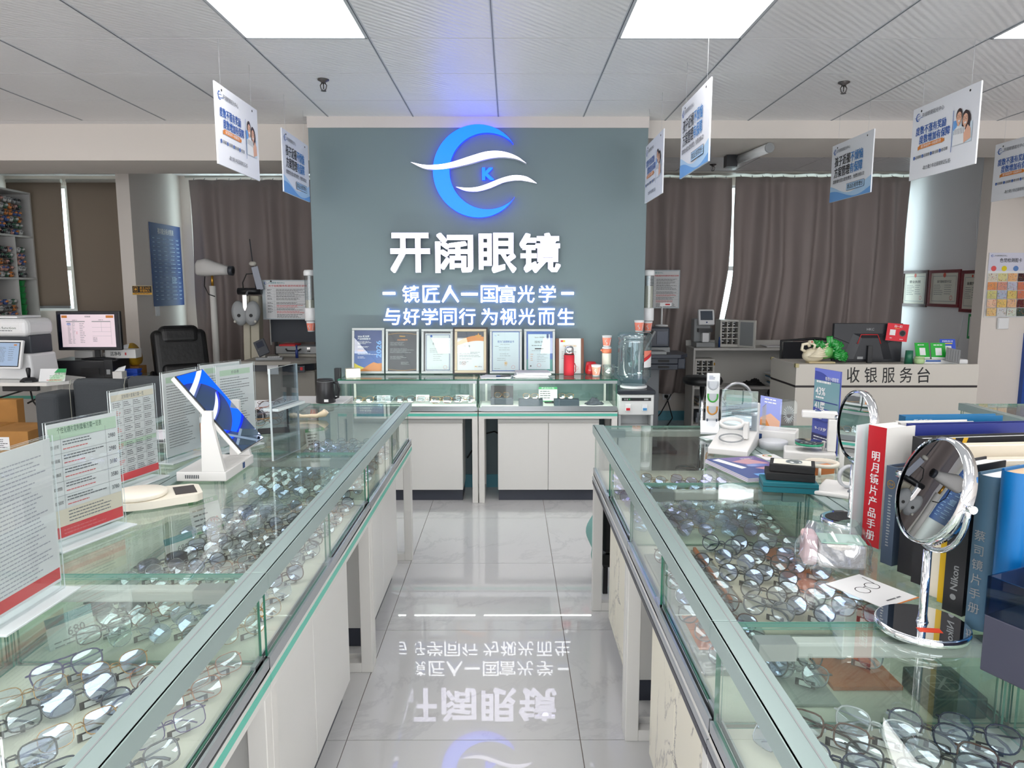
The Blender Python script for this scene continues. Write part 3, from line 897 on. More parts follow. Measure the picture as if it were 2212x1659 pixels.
# right far case
rows = [(2.40 + 0.09 * k, fr_(0.475, 0.87, 6)) for k in range(5)]
glass_rows('right far case', 'glasses in the right far case', rows, wr + ['black_frame', 'rose_wire'], ['round', 'boston', 'aviator', 'square'], ['lens_blue', 'lens_violet', 'lens_clear'], 1, -40, seed=21)
rows = [(2.84, fr_(0.45, 0.87, 5)), (2.93, fr_(0.45, 0.83, 5)), (3.02, fr_(0.47, 0.87, 4))]
glass_rows('right far case on colour mats', 'glasses on the colour mats of the right far case', rows, wr + ['black_frame'], ['boston', 'square'], ['lens_violet', 'lens_blue'], 1, -42, seed=22)
# coloured mats under them
for k, (c, n_) in enumerate([((214, 170, 60), 'yellow'), ((150, 158, 160), 'grey'), ((96, 132, 82), 'green'), ((206, 108, 38), 'orange')]):
    tag(pt(None, 'display_mat', G().box(-0.048, 0.048, -0.05, 0.05, 0, 0.003), mat('mat_' + n_, c, 0.5), loc=(0.54 + 0.11 * k, 3.03 - 0.06 * (k == 3), 0.6825)), '%s square mat under glasses at the far end of the right far case' % n_, 'display mat')
# right middle case boards
def board(label, x0, x1, y0, y1, z0, h, m, cat='display board', name='display_board'):
    return tag(pt(None, name, G().box(x0, x1, y0, y1, z0, z0 + h), m, 0.001, seg=1), label, cat)
z0 = 0.6825
board('narrow grey tray of two columns of glasses nearest the aisle', 0.43, 0.565, 1.50, 2.22, z0, 0.008, TRAYG)
board('orange acrylic strip under the grey aisle tray', 0.445, 0.56, 1.60, 1.78, z0 + 0.0085, 0.0015, WOODO)
tq = board('wide grey display board in the right middle case', 0.585, 0.80, 1.63, 2.25, z0, 0.010, TRAYG)
board('beige wooden inlay with glasses on the wide grey board', 0.625, 0.79, 1.67, 2.21, z0 + 0.011, 0.006, TRAYB)
board('thin orange strip standing along the grey board', 0.590, 0.600, 1.85, 2.24, z0 + 0.011, 0.012, WOODO)
board('broad orange acrylic board at the back of the right middle case', 0.815, 0.95, 1.93, 2.27, z0, 0.010, WOODO)
board('small orange acrylic board nearer the camera, right middle case', 0.69, 0.84, 1.44, 1.57, z0, 0.010, WOODO)
board('grey plate under the near end of the right middle case', 0.575, 0.68, 1.38, 1.60, z0, 0.006, TRAYG)
zz = z0 + 0.0125
rows = [(1.49 + 0.1 * k, [0.475, 0.54]) for k in range(7)]
glass_rows('grey tray, right middle case', 'glasses on the narrow grey tray', rows, ['gunmetal', 'black_frame', 'brown_frame', 'silver'], ['boston', 'round'], ['lens_clear', 'lens_blue'], 2, -40, z=zz + 0.004, thick=[1, 0], seed=31)
rows = [(1.715, [0.645, 0.75]), (1.82, [0.66, 0.76]), (1.93, [0.645, 0.745]), (2.05, [0.66, 0.76]), (2.17, [0.65, 0.745])]
glass_rows('beige inlay, right middle case', 'glasses on the beige inlay', rows, ['black_frame', 'gunmetal', 'black_frame', 'navy_frame'], ['boston', 'round'], ['lens_clear', 'lens_blue'], 2, -38, z=z0 + 0.0235, thick=[1, 1], sc=1.04, seed=33)
rows = [(1.72, [0.88]), (1.82, [0.87]), (2.00, [0.87]), (2.10, [0.89]), (2.21, [0.86])]
glass_rows('broad orange board', 'glasses on the broad orange board', rows, ['black_frame', 'gunmetal', 'brown_frame'], ['boston', 'aviator'], ['lens_clear', 'lens_blue'], 2, -36, z=z0 + 0.017, thick=[1, 0], seed=35)
rows = [(1.43, [0.60]), (1.52, [0.63, 0.765])]
glass_rows('near end of right middle case', 'glasses at the near end of the right middle case', rows, ['black_frame', 'gunmetal'], ['boston'], ['lens_clear'], 2, -38, z=z0 + 0.017, thick=[1], seed=36)
# right nearest case: two packed rows of large frames
rows = [(1.235, fr_(0.58, 0.86, 4)), (1.14, fr_(0.56, 0.85, 4)), (1.04, fr_(0.54, 0.84, 4))]
glass_rows('right nearest case', 'large glasses in the right nearest case', rows, ['black_frame', 'navy_frame', 'navy_frame', 'brown_frame', 'clear_frame'], ['boston', 'square'], ['lens_clear'], 2, -34, thick=[1, 1], sc=1.12, seed=41)
spectacles(0.48, 1.20, z0 + .008, -60, 'square', 0, 'silver', 'lens_blue', 'wrapped in a clear bag near the aisle rail, right nearest case', 'wrapped glasses')
# sunglasses in the left cases
spectacles(-1.03, 2.07, z0 + .008, 50, 'square', 2, 'black_frame', 'lens_dark', 'dark lenses, farther back beside the blue-headed card', 'sunglasses', sc=1.15)
spectacles(-1.03, 1.79, z0 + .008, 20, 'square', 2, 'black_frame', 'lens_dark', 'thick rims, dark lenses, nearer the camera in the left middle case', 'sunglasses', sc=1.1)
# price cards
def card(label, loc, rz, w_, h_, art, lean=-14):
    t = th('price_card', label, 'price card', loc, rz)
    M = Matrix.Rotation(R(lean), 4, 'X')
    g = G(); g.T = M; g.box(-w_ / 2, w_ / 2, 0, 0.002, 0, h_)
    pt(t, 'card', g, PAPER)
    g = G().box(-w_ / 2, w_ / 2, 0.0, 0.03, 0, 0.002)
    pt(t, 'foot', g, ACRE)
    a = Art(); art(a, w_, h_)
    o = a.build(t, 'print'); o.matrix_local = M @ Matrix.Translation((-w_ / 2, -0.0008, 0)) @ Matrix.Rotation(R(90), 4, 'X')
    return t
def green_card(title, big=None):
    def f(a, w_, h_):
        a.rect(0, h_ * 0.84, w_, h_, GREENP); a.rect(0, 0, w_, h_ * 0.06, GREENP)
        a.text(title, w_ / 2, h_ * 0.92, h_ * 0.09, PAPER, w=w_ * 0.7)
        a.lines(w_ * 0.08, h_ * 0.68, w_ * 0.6, 4, h_ * 0.15, h_ * 0.045, BLACKI)
        if big: a.text(big, w_ * 0.72, h_ * 0.3, h_ * 0.16, RED)
    return f
card('green-headed price card reading 390 in the left middle case', (-1.065, 2.47, z0), 60, 0.12, 0.115, green_card('商品标价签', '390'))
card('green-headed price card at the back of the left far case', (-1.03, 3.78, z0), 40, 0.11, 0.11, green_card('商品标价签'))
card('blue-headed price card beside the sunglasses, left middle case', (-1.05, 2.22, z0), 60, 0.10, 0.07, lambda a, w_, h_: (a.rect(0, h_ * 0.7, w_, h_, mat('teal_print', (60, 150, 160), 0.5)), a.text('680', w_ * 0.6, h_ * 0.4, h_ * 0.28, GREYI), a.lines(w_ * 0.1, h_ * 0.15, w_ * 0.8, 2, 0.01, 0.003, GREYI)))
card('blue-headed price card at the near end of the left middle case', (-1.06, 1.66, z0), 60, 0.11, 0.075, lambda a, w_, h_: (a.rect(0, h_ * 0.7, w_, h_, mat('teal_print', (60, 150, 160), 0.5)), a.text('680', w_ * 0.6, h_ * 0.4, h_ * 0.28, GREYI), a.lines(w_ * 0.1, h_ * 0.15, w_ * 0.8, 2, 0.01, 0.003, GREYI)))
card('small green-headed card standing behind the watch in the lit counter', (0.285, 5.37, z0 + 0.002), 0, 0.14, 0.11, green_card('商品标价签', None))
card('tiny white card above the pale glasses, lit counter left', (-0.95, 5.36, z0 + 0.002), 0, 0.10, 0.05, lambda a, w_, h_: a.lines(0.01, h_ * 0.7, w_ * 0.8, 3, 0.012, 0.004, GREYI))
card('tiny white card right of the brown glasses, lit counter left', (-0.66, 5.38, z0 + 0.002), 0, 0.10, 0.05, lambda a, w_, h_: a.lines(0.01, h_ * 0.7, w_ * 0.8, 3, 0.012, 0.004, GREYI))
card('tiny white card at the right end of the lit left counter', (-0.36, 5.38, z0 + 0.002), 0, 0.10, 0.05, lambda a, w_, h_: a.lines(0.01, h_ * 0.7, w_ * 0.8, 3, 0.012, 0.004, GREYI))
# lit counter contents
gz = z0 + 0.002
for x, y, rz, k, tk, c, l, wh in [(-1.07, 5.24, 10, 'round', 0, 'gold_wire', 'lens_clear', 'leftmost of the lit counter'), (-0.94, 5.26, -8, 'aviator', 0, 'silver', 'lens_clear', 'second from the left in the lit counter'),
        (-0.77, 5.25, 4, 'boston', 1, 'brown_frame', 'lens_clear', 'under the middle white card of the lit counter'), (-0.62, 5.27, -10, 'square', 0, 'rose_wire', 'lens_clear', 'left of the darker pair in the lit counter'),
        (-0.50, 5.20, 6, 'aviator', 0, 'gold_wire', 'lens_clear', 'in front of the brown pair, lit counter'), (-0.43, 5.25, 5, 'boston', 1, 'brown_frame', 'lens_clear', 'right part of the lit counter'), (-0.335, 5.25, -12, 'round', 0, 'gold_wire', 'lens_clear', 'rightmost of the left lit counter')]:
    spectacles(x, y, gz + 0.007, rz, k, tk, c, l, wh, 'glasses in the lit counter', 1, sc=1.15)
GCASE = mat('dark_case', (46, 54, 66), 0.5); LINING = mat('case_lining', (20, 20, 24), 0.8)
def gcase(label, x, y, wd, lid=False):
    t = th('glasses_case', label, 'glasses case', (x, y, gz))
    g = G(); g.box(-wd / 2, wd / 2, -0.04, -0.035, 0, 0.045); g.box(-wd / 2, wd / 2, 0.035, 0.04, 0, 0.045); g.box(-wd / 2, -wd / 2 + 0.005, -0.035, 0.035, 0, 0.045)
    g.box(wd / 2 - 0.005, wd / 2, -0.035, 0.035, 0, 0.045); g.box(-wd / 2, wd / 2, -0.035, 0.035, 0, 0.006)
    pt(t, 'box', g, GCASE)
    pt(t, 'padding', G().box(-wd / 2 + 0.006, wd / 2 - 0.006, -0.034, 0.034, 0.007, 0.036), mat('case_cushion', (200, 200, 196), 0.8) if lid else GREYP, 0.005)
    if lid:
        o = pt(t, 'lid', G().box(-wd / 2, wd / 2, 0.041, 0.050, 0.03, 0.13), LINING, 0.002)
gcase('open dark case with raised lid at the left of the right counter', -0.06, 5.26, 0.165, True)
gcase('flat dark open case, middle of the right lit counter', 0.15, 5.20, 0.175)
gcase('flat blue-grey open case under the watch', 0.41, 5.20, 0.18)
for x, wh in ((-0.06, 'inside the open lidded case'), (0.15, 'inside the flat dark case'), (0.41, 'inside the blue-grey case')):
    spectacles(x, 5.215 + (0.06 if x < 0 else 0), gz + 0.042, 0, 'boston', 0, 'gold_wire', 'lens_clear', wh, 'glasses resting in cases', 1, sc=0.92)
t = th('watch', 'black wrist watch lying flat above the blue-grey case', 'watch', (0.33, 5.31, gz))
pt(t, 'watch_face', G().lathe([(0.021, 0.0), (0.021, 0.012), (0.017, 0.014)], (0, 0, 0), 18), BLACKP)
pt(t, 'dial', G().lathe([(0.016, 0.0141), (0.016, 0.0146)], (0, 0, 0), 18), GREYP)
pt(t, 'strap', G().box(-0.075, -0.02, -0.011, 0.011, 0.002, 0.006), BLACKM); pt(t, 'strap', G().box(0.02, 0.14, -0.011, 0.011, 0.002, 0.006), BLACKM)
def crumple(label, name, cat, loc, sx, sy, sz, m, seed=1, smooth=True):
    rn = random.Random(seed)
    ph = [rn.uniform(0, 6) for _ in range(8)]
    def f(u, v):
        x = (u - 0.5); y = (v - 0.5); d = max(0, 1 - (2 * abs(x)) ** 3) * max(0, 1 - (2 * abs(y)) ** 3)
        hh = d * (0.5 + 0.25 * math.sin(9 * x + ph[0] + 3 * y) + 0.2 * math.sin(13 * y + ph[1]) + 0.15 * math.sin(23 * (x + y) + ph[2]) + 0.1 * math.sin(31 * (x - y) + ph[3]))
        return (x * sx * (1 + 0.12 * math.sin(7 * y + ph[4])), y * sy * (1 + 0.15 * math.sin(6 * x + ph[5])), max(0.001, hh * sz))
    g = G().grid(f, 22, 22)
    o = pt(None, name, g, m, loc=loc); o.modifiers.new('thickness', 'SOLIDIFY').thickness = 0.0012
    return tag(o, label, cat)
crumple('crumpled dark grey cleaning cloth in the right lit counter', 'cleaning_cloth', 'cloth', (0.62, 5.25, gz), 0.13, 0.09, 0.05, mat('grey_cloth', (70, 72, 82), 0.9), 4)
t = th('wrapping_bag', 'clear crinkled bag with a blue sticker near the aisle rail', 'bag', (0.48, 1.06, z0 + 0.003))
o = crumple('x', 'bag_film', 'x', (0, 0, 0.0), 0.11, 0.17, 0.055, clear('bag_film_clear', (236, 240, 244), 1.45, (255, 255, 255), 0.12, 0.05), 9)
for k in ('label', 'category'): del o[k]
o.parent = t
pt(t, 'sticker', G().box(-0.03, 0.0, -0.02, 0.02, 0.056, 0.057), BLUEP)
# ================================================================ hanging boards
SKYB = mat('pale_blue_print', (176, 208, 238), 0.6); MIDB = mat('sky_blue_print', (110, 164, 224), 0.6); BOARDW = mat('board_white', (232, 234, 240), 0.5)
SKIN = mat('printed_skin', (226, 176, 150), 0.6); HAIR = mat('printed_hair', (58, 44, 44), 0.6)
def logo(a, x, y, r, m=None):
    m = m or BLUEP; n = 18
    o = [(x + r * math.cos(t), y + r * math.sin(t)) for t in [R(40) + R(280) * i / n for i in range(n + 1)]]
    q = [(x + r * 0.2 + r * 0.8 * math.cos(t), y + r * 0.8 * math.sin(t)) for t in [R(48) + R(264) * i / n for i in range(n + 1)]]
    for i in range(n): a.poly([o[i], o[i + 1], q[i + 1], q[i]], m)
    for yy, x0 in ((0.2, -1.5), (-0.3, -0.4)):
        w_ = [(x + r * (x0 + 2.6 * k / 8), y + r * (yy + 0.16 * math.sin(k / 8 * 5.5 + 3.4))) for k in range(9)]
        for i in range(8): a.poly([w_[i], w_[i + 1], (w_[i + 1][0], w_[i + 1][1] - r * 0.12), (w_[i][0], w_[i][1] - r * 0.12)], m)
def art_reward(a, w_, h_):
    logo(a, 0.055, h_ * 0.86, 0.022); a.text('开阔眼镜视光中心', 0.095, h_ * 0.865, 0.022, GREYI, 'L')
    a.text('度数不涨有奖励', 0.045, h_ * 0.66, 0.042, BLUEP, 'L', 0.285, 0.02); a.text('度数增加有保障', 0.085, h_ * 0.53, 0.042, BLUEP, 'L', 0.285, 0.02)
    a.poly([(0.075, h_ * 0.395), (0.10, h_ * 0.41), (0.10, h_ * 0.46), (0.075, h_ * 0.445)], ORANGE); a.rect(0.09, h_ * 0.405, 0.31, h_ * 0.465, ORANGE); a.poly([(0.30, h_ * 0.40), (0.325, h_ * 0.415), (0.325, h_ * 0.455), (0.30, h_ * 0.44)], ORANGE)
    a.text('我们承诺对每一份结果负责', 0.20, h_ * 0.435, 0.015, PAPER, w=0.19)
    for k, s_ in enumerate(('近视眼', '远视眼', '散光眼', '老花眼')):
        x = 0.045 + 0.083 * k; a.disc(x, h_ * 0.30, 0.010, BLUEP, 14)
        a.poly([(x - 0.006, h_ * 0.30), (x - 0.002, h_ * 0.30 - 0.006), (x - 0.002, h_ * 0.30 - 0.003)], PAPER); a.poly([(x - 0.002, h_ * 0.30 - 0.006), (x + 0.006, h_ * 0.30 + 0.005), (x - 0.002, h_ * 0.30 - 0.003)], PAPER)
        a.text(s_, x + 0.013, h_ * 0.30, 0.016, BLACKI, 'L')
    a.text('-助力青少年近弱视矫正防控-', 0.27, h_ * 0.13, 0.02, GREYI, w=0.26)
    a.rect(0.392, h_ * 0.23, 0.396, h_ * 0.76, BLUEP)
    a.rect(0.40, h_ * 0.30, 0.56, h_ * 0.55, mat('print_haze', (206, 222, 234), 0.6)); a.rect(0.40, h_ * 0.50, 0.43, h_ * 0.62, MIDB)
    for k, (x, y, hr) in enumerate(((0.445, 0.65, 0), (0.50, 0.60, 1))):      # two smiling people
        y *= h_
        if hr:
            a.disc(x + 0.008, y - 0.012, 0.036, HAIR, 16, 0.052); a.disc(x + 0.02, y - 0.04, 0.022, HAIR, 14, 0.04)
        a.disc(x, y + 0.010, 0.026, HAIR, 16, 0.034); a.disc(x, y - 0.004, 0.022, SKIN, 16, 0.031)
        for s_ in (-1, 1): a.ring(x + s_ * 0.010, y + 0.004, 0.0085, 0.0014, HAIR, 12)
        a.disc(x + 0.002, y - 0.019, 0.009, PAPER, 10, 0.005); a.rect(x - 0.008, y - 0.045, x + 0.008, y - 0.028, SKIN)
    a.poly([(0.405, 0.30 * h_), (0.41, 0.50 * h_), (0.44, 0.54 * h_), (0.50, 0.50 * h_), (0.51, 0.38 * h_), (0.50, 0.30 * h_)], PAPER)
    for k in range(7): a.rect(0.412 + k * 0.013, 0.44 * h_ - 0.001 * k, 0.416 + k * 0.013, 0.505 * h_, GREYI)
    a.poly([(0.50, 0.30 * h_), (0.495, 0.42 * h_), (0.525, 0.52 * h_), (0.55, 0.46 * h_), (0.555, 0.34 * h_)], SKIN)
def art_myopia(a, w_, h_):
    n = 16
    def wv(k, b, am, p): return h_ * (b + am * math.sin(k / n * 5 + p))
    for m_, b, am, p in ((SKYB, 0.20, 0.10, 2.2), (MIDB, 0.10, 0.08, 1.4)):
        for k in range(n):
            a.poly([(w_ * k / n, 0), (w_ * (k + 1) / n, 0), (w_ * (k + 1) / n, max(0.002, wv(k + 1, b, am, p))), (w_ * k / n, max(0.002, wv(k, b, am, p)))], m_)
    logo(a, 0.055, h_ * 0.87, 0.02); a.text('开阔眼镜视光中心', 0.09, h_ * 0.87, 0.021, GREYI, 'L')
    a.text('孩子近视', 0.06, h_ * 0.68, 0.062, BLACKI, 'L', 0.235, 0.02); a.text('不烦恼', 0.30, h_ * 0.68, 0.062, mat('title_blue', (52, 124, 190), 0.5), 'L', 0.175, 0.02)
    a.text('方案管理', 0.06, h_ * 0.49, 0.062, BLACKI, 'L', 0.235, 0.02); a.text('有保障', 0.30, h_ * 0.49, 0.062, mat('title_blue', (52, 124, 190), 0.5), 'L', 0.175, 0.02)
    a.text('度数增长超25度免费换，免费训练5次', 0.05, h_ * 0.34, 0.024, BLACKI, 'L', 0.46)
    a.rect(0.265, h_ * 0.13, 0.515, h_ * 0.25, BLACKI); a.rect(0.267, h_ * 0.136, 0.513, h_ * 0.244, SKYB)
    a.text('挑战近视零增长', 0.39, h_ * 0.19, 0.03, BLACKI, w=0.225, bold=0.02)
_am = {}
def art_mesh(key, fn, w_, h_):
    if key not in _am:
        a = Art(); fn(a, w_, h_); _am[key] = a.g.mesh('print', a.mats)
    return _am[key]
def hang(label, X, y0, sgn, fn, key, z0=2.145, wd=0.60, hd=0.395):
    t = th('hanging_board', label, 'hanging sign', (X, y0 + wd / 2, z0), 0, 'promotional boards hung from the ceiling')
    pt(t, 'board', G().box(-0.004, 0.004, -wd / 2, wd / 2, 0, hd), BOARDW, 0.001, seg=1)
    pt(t, 'print', art_mesh(key, fn, wd, hd), None, loc=(0.0042, -wd / 2, 0), rot=FACEPX)
    pt(t, 'print', art_mesh(key, fn, wd, hd), None, loc=(-0.0042, wd / 2, 0), rot=FACENX)
    for q in (-1, 1):
        yy = q * wd * 0.36
        pt(t, 'cord', G().cyl((0.0, yy, hd - 0.03), (0, yy, CZ - z0 - 0.004), 0.0007, 5), mat('nylon_cord', (190, 192, 196), 0.4))
        pt(t, 'eyelet', G().cyl((-0.0055, yy, hd - 0.025), (0.0055, yy, hd - 0.025), 0.006, 10), BLACKM)
hang('leftmost hanging board, with the laughing couple, left of the sign wall', -1.45, 3.70, 1, art_reward, 'rw')
hang('hanging board overlapping the left edge of the sign wall, black and blue slogan', -1.45, 4.75, 1, art_myopia, 'my')
hang('narrow-looking hanging board against the right edge of the sign wall', 0.968, 4.70, -1, art_reward, 'rw', 2.13)
hang('hanging board right of the logo, highest in the photo, blue wave print', 0.975, 3.65, -1, art_myopia, 'my', 2.15)
hang('hanging board in front of the right curtains, black and blue slogan', 2.325, 4.77, -1, art_myopia, 'my')
hang('large hanging board top right with the laughing couple', 2.31, 3.69, -1, art_reward, 'rw')
hang('hanging board cut off by the right edge of the photo', 3.44, 4.68, -1, art_reward, 'rw', 2.14)
# sprinklers
SPR = mat('sprinkler_metal', (96, 92, 92), 0.35, 0.8)
for x, y, lb in ((-1.113, 4.51, 'sprinkler head in the ceiling between the two left hanging boards'), (2.017, 4.56, 'sprinkler head in the ceiling above the right curtains'), (2.045, 7.5, 'small sprinkler head in the dark ceiling behind the beam')):
    t = th('sprinkler', lb, 'sprinkler', (x, y, CZ))
    pt(t, 'collar', G().lathe([(0.034, 0), (0.034, -0.006), (0.014, -0.016), (0.014, -0.022)], (0, 0, 0), 18), SPR)
    g = G()
    for q in (-1, 1): g.tube([(q * 0.008, 0, -0.02), (q * 0.019, 0, -0.035), (q * 0.014, 0, -0.055), (q * 0.004, 0, -0.064)], 0.0035, 6)
    g.cyl((0, 0, -0.02), (0, 0, -0.055), 0.004, 8)
    pt(t, 'frame_arms', g, SPR); pt(t, 'deflector', G().lathe([(0.004, -0.06), (0.016, -0.064), (0.016, -0.067)], (0, 0, 0), 14), SPR)
# projection screen under right beam
t = th('projection_screen', 'white rolled projection screen case fixed under the right beam', 'projection screen', (1.93, 5.92, 2.598))
g = G(); g.cyl((-0.01, 0.35, 0), (0.06, -0.19, 0), 0.036, 16)
pt(t, 'housing', g, WPLAS)
g = G(); g.cyl((0.06, -0.191, 0), (0.0613, -0.2, 0), 0.038, 16); g.cyl((-0.01, 0.351, 0), (-0.0113, 0.36, 0), 0.038, 16)
pt(t, 'end_cap', g, GREYP); g = G().box(-0.12, -0.03, 0.30, 0.39, -0.06, 0.035)
pt(t, 'bracket', g, BLACKP)

# ================================================================ on the lit counter
CT_Z = 0.896
FSILV = mat('frame_silver', (168, 172, 172), 0.35, 0.6); FDARK = mat('frame_dark_wood', (40, 32, 34), 0.4); FCHAMP = mat('frame_champagne', (176, 164, 142), 0.35, 0.6)
def pframe(label, x0, x1, z1, body, bw, art, y=5.325, inner=None, rim=None):
    w_ = x1 - x0; h_ = z1 - CT_Z - 0.004
    t = th('certificate_frame', label, 'picture frame', ((x0 + x1) / 2, y, CT_Z + 0.006), 0, 'framed certificates on the lit counter')
    L = Matrix.Rotation(R(-9), 4, 'X')
    g = G(); g.T = L
    g.box(-w_ / 2, w_ / 2, 0, 0.016, 0, bw); g.box(-w_ / 2, w_ / 2, 0, 0.016, h_ - bw, h_); g.box(-w_ / 2, -w_ / 2 + bw, 0, 0.016, bw, h_ - bw); g.box(w_ / 2 - bw, w_ / 2, 0, 0.016, bw, h_ - bw)
    pt(t, 'frame', g, body, 0.002)
    if rim:
        g = G(); g.T = L; e = bw * 0.28
        g.box(-w_ / 2 - 0.004, w_ / 2 + 0.004, -0.002, 0.02, -0.002, e); g.box(-w_ / 2 - 0.004, w_ / 2 + 0.004, -0.002, 0.02, h_ - e, h_ + 0.004); g.box(-w_ / 2 - 0.004, -w_ / 2 + e, -0.002, 0.02, e, h_ - e); g.box(w_ / 2 - e, w_ / 2 + 0.004, -0.002, 0.02, e, h_ - e)
        pt(t, 'outer_rim', g, rim)
    g = G(); g.T = L; g.box(-w_ / 2 + bw, w_ / 2 - bw, 0.006, 0.012, bw, h_ - bw)
    pt(t, 'sheet', g, inner or PAPER)
    iw, ih = w_ - 2 * bw, h_ - 2 * bw
    a = Art(); art(a, iw, ih); o = a.build(t, 'print'); o.matrix_local = L @ Matrix.Translation((-iw / 2, 0.0058, bw)) @ Matrix.Rotation(R(90), 4, 'X')
    g = G(); g.T = L; g.box(-w_ / 2 + bw, w_ / 2 - bw, 0.0025, 0.0035, bw, h_ - bw)
    pt(t, 'cover_glass', g, ACR)
    g = G(); g._add([(-0.03, h_ * 0.095 + 0.02, h_ * 0.58), (0.03, h_ * 0.095 + 0.02, h_ * 0.58), (0.03, 0.085, 0.0), (-0.03, 0.085, 0.0), (-0.03, h_ * 0.095 + 0.023, h_ * 0.58), (0.03, h_ * 0.095 + 0.023, h_ * 0.58), (0.03, 0.088, 0.0), (-0.03, 0.088, 0.0)], [(0, 1, 2, 3), (4, 7, 6, 5), (0, 4, 5, 1), (3, 2, 6, 7), (1, 5, 6, 2), (0, 3, 7, 4)])
    pt(t, 'easel_leg', g, BLACKM)
def hill(a, w_, pts, m):
    for i in range(len(pts) - 1): a.poly([(pts[i][0] * w_, 0), (pts[i + 1][0] * w_, 0), (pts[i + 1][0] * w_, pts[i + 1][1]), (pts[i][0] * w_, pts[i][1])], m)
def a1(a, w, h):
    a.rect(0, 0, w, h, mat('cert_indigo', (40, 62, 118), 0.5)); a.rect(0, 0, w, h * 0.5, mat('cert_blue', (52, 92, 160), 0.5))
    hill(a, w, [(0, .20 * h), (.15, .14 * h), (.3, .10 * h), (.5, .05 * h), (.7, .02 * h), (1, .01 * h)], mat('cert_yellow', (226, 206, 30), 0.5))
    hill(a, w, [(.2, .02 * h), (.35, .08 * h), (.55, .17 * h), (.7, .22 * h), (.85, .19 * h), (1, .20 * h)], ORANGE)
    a.text('2026 新光学', w * .12, h * .85, .013, PAPER, 'L', w * .42, .02); a.text('产品经销授权书', w * .12, h * .79, .013, PAPER, 'L', w * .46, .02)
    a.lines(w * .12, h * .72, w * .5, 3, h * .025, .0026, PAPER); a.lines(w * .12, h * .6, w * .42, 2, h * .025, .0026, PAPER); a.lines(w * .12, h * .51, w * .35, 2, h * .025, .003, ORANGE); a.lines(w * .12, h * .43, w * .7, 2, h * .025, .0026, PAPER); a.lines(w * .12, h * .35, w * .35, 2, h * .03, .0026, PAPER)
    a.text('2026', w * .88, h * .54, .036, MIDB, w=h * .42, rot=R(90), bold=.02)
def a2(a, w, h):
    a.rect(0, 0, w, h, mat('cert_black', (46, 46, 52), 0.5))
    for b, s_ in ((.92, 1), (.05, -1)):
        for k in range(16): a.poly([(w * k / 16, h * (b + s_ * .035 * math.sin(PI * k / 16))), (w * (k + 1) / 16, h * (b + s_ * .035 * math.sin(PI * (k + 1) / 16))), (w * (k + 1) / 16, h * (b + s_ * .035 * math.sin(PI * (k + 1) / 16)) + .0016), (w * k / 16, h * (b + s_ * .035 * math.sin(PI * k / 16)) + .0016)], GOLD)
    a.text('Nikon', w * .5, h * .88, .011, GOLD, w=w * .2, bold=.02); a.text('2026年授权书', w * .5, h * .785, .011, ORANGE, w=w * .36)
    for yy, n, f in ((.72, 3, .5), (.56, 4, .85), (.37, 3, .6)): a.lines(w * .07, h * yy, w * f, n, h * .032, .0024, GREYP)
    a.lines(w * .45, h * .22, w * .3, 3, h * .025, .002, GREYP)
def a3(a, w, h):
    a.rect(0, 0, w, h, mat('cert_black', (46, 46, 52), 0.5)); a.rect(w * .06, 0, w, h * .95, mat('cert_grey_paper', (206, 210, 212), 0.6)); a.frame(w * .085, h * .02, w * .97, h * .92, .004, NAVY)
    a.disc(w * .28, h * .88, .009, BLUEP, 14); a.text('授 权 书', w * .53, h * .69, .017, BLACKI, w=w * .4); a.lines(w * .22, h * .56, w * .62, 3, h * .04, .0022, GREYI); a.lines(w * .35, h * .42, w * .4, 4, h * .05, .002, GREYI); a.ring(w * .8, h * .1, .014, .0012, RED)
def a4(a, w, h):
    a.rect(0, 0, w, h, PAPER); a.rect(0, h * .8, w, h, mat('cert_slate', (52, 56, 70), 0.5))
    for k in range(12):
        f = lambda q: h * (.74 + .16 * math.sin(q / 12 * 2.2)); g2 = lambda q: h * (.70 + .13 * math.sin(q / 12 * 2.0))
        a.poly([(w * k / 12, g2(k) - .02), (w * (k + 1) / 12, g2(k + 1) - .02), (w * (k + 1) / 12, f(k + 1) - .002), (w * k / 12, f(k) - .002)], PAPER if False else ORANGE)
    P = [(w * .8 + (.026 if i % 2 == 0 else .011) * math.sin(i * PI / 5), h * .88 + (.026 if i % 2 == 0 else .011) * math.cos(i * PI / 5)) for i in range(10)]
    for i in range(10): a.poly([(w * .8, h * .88), P[(i + 1) % 10], P[i]], GOLD if i % 2 else ORANGE)
    a.text('产品授权证书', w * .08, h * .62, .012, BLACKI, 'L', w * .4, .02); a.lines(w * .08, h * .55, w * .35, 1, .01, .003, RED)
    for yy, n, f in ((.46, 2, .85), (.38, 2, .85), (.29, 1, .5), (.22, 3, .35)): a.lines(w * .08, h * yy, w * f, n, h * .03, .0024, GREYI)
    a.ring(w * .25, h * .18, .014, .0014, RED); a.disc(w * .25, h * .18, .003, RED, 8); a.text('MQ', w * .72, h * .1, .009, GOLD, bold=.02); a.lines(w * .8, h * .1, w * .15, 2, .005, .002, BLACKI)
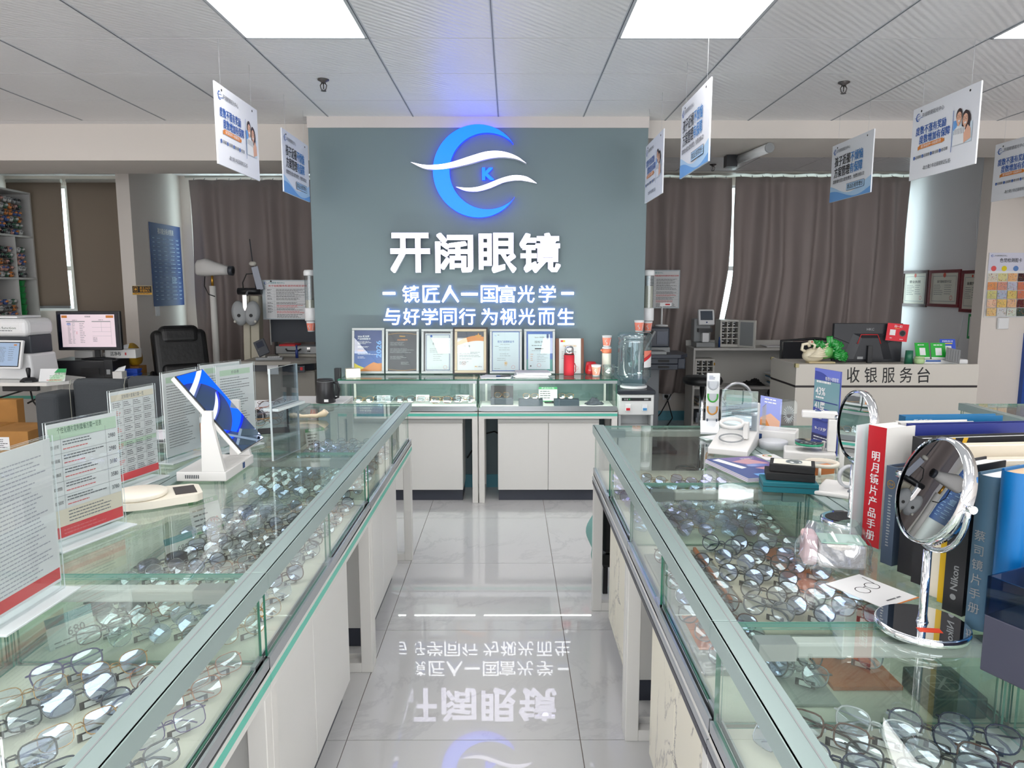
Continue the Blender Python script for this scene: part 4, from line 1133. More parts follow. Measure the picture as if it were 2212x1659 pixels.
def a5(a, w, h):
    a.rect(0, 0, w, h, BLUEP); a.rect(w * .02, h * .02, w * .98, h * .98, mat('cert_ice', (210, 222, 228), 0.6)); a.text('mg', w * .12, h * .9, .008, MIDB, bold=.02); a.lines(w * .2, h * .9, w * .1, 1, .01, .004, GREYI)
    a.text('官方门店授权证书', w * .5, h * .74, .015, BLUEP, w=w * .6, bold=.02); a.lines(w * .3, h * .67, w * .4, 1, .01, .002, GREYI)
    for x, yy, n, f in ((.1, .62, 1, .15), (.25, .58, 2, .6), (.28, .43, 2, .45), (.18, .32, 2, .5)): a.lines(w * x, h * yy, w * f, n, h * .05, .0022, GREYI)
    a.ring(w * .5, h * .2, .012, .002, GOLD); a.disc(w * .5, h * .2, .006, GOLD, 10); a.poly([(w * .47, h * .16), (w * .485, h * .16), (w * .47, h * .11)], GOLD); a.poly([(w * .515, h * .16), (w * .53, h * .16), (w * .53, h * .11)], GOLD); a.ring(w * .77, h * .1, .013, .0014, RED); a.lines(w * .08, h * .06, w * .3, 1, .01, .002, GREYI)
def a6(a, w, h):
    a.rect(0, 0, w, h, BLUEP); a.rect(0, 0, w, h * .3, mat('cert_teal', (38, 136, 130), 0.5)); a.rect(w * .06, h * .05, w * .9, h * .93, mat('cert_ice', (210, 222, 228), 0.6)); a.rect(w * .77, h * .8, w * .85, h * .93, NAVY)
    a.text('Essilor 依视路', w * .5, h * .85, .008, BLACKI, w=w * .36); a.text('授权书', w * .48, h * .73, .017, BLACKI, w=w * .34); a.lines(w * .2, h * .64, w * .55, 1, .01, .004, BLACKI); a.rect(w * .32, h * .55, w * .66, h * .58, BLACKI)
    a.lines(w * .2, h * .51, w * .6, 1, .01, .003, GREYI); a.lines(w * .15, h * .42, w * .15, 4, h * .05, .003, ORANGE); a.lines(w * .4, h * .42, w * .45, 5, h * .045, .002, GREYI); a.ring(w * .48, h * .15, .014, .0016, RED); a.disc(w * .16, h * .13, .006, BLACKI, 8)
pframe('silver frame with the dark blue 2026 sheet and yellow wave', -1.176, -0.935, 1.240, FSILV, 0.018, a1)
pframe('silver frame with the black sheet and gold arcs', -0.925, -0.678, 1.232, FSILV, 0.018, a2)
pframe('silver frame with the grey sheet in a navy border', -0.660, -0.425, 1.232, FSILV, 0.018, a3)
pframe('champagne frame with dark rim and a gold star', -0.418, -0.170, 1.240, FCHAMP, 0.026, a4, 5.31, rim=FDARK)
pframe('silver frame with the pale sheet in a bright blue border', -0.152, 0.088, 1.232, FSILV, 0.018, a5)
pframe('silver frame with the blue and teal bordered sheet', 0.104, 0.334, 1.232, FSILV, 0.018, a6)
t = th('award_plaque', 'white award plaque with brown wooden side bars behind the red thermos', 'plaque', (0.443, 5.35, CT_Z + 0.003))
L = Matrix.Rotation(R(-7), 4, 'X'); g = G(); g.T = L; g.box(-0.078, 0.085, 0, 0.01, 0, 0.262); pt(t, 'sheet', g, PAPER)
for a_, b_ in ((-0.104, -0.078), (0.085, 0.106)):
    g = G(); g.T = L; g.box(a_, b_, -0.004, 0.014, 0, 0.262); pt(t, 'side_bar', g, mat('brown_wood', (112, 66, 46), 0.45), 0.002)
a = Art(); a.rect(0.012, 0.235, 0.03, 0.248, RED); a.rect(0.03, 0.235, 0.045, 0.248, mat('cert_yellow', (226, 206, 30), 0.5)); a.text('《官方授权门店》', 0.08, 0.205, 0.012, GOLD, w=0.1); a.lines(0.02, 0.16, 0.12, 4, 0.015, 0.0024, GREYI); a.ring(0.13, 0.04, 0.014, 0.0015, RED)
o = a.build(t, 'print'); o.matrix_local = L @ Matrix.Translation((-0.078, -0.0006, 0)) @ Matrix.Rotation(R(90), 4, 'X')

def lathe_thing(name, label, cat, loc, parts, group=None):
    t = th(name, label, cat, loc, 0, group)
    for pn, prof, m, *r in parts:
        pt(t, pn, G().lathe(prof, (r[0] if r else (0, 0, 0)), 24, 0, True), m)
    return t
t = lathe_thing('thermos', 'red cloth-sleeved thermos with a steel dome cap', 'thermos', (0.432, 5.27, CT_Z), [
    ('sleeve', [(0.036, 0), (0.039, 0.004), (0.039, 0.148), (0.036, 0.152)], mat('red_cloth', (176, 26, 44), 0.8)),
    ('collar', [(0.036, 0.152), (0.035, 0.16)], BLACKM), ('cap', [(0.030, 0.16), (0.033, 0.163), (0.033, 0.195), (0.028, 0.211), (0.015, 0.217), (0.002, 0.218)], CHROME)])
pt(t, 'loop', G().tube([(0.039, -0.01, 0.09), (0.048, -0.012, 0.07), (0.048, -0.012, 0.03), (0.040, -0.01, 0.02)], 0.003, 6), mat('red_cloth_dark', (140, 20, 36), 0.8))
pt(t, 'cap_ring', G().lathe([(0.0335, 0.159), (0.0335, 0.163)], (0, 0, 0), 20), RED)
t = th('mug', 'glossy red ceramic mug behind the paper cup', 'mug', (0.600, 5.335, CT_Z))
pt(t, 'body', G().lathe([(0.032, 0), (0.042, 0.01), (0.043, 0.04), (0.036, 0.092), (0.032, 0.092), (0.038, 0.04), (0.03, 0.012)], (0, 0, 0), 24), mat('red_ceramic', (196, 24, 34), 0.15, coat=0.5))
pt(t, 'handle', G().tube([(0.036, 0, 0.075), (0.056, 0, 0.07), (0.058, 0, 0.04), (0.040, 0, 0.025)], 0.005, 8), mat('red_ceramic', (196, 24, 34), 0.15))
PINKC = mat('coral_print', (236, 136, 116), 0.5)
def cup(label, loc, s_=1.0, rot=None):
    t = th('paper_cup', label, 'paper cup', loc, 0, 'coral printed paper cups')
    t.scale = (s_, s_, s_)
    if rot: t.rotation_euler = rot
    pt(t, 'body', G().lathe([(0.026, 0), (0.036, 0.08), (0.0345, 0.08), (0.0245, 0.003)], (0, 0, 0), 24), PAPER)
    pt(t, 'rim', G().tube([(0.036 * math.cos(2 * PI * k / 24), 0.036 * math.sin(2 * PI * k / 24), 0.08) for k in range(24)], 0.0015, 5, closed=True), PAPER)
    pt(t, 'sleeve', G().lathe([(0.0272, 0.008), (0.0345, 0.066)], (0, 0, 0), 24, 0, False), PINKC)
    g = G()
    g.ring = None
    for k in range(9):
        a_ = -PI / 2 + 0.18 * math.sin(k * 0.8); z = 0.018 + k * 0.004; r = 0.0287 + z * 0.114 - 0.0008
        g.sph((r * math.cos(a_ - 0.25), r * math.sin(a_ - 0.25), z), 0.0028, 6)
    pt(t, 'printed_flourish', g, PAPER)
    pt(t, 'printed_stroke', G().tube([((0.0278 + z * 0.115) * math.cos(a_), (0.0278 + z * 0.115) * math.sin(a_), z) for a_, z in ((-0.95, 0.012), (-0.85, 0.035), (-0.78, 0.06))], 0.0016, 4), PAPER)
    return t
cup('coral paper cup on the counter in front of the red mug', (0.628, 5.235, CT_Z))
t = lathe_thing('water_bottle', 'cream insulated bottle with coral cap under an upturned cup', 'bottle', (0.711, 5.30, CT_Z), [
    ('body', [(0.030, 0), (0.034, 0.005), (0.034, 0.155), (0.031, 0.162)], mat('cream_bottle', (232, 228, 214), 0.4)),
    ('cap', [(0.034, 0.163), (0.036, 0.166), (0.036, 0.19), (0.034, 0.193)], mat('coral_cap', (232, 128, 96), 0.4)), ('lid', [(0.033, 0.194), (0.033, 0.204), (0.028, 0.208)], WPLAS)])
pt(t, 'strap_knob', G().sph((-0.038, 0, 0.182), 0.008, 8), mat('coral_cap', (232, 128, 96), 0.4))
cup('coral paper cup standing on top of the cream bottle', (0.711, 5.30, CT_Z + 0.209))
t = th('glass_mug', 'clear glass mug in front of the cream bottle', 'mug', (0.715, 5.20, CT_Z))
pt(t, 'bowl', G().lathe([(0.028, 0.002), (0.04, 0.014), (0.045, 0.04), (0.043, 0.085), (0.041, 0.085), (0.043, 0.04), (0.038, 0.017), (0.026, 0.006)], (0, 0, 0), 24), clear('mug_glass', (240, 244, 244), 1.5, extra=0.05))
pt(t, 'handle', G().tube([(0.043, 0, 0.07), (0.066, 0, 0.066), (0.068, 0, 0.04), (0.046, 0, 0.026)], 0.004, 8), clear('mug_glass', (240, 244, 244), 1.5))
tag(pt(None, 'carton', G().box(0, 0.10, 0, 0.07, 0, 0.062), mat('cream_carton', (226, 218, 200), 0.7), 0.001, loc=(-1.17, 5.12, CT_Z), rot=(0, 0, R(18))), 'small cream carton at the left end of the lit counter', 'box')
# papers
t = th('paper_stack', 'thick fanned stack of papers on the lit counter before the blue frames', 'papers', (0.16, 5.22, CT_Z))
for k in range(12):
    pt(t, 'sheet', G().box(-0.12, 0.12, -0.085, 0.085, 0, 0.0026), mat('paper_edge', (206, 204, 210), 0.8) if k % 2 else PAPER, loc=(random.uniform(-.012, .012), random.uniform(-.008, .008), k * 0.0029), rot=(0, 0, R(random.uniform(-7, 7))))
t = th('paper_sheets', 'loose white sheets with a black pen, left of the paper stack', 'papers', (-0.11, 5.17, CT_Z))
for k in range(3): pt(t, 'sheet', G().box(-0.105, 0.105, -0.08, 0.08, 0, 0.001), PAPER, loc=(0.01 * k, 0.008 * k, 0.0013 * k), rot=(0, 0, R(4 - 6 * k)))
t = th('pen', 'black ballpoint pen lying on the loose sheets', 'pen', (-0.04, 5.15, CT_Z + 0.0095), 15)
pt(t, 'barrel', G().cyl((-0.05, 0, 0), (0.045, 0, 0), 0.0042, 8), BLACKP); pt(t, 'tip', G().cyl((0.045, 0, 0), (0.062, 0, 0), 0.004, 8, r2=0.0008), GREYP); pt(t, 'cap', G().cyl((-0.062, 0, 0), (-0.03, 0, 0), 0.005, 8), NAVY)
t = th('spectacle_case_black', 'black upright thing at the counter edge beside the kettle', 'box', (-1.215, 5.18, 0.86)); t.name = 'socket_block'
pt(t, 'housing', G().box(-0.05, -0.006, -0.02, 0.02, -0.18, 0.10), BLACKP, 0.004)
# cables under the counter
g = G().tube([(-0.325, 5.38, 0.25), (-0.30, 5.445, 0.28), (-0.2, 5.447, 0.42), (-0.12, 5.445, 0.44), (-0.092, 5.38, 0.44)], 0.006, 6)
tag(pt(None, 'power_cable', g, BLACKM), 'black cable looping between the two lit counter cabinets', 'cable')

# ================================================================ water dispenser
t = th('water_dispenser', 'white floor-standing water dispenser with black top right of the lit counter', 'water dispenser', (0.905, 5.25, 0))
BODY = mat('dispenser_white', (222, 224, 224), 0.3)
g = G().box(-0.125, 0.125, -0.13, 0.13, 0.02, 0.54); pt(t, 'cabinet', g, BODY, 0.008)
g = G().box(-0.125, -0.108, -0.13, 0.13, 0.541, 0.625); g.box(0.108, 0.125, -0.13, 0.13, 0.541, 0.625); g.box(-0.107, 0.107, -0.02, 0.13, 0.541, 0.625)
pt(t, 'recess', g, mat('dispenser_grey', (180, 184, 186), 0.4)); pt(t, 'upper_body', G().box(-0.128, 0.128, -0.135, 0.13, 0.626, 0.775), BODY, 0.008)
pt(t, 'top_cover', G().box(-0.135, 0.135, -0.145, 0.14, 0.776, 0.806), mat('dispenser_top', (40, 44, 54), 0.25), 0.006)
pt(t, 'control_strip', G().box(-0.105, 0.105, -0.139, -0.1355, 0.73, 0.752), BLACKP, 0.001)
for k, (x, m_) in enumerate([(-0.082, GREYP), (-0.066, GREYP), (-0.05, GREENP), (0.06, GREYP), (0.07, GREYP), (0.08, GREYP)]): pt(t, 'indicator', G().box(x - 0.005, x + 0.005, -0.1405, -0.1392, 0.736, 0.746), m_)
for x, m_, n_ in ((-0.06, mat('red_button', (214, 44, 58), 0.3), 'red hot tap button'), (0.06, mat('blue_button', (76, 148, 206), 0.3), 'blue cold tap button')):
    o = pt(t, 'tap', G().box(x - 0.019, x + 0.019, -0.15, -0.136, 0.655, 0.705), WPLAS, 0.003)
    pt(o, 'button', G().box(x - 0.014, x + 0.014, -0.154, -0.1505, 0.662, 0.680), m_, 0.001, label=n_)
pt(t, 'plinth', G().box(-0.12, 0.12, -0.12, 0.12, 0, 0.02), BLACKM)
WATER = clear('blue_water_bottle', (236, 246, 249), 1.33, extra=0.1)
t = th('water_barrel', 'ribbed clear blue water barrel upside down on the dispenser', 'water bottle', (0.905, 5.25, 0.8065))
pt(t, 'collar_seat', G().lathe([(0.095, 0), (0.098, 0.004), (0.098, 0.016), (0.09, 0.02)], (0, 0, 0), 28), WPLAS)
pr = [(0.07, 0.022), (0.098, 0.04), (0.118, 0.075)]
z = 0.085
while z < 0.33:
    pr += [(0.126, z), (0.121, z + 0.009)]; z += 0.017
pr += [(0.126, 0.335), (0.114, 0.345), (0.125, 0.36), (0.124, 0.39), (0.112, 0.405), (0.05, 0.410), (0.001, 0.4101)]
pt(t, 'shell', G().lathe(pr, (0, 0, 0), 40, 0, True), WATER)
a = Art(); w_ = 0.085; a.rect(0, 0, w_, 0.12, PAPER); a.poly([(0, 0.08), (w_, 0.12), (0, 0.12)], PINKC); a.poly([(0, 0.04), (w_, 0.085), (w_, 0.11), (0, 0.065)], RED); a.text('日', w_ * 0.8, 0.035, 0.025, RED)
def wrap(me, R_, a0):
    for v in me.vertices:
        an = a0 + v.co.x / R_; rr = R_ + v.co.z
        v.co = (rr * math.cos(an), rr * math.sin(an), v.co.y)
# fine strips for the wrap
a.g.mesh
lb = G()
for k in range(10):
    u0, u1 = k / 10, (k + 1) / 10
    for m_, z0_, z1_ in ((0, (0, 0), (0.04, 0.045)), (1, (0.04, 0.045), (0.065, 0.07)), (2, (0.068, 0.07), (0.12, 0.12))):
        f = lambda p, u: p[0] + 0.45 * 0.085 * u if m_ != 2 or p[0] < 0.1 else 0.12
        an0 = -1.15 + u0 * 0.085 / 0.128; an1 = -1.15 + u1 * 0.085 / 0.128
        q0 = 0 if m_ == 0 else z0_[0] + 0.04 * u0; q1 = 0 if m_ == 0 else z0_[0] + 0.04 * u1
        p0 = 0.12 if m_ == 2 else z1_[0] + 0.04 * u0; p1 = 0.12 if m_ == 2 else z1_[0] + 0.04 * u1
        lb._add([(0.1275 * math.cos(an0), 0.1275 * math.sin(an0), 0.16 + q0), (0.1275 * math.cos(an1), 0.1275 * math.sin(an1), 0.16 + q1), (0.1275 * math.cos(an1), 0.1275 * math.sin(an1), 0.16 + p1), (0.1275 * math.cos(an0), 0.1275 * math.sin(an0), 0.16 + p0)], [(0, 1, 2, 3)], m_)
pt(t, 'label', lb, [PAPER, RED, PINKC])
cup('coral paper cup balanced on top of the water barrel', (0.935, 5.24, 1.2185), 1.0)
# cup dispensers on the flanks of the sign wall
TUBEC = clear('cup_tube', (224, 230, 232), 1.45, extra=0.05)
def cupdisp(label, x, y, fill):
    t = th('cup_dispenser', label, 'cup dispenser', (x, y, 1.28)); s_ = 1 if x > 0 else -1
    pt(t, 'tube', G().lathe([(0.038, 0.10), (0.038, 0.35)], (0, 0, 0), 24, 0, False), TUBEC)
    g = G()
    for k in range(int(fill / 0.006)): g.lathe([(0.034, 0.10 + k * 0.006), (0.0355, 0.105 + k * 0.006)], (0, 0, 0), 16, 0, k == int(fill / 0.006) - 1)
    pt(t, 'stacked_cups', g, mat('cup_paper_cream', (232, 226, 208), 0.7), kind='stuff')
    pt(t, 'lid', G().lathe([(0.041, 0.345), (0.043, 0.35), (0.043, 0.375), (0.036, 0.388), (0.002, 0.39)], (0, 0, 0), 24), WPLAS)
    pt(t, 'lower_ring', G().lathe([(0.042, 0.0), (0.044, 0.004), (0.044, 0.095), (0.042, 0.099)], (0, 0, 0), 24), WPLAS)
    pt(t, 'wall_bracket', G().box(min(0, -s_ * 0.05), max(0, -s_ * 0.05), -0.02, 0.02, 0.02, 0.08), WPLAS)
cupdisp('wall cup dispenser on the left flank of the sign wall, half empty', -1.545, 5.62, 0.06)
cupdisp('wall cup dispenser on the right flank of the sign wall, nearly full', 1.07, 5.62, 0.17)
cup('coral paper cup hanging from the left cup dispenser', (-1.545, 5.62, 1.196)); cup('coral paper cup hanging from the right cup dispenser', (1.07, 5.62, 1.196))
# ================================================================ left case tops
TZ = 0.8995
def price_holder(label, loc, rz, w_=0.205, h_=0.30, style=0, tilt=0, group='acrylic price stands'):
    """acrylic T-shaped stand with a printed sheet; front faces local -y"""
    t = th('price_stand', label, 'price stand', loc, rz)
    pt(t, 'base', G().box(-w_ / 2 - 0.01, w_ / 2 + 0.01, -0.035, 0.035, 0, 0.005), ACRE, 0.001, seg=1)
    g = G(); g.box(-w_ / 2 - 0.003, w_ / 2 + 0.003, -0.0055, -0.0035, 0.0055, h_ + 0.02, 0, 1, 1); g.box(-w_ / 2 - 0.003, w_ / 2 + 0.003, 0.0035, 0.0055, 0.0055, h_ + 0.02, 0, 1, 1)
    pt(t, 'acrylic_panel', g, [ACR, ACRE])
    pt(t, 'sheet', G().box(-w_ / 2, w_ / 2, -0.0008, 0.0008, 0.022, h_ + 0.014), PAPER)
    a = Art(); W, H = w_, h_ - 0.008
    gp = mat('pale_green_print', (196, 220, 196), 0.6); cp = mat('cream_print', (232, 222, 204), 0.6); rp = mat('price_red', (222, 70, 78), 0.5); lg = mat('grid_line', (150, 154, 158), 0.6); pk = mat('pink_print', (224, 120, 124), 0.6)
    if style == 0:
        a.rect(0.004, H * .9, W - 0.004, H * .965, gp); a.text('个性化镜片定制套餐方案一览表', W * .45, H * .933, .0135, mat('dark_green_ink', (60, 90, 70), 0.6), w=W * .62)
        a.rect(0.004, H * .86, W - 0.004, H * .9, gp)
        for k, p in enumerate(('2980', '2980', '3180', '3580', '3780')):
            y = H * (.86 - .12 * k); a.rect(0.004, y - 0.0008, W - 0.004, y, lg); a.text(p, W * .9, y - H * .06, .011, GREYI, w=W * .11)
            a.text(('控防近视', '未来近视', '多点微透', '成功控防', '成功双控')[k], W * .085, y - H * .06, .008, GREYI, w=W * .12)
            a.lines(W * .2, y - H * .03, W * .58, 2, H * .024, H * .009, GREYI, dash=.008); a.lines(W * .2, y - H * .092, W * .45, 1, .01, H * .009, pk, dash=.008)
        a.rect(0.004, H * .26 - .0008, W - .004, H * .26, lg)
        a.rect(0.004, H * .115, W - 0.004, H * .26, cp); a.lines(W * .2, H * .225, W * .7, 4, H * .028, H * .009, GREYI, dash=.008); a.rect(0.004, H * .02, W - 0.004, H * .115, rp)
        a.lines(W * .12, H * .075, W * .75, 2, H * .03, H * .01, pk, dash=.01)
        for x in (.165, .8): a.rect(W * x, H * .26, W * x + .0008, H * .9, lg)
    elif style == 1:
        a.rect(0.004, H * .9, W - 0.004, H * .965, cp); a.text('定制镜片套餐方案一览', W * .5, H * .933, .012, GREYI, w=W * .5)
        for k in range(9):
            y = H * (.9 - .09 * k)
            if k == 5: a.rect(.004, y - H * .05, W - .004, y, gp)
            a.rect(0.004, y - .0008, W - .004, y, lg)
            for q, x in enumerate((.05, .28, .5, .74)): a.lines(W * x, y - H * .03, W * .18, 3, H * .02, H * .008, pk if (q == 0 and k % 2) else GREYI, dash=.007)
        for x in (.25, .48, .71): a.rect(W * x, H * .1, W * x + .0008, H * .9, lg)
        a.rect(.004, H * .02, W - .004, H * .1, rp)
    elif style == 2:
        a.lines(W * .1, H * .9, W * .8, 30, H * .027, H * .008, mat('pale_ink', (176, 178, 190), 0.6), dash=.009); a.rect(.004, H * .02, W - .004, H * .10, rp)
    else:
        a.rect(W * .1, H * .88, W * .9, H * .95, gp); a.text('价目表', W * .5, H * .915, .011, GREYI); a.lines(W * .1, H * .84, W * .8, 24, H * .032, H * .008, GREYI, dash=.008)
    a.build(t, 'print', (-W / 2, -0.0012, 0.022), FRONT)
    return t
# rz: 0 faces the camera; the stands are turned towards the aisle
price_holder('nearest price stand at the left edge, glaring plastic sleeve and red foot band', (-0.955, 1.365, TZ), 88, 0.20, 0.315, 2)
price_holder('price stand listing 2980 to 3780 with a red band at the bottom', (-1.075, 1.79, TZ), 72, 0.205, 0.297, 0)
price_holder('price stand with a cream header and four columns, behind the turntable', (-1.215, 2.30, TZ), 76, 0.19, 0.30, 1)
price_holder('price stand directly behind the tilted mirror display', (-1.225, 2.66, TZ), 76, 0.19, 0.315, 3)
price_holder('pale price stand right of the tilted mirror display, nearer of the back pair', (-1.085, 2.83, TZ), 64, 0.19, 0.32, 3)
price_holder('price stand half hidden behind the pale one, farthest of the back pair', (-1.19, 2.95, TZ), 64, 0.205, 0.315, 3)
# tall clear acrylic blade
t = th('acrylic_stand', 'tall narrow clear acrylic stand showing reflections, right of the mirror display', 'acrylic stand', (-0.85, 2.69, TZ), 78)
pt(t, 'blade', G().box(-0.10, 0.10, -0.004, 0.004, 0.005, 0.345, 0, 1, 1), [clear('acrylic_shiny', (232, 240, 246), 1.49, extra=0.22), ACRE])
pt(t, 'base', G().box(-0.105, 0.105, -0.035, 0.035, 0, 0.0045), ACR)
g = G().box(-0.10, 0.10, -0.03, -0.006, 0.19, 0.20); g.box(-0.10, 0.10, 0.0045, 0.03, 0.19, 0.20)
pt(t, 'cross_ledge', g, ACRE)
# tilted dark-glass display on a white stand: its face looks to the aisle and up
t = th('tilted_display', 'tilted glossy dark screen on a white angular stand mirroring the logo', 'display device', (-1.015, 2.46, TZ))
SHW = mat('device_white', (232, 230, 228), 0.35)
pt(t, 'base', G().box(-0.09, 0.075, -0.13, 0.13, 0, 0.032), SHW, 0.003)
for y in (-0.128, 0.112):
    g = G(); g.T = Matrix.Translation((0, y, 0)) @ Matrix.Rotation(R(90), 4, 'X') @ Matrix.Translation((0, 0, -0.016))
    g.prism([(-0.005, 0.0325), (0.07, 0.0325), (0.038, 0.19), (0.038, 0.235), (0.008, 0.235), (0.0, 0.19)], 0, 0.016); pt(t, 'side_arm', g, SHW, 0.002)
T2 = Matrix.Translation((0.02, 0, 0.222)) @ Matrix.Rotation(R(50.5), 4, 'Y')
g = G(); g.T = T2; g.box(-0.165, 0.165, -0.108, 0.108, -0.020, -0.004); pt(t, 'back_shell', g, SHW, 0.004)
g = G(); g.T = T2; g.box(-0.163, 0.163, -0.106, 0.106, -0.0035, 0.0); pt(t, 'screen_bezel', g, BLACKP)
g = G(); g.T = T2; g.box(-0.160, 0.160, -0.103, 0.103, 0.0003, 0.0012); pt(t, 'glossy_screen', g, mat('screen_mirror', (150, 168, 196), 0.01, 1.0))
g = G()
for k in range(8): g.box(-0.06 + k * 0.006, -0.057 + k * 0.006, -0.1308, -0.13, 0.010, 0.022)
pt(t, 'vent_slots', g, DGREY, kind='stuff'); pt(t, 'logo_square', G().box(0.0752, 0.076, 0.02, 0.04, 0.006, 0.026), NAVY)
# turntable
t = th('turntable', 'cream round turntable on a rounded base beside the price stands', 'turntable', (-1.105, 2.09, TZ), 30)
P = [(-0.085 * math.cos(a), 0.085 * math.sin(a)) for a in fr_(-PI / 2, PI / 2, 12)]
P = [(-0.085 + 0 + x + 0.0, y) for x, y in P]
pp = [(0.085 * math.cos(a), 0.085 * math.sin(a)) for a in fr_(PI * 0.62, PI * 1.38, 14)] + [(0.03, -0.085), (0.15, -0.07), (0.17, -0.05), (0.17, 0.05), (0.15, 0.07), (0.03, 0.085)]
pt(t, 'base', G().prism(pp, 0.0, 0.022), mat('cream_plastic', (236, 230, 216), 0.35), 0.005)
pt(t, 'platter', G().lathe([(0.074, 0.0225), (0.078, 0.026), (0.078, 0.033), (0.075, 0.036), (0.002, 0.0365)], (0, 0, 0), 40), mat('cream_plastic', (236, 230, 216), 0.35), label='round cream platter')
pt(t, 'control_panel', G().box(0.095, 0.155, -0.045, 0.045, 0.022, 0.0236), mat('brown_glossy', (60, 48, 46), 0.15))
# pen box and bits
t = th('pen_box', 'white box holding pens and a pale green roll at the left edge', 'pen holder', (-1.45, 1.98, TZ))
g = G(); g.box(-0.11, 0.11, -0.08, -0.076, 0, 0.085); g.box(-0.11, 0.11, 0.076, 0.08, 0, 0.085); g.box(-0.11, -0.106, -0.076, 0.076, 0, 0.085); g.box(0.106, 0.11, -0.076, 0.076, 0, 0.085); g.box(-0.106, 0.106, -0.076, 0.076, 0, 0.004)
pt(t, 'box', g, WPLAS)
for k in range(9):
    x = 0.03 + 0.008 * (k % 4) * 1.5 - 0.01; y = -0.06 + 0.014 * k
    m_ = [BLACKP, RED, WPLAS, mat('cert_yellow', (226, 206, 30), 0.5), BLACKP, mat('brown_frame', (92, 58, 42), 0.25), NAVY, GREYP, BLACKP][k]
    q = th('pen', '%s standing in the white pen box, %s from the camera' % (['black pen', 'red-capped pen', 'white marker', 'yellow glue stick', 'black marker', 'brown pen', 'navy pen', 'grey pen', 'black ballpoint'][k], ordn(k)), 'pen', (-1.45 + x, 1.98 + y, TZ + 0.0045), 0, 'pens in the white box')
    q.rotation_euler = (R(random.uniform(-6, 6)), R(random.uniform(1, 5)), 0)
    hh = 0.11 + 0.012 * (k % 3)
    pt(q, 'barrel', G().cyl((0, 0, 0), (0, 0, hh), 0.0045, 8), m_); pt(q, 'cap', G().cyl((0, 0, hh), (0, 0, hh + 0.022), 0.0052, 8), RED if k == 1 else (WPLAS if k == 3 else m_))
tag(pt(None, 'tape_roll', G().lathe([(0.028, 0.0), (0.028, 0.13), (0.024, 0.132), (0.002, 0.132)], (0, 0, 0), 20), mat('mint_plastic', (170, 210, 190), 0.5), loc=(-1.50, 1.94, TZ + 0.005)), 'pale mint roll standing in the white pen box', 'roll')
t = th('keyboard', 'black keyboard behind the nearest price stand', 'keyboard', (-1.235, 1.58, TZ), 12)
pt(t, 'deck', G().box(-0.20, 0.16, -0.065, 0.065, 0, 0.014), BLACKP, 0.003)
kb = G()
for i in range(17):
    for j in range(5): kb.box(-0.19 + i * 0.02, -0.173 + i * 0.02, -0.055 + j * 0.022, -0.036 + j * 0.022, 0.0145, 0.019)
pt(t, 'keys', kb, BLACKM, kind='stuff'); pt(t, 'sticker', G().box(0.10, 0.15, 0.0, 0.045, 0.0195, 0.02), mat('lime_sticker', (60, 214, 60), 0.5))
t = th('booklet', 'booklet with a blue border cut off at the left edge, bottom', 'booklet', (-1.03, 1.15, TZ), 28)
pt(t, 'pages', G().box(-0.1, 0.1, -0.07, 0.07, 0, 0.008), PAPER); a = Art(); a.rect(0, 0, 0.2, 0.14, BLUEP); a.rect(0.012, 0.012, 0.188, 0.128, mat('pale_cover', (214, 226, 230), 0.5)); a.build(t, 'cover', (-0.1, -0.07, 0.0081))
t = th('phone', 'black phone standing upright behind the mirror display', 'phone', (-1.325, 2.86, TZ), 40)
pt(t, 'body', G().box(-0.035, 0.035, -0.006, 0.006, 0.004, 0.145), BLACKP, 0.003); pt(t, 'stand', G().box(-0.035, 0.035, -0.03, 0.03, 0, 0.0035), BLACKP)
tag(pt(None, 'sticky_notes', G().box(-0.02, 0.02, -0.004, 0.004, 0, 0.08), ORANGE, loc=(-1.29, 2.93, TZ), rot=(0, 0, R(40))), 'small orange pad standing beside the black phone', 'note pad')
t = th('paper_pile', 'pile of crumpled printed papers on the outer left case', 'papers', (-1.52, 2.99, TZ), 10)
for k in range(7): pt(t, 'sheet', G().box(-0.13, 0.13, -0.09, 0.09, 0, 0.0025), PAPER if k % 2 else mat('paper_edge', (206, 204, 210), 0.8), loc=(random.uniform(-.02, .02), random.uniform(-.02, .02), k * .004), rot=(0, 0, R(random.uniform(-15, 15))))
a = Art(); a.lines(-.11, .06, .2, 7, .018, .003, GREYI); a.build(t, 'print', (0, 0, 0.0275))
# lever-arch binder + rack of frames
t = th('ring_binder', 'pale grey lever arch binder lying open-ended on the far left case', 'binder', (-1.36, 3.50, TZ), 8)
g = G().box(-0.16, 0.15, -0.14, 0.14, 0, 0.003); g.box(-0.16, 0.15, -0.14, 0.14, 0.062, 0.065)
g.tube([(0.15, -0.14, 0.0015), (0.165, -0.14, 0.012), (0.168, -0.14, 0.032), (0.165, -0.14, 0.052), (0.15, -0.14, 0.0635)], 0.002, 4)
for k in range(6):
    a0 = -PI / 2 + PI * k / 6; a1_ = -PI / 2 + PI * (k + 1) / 6
    g._add([(0.15 + 0.031 * math.cos(a0), -0.14, 0.0325 + 0.031 * math.sin(a0)), (0.15 + 0.031 * math.cos(a1_), -0.14, 0.0325 + 0.031 * math.sin(a1_)), (0.15 + 0.031 * math.cos(a1_), 0.14, 0.0325 + 0.031 * math.sin(a1_)), (0.15 + 0.031 * math.cos(a0), 0.14, 0.0325 + 0.031 * math.sin(a0))], [(0, 1, 2, 3)])
pt(t, 'cover', g, mat('binder_grey', (206, 206, 208), 0.5)); pt(t, 'pages', G().box(-0.15, 0.12, -0.13, 0.13, 0.006, 0.03), PAPER)
pt(t, 'ring_mechanism', G().box(0.02, 0.05, -0.02, 0.02, 0.031, 0.055), CHROME)
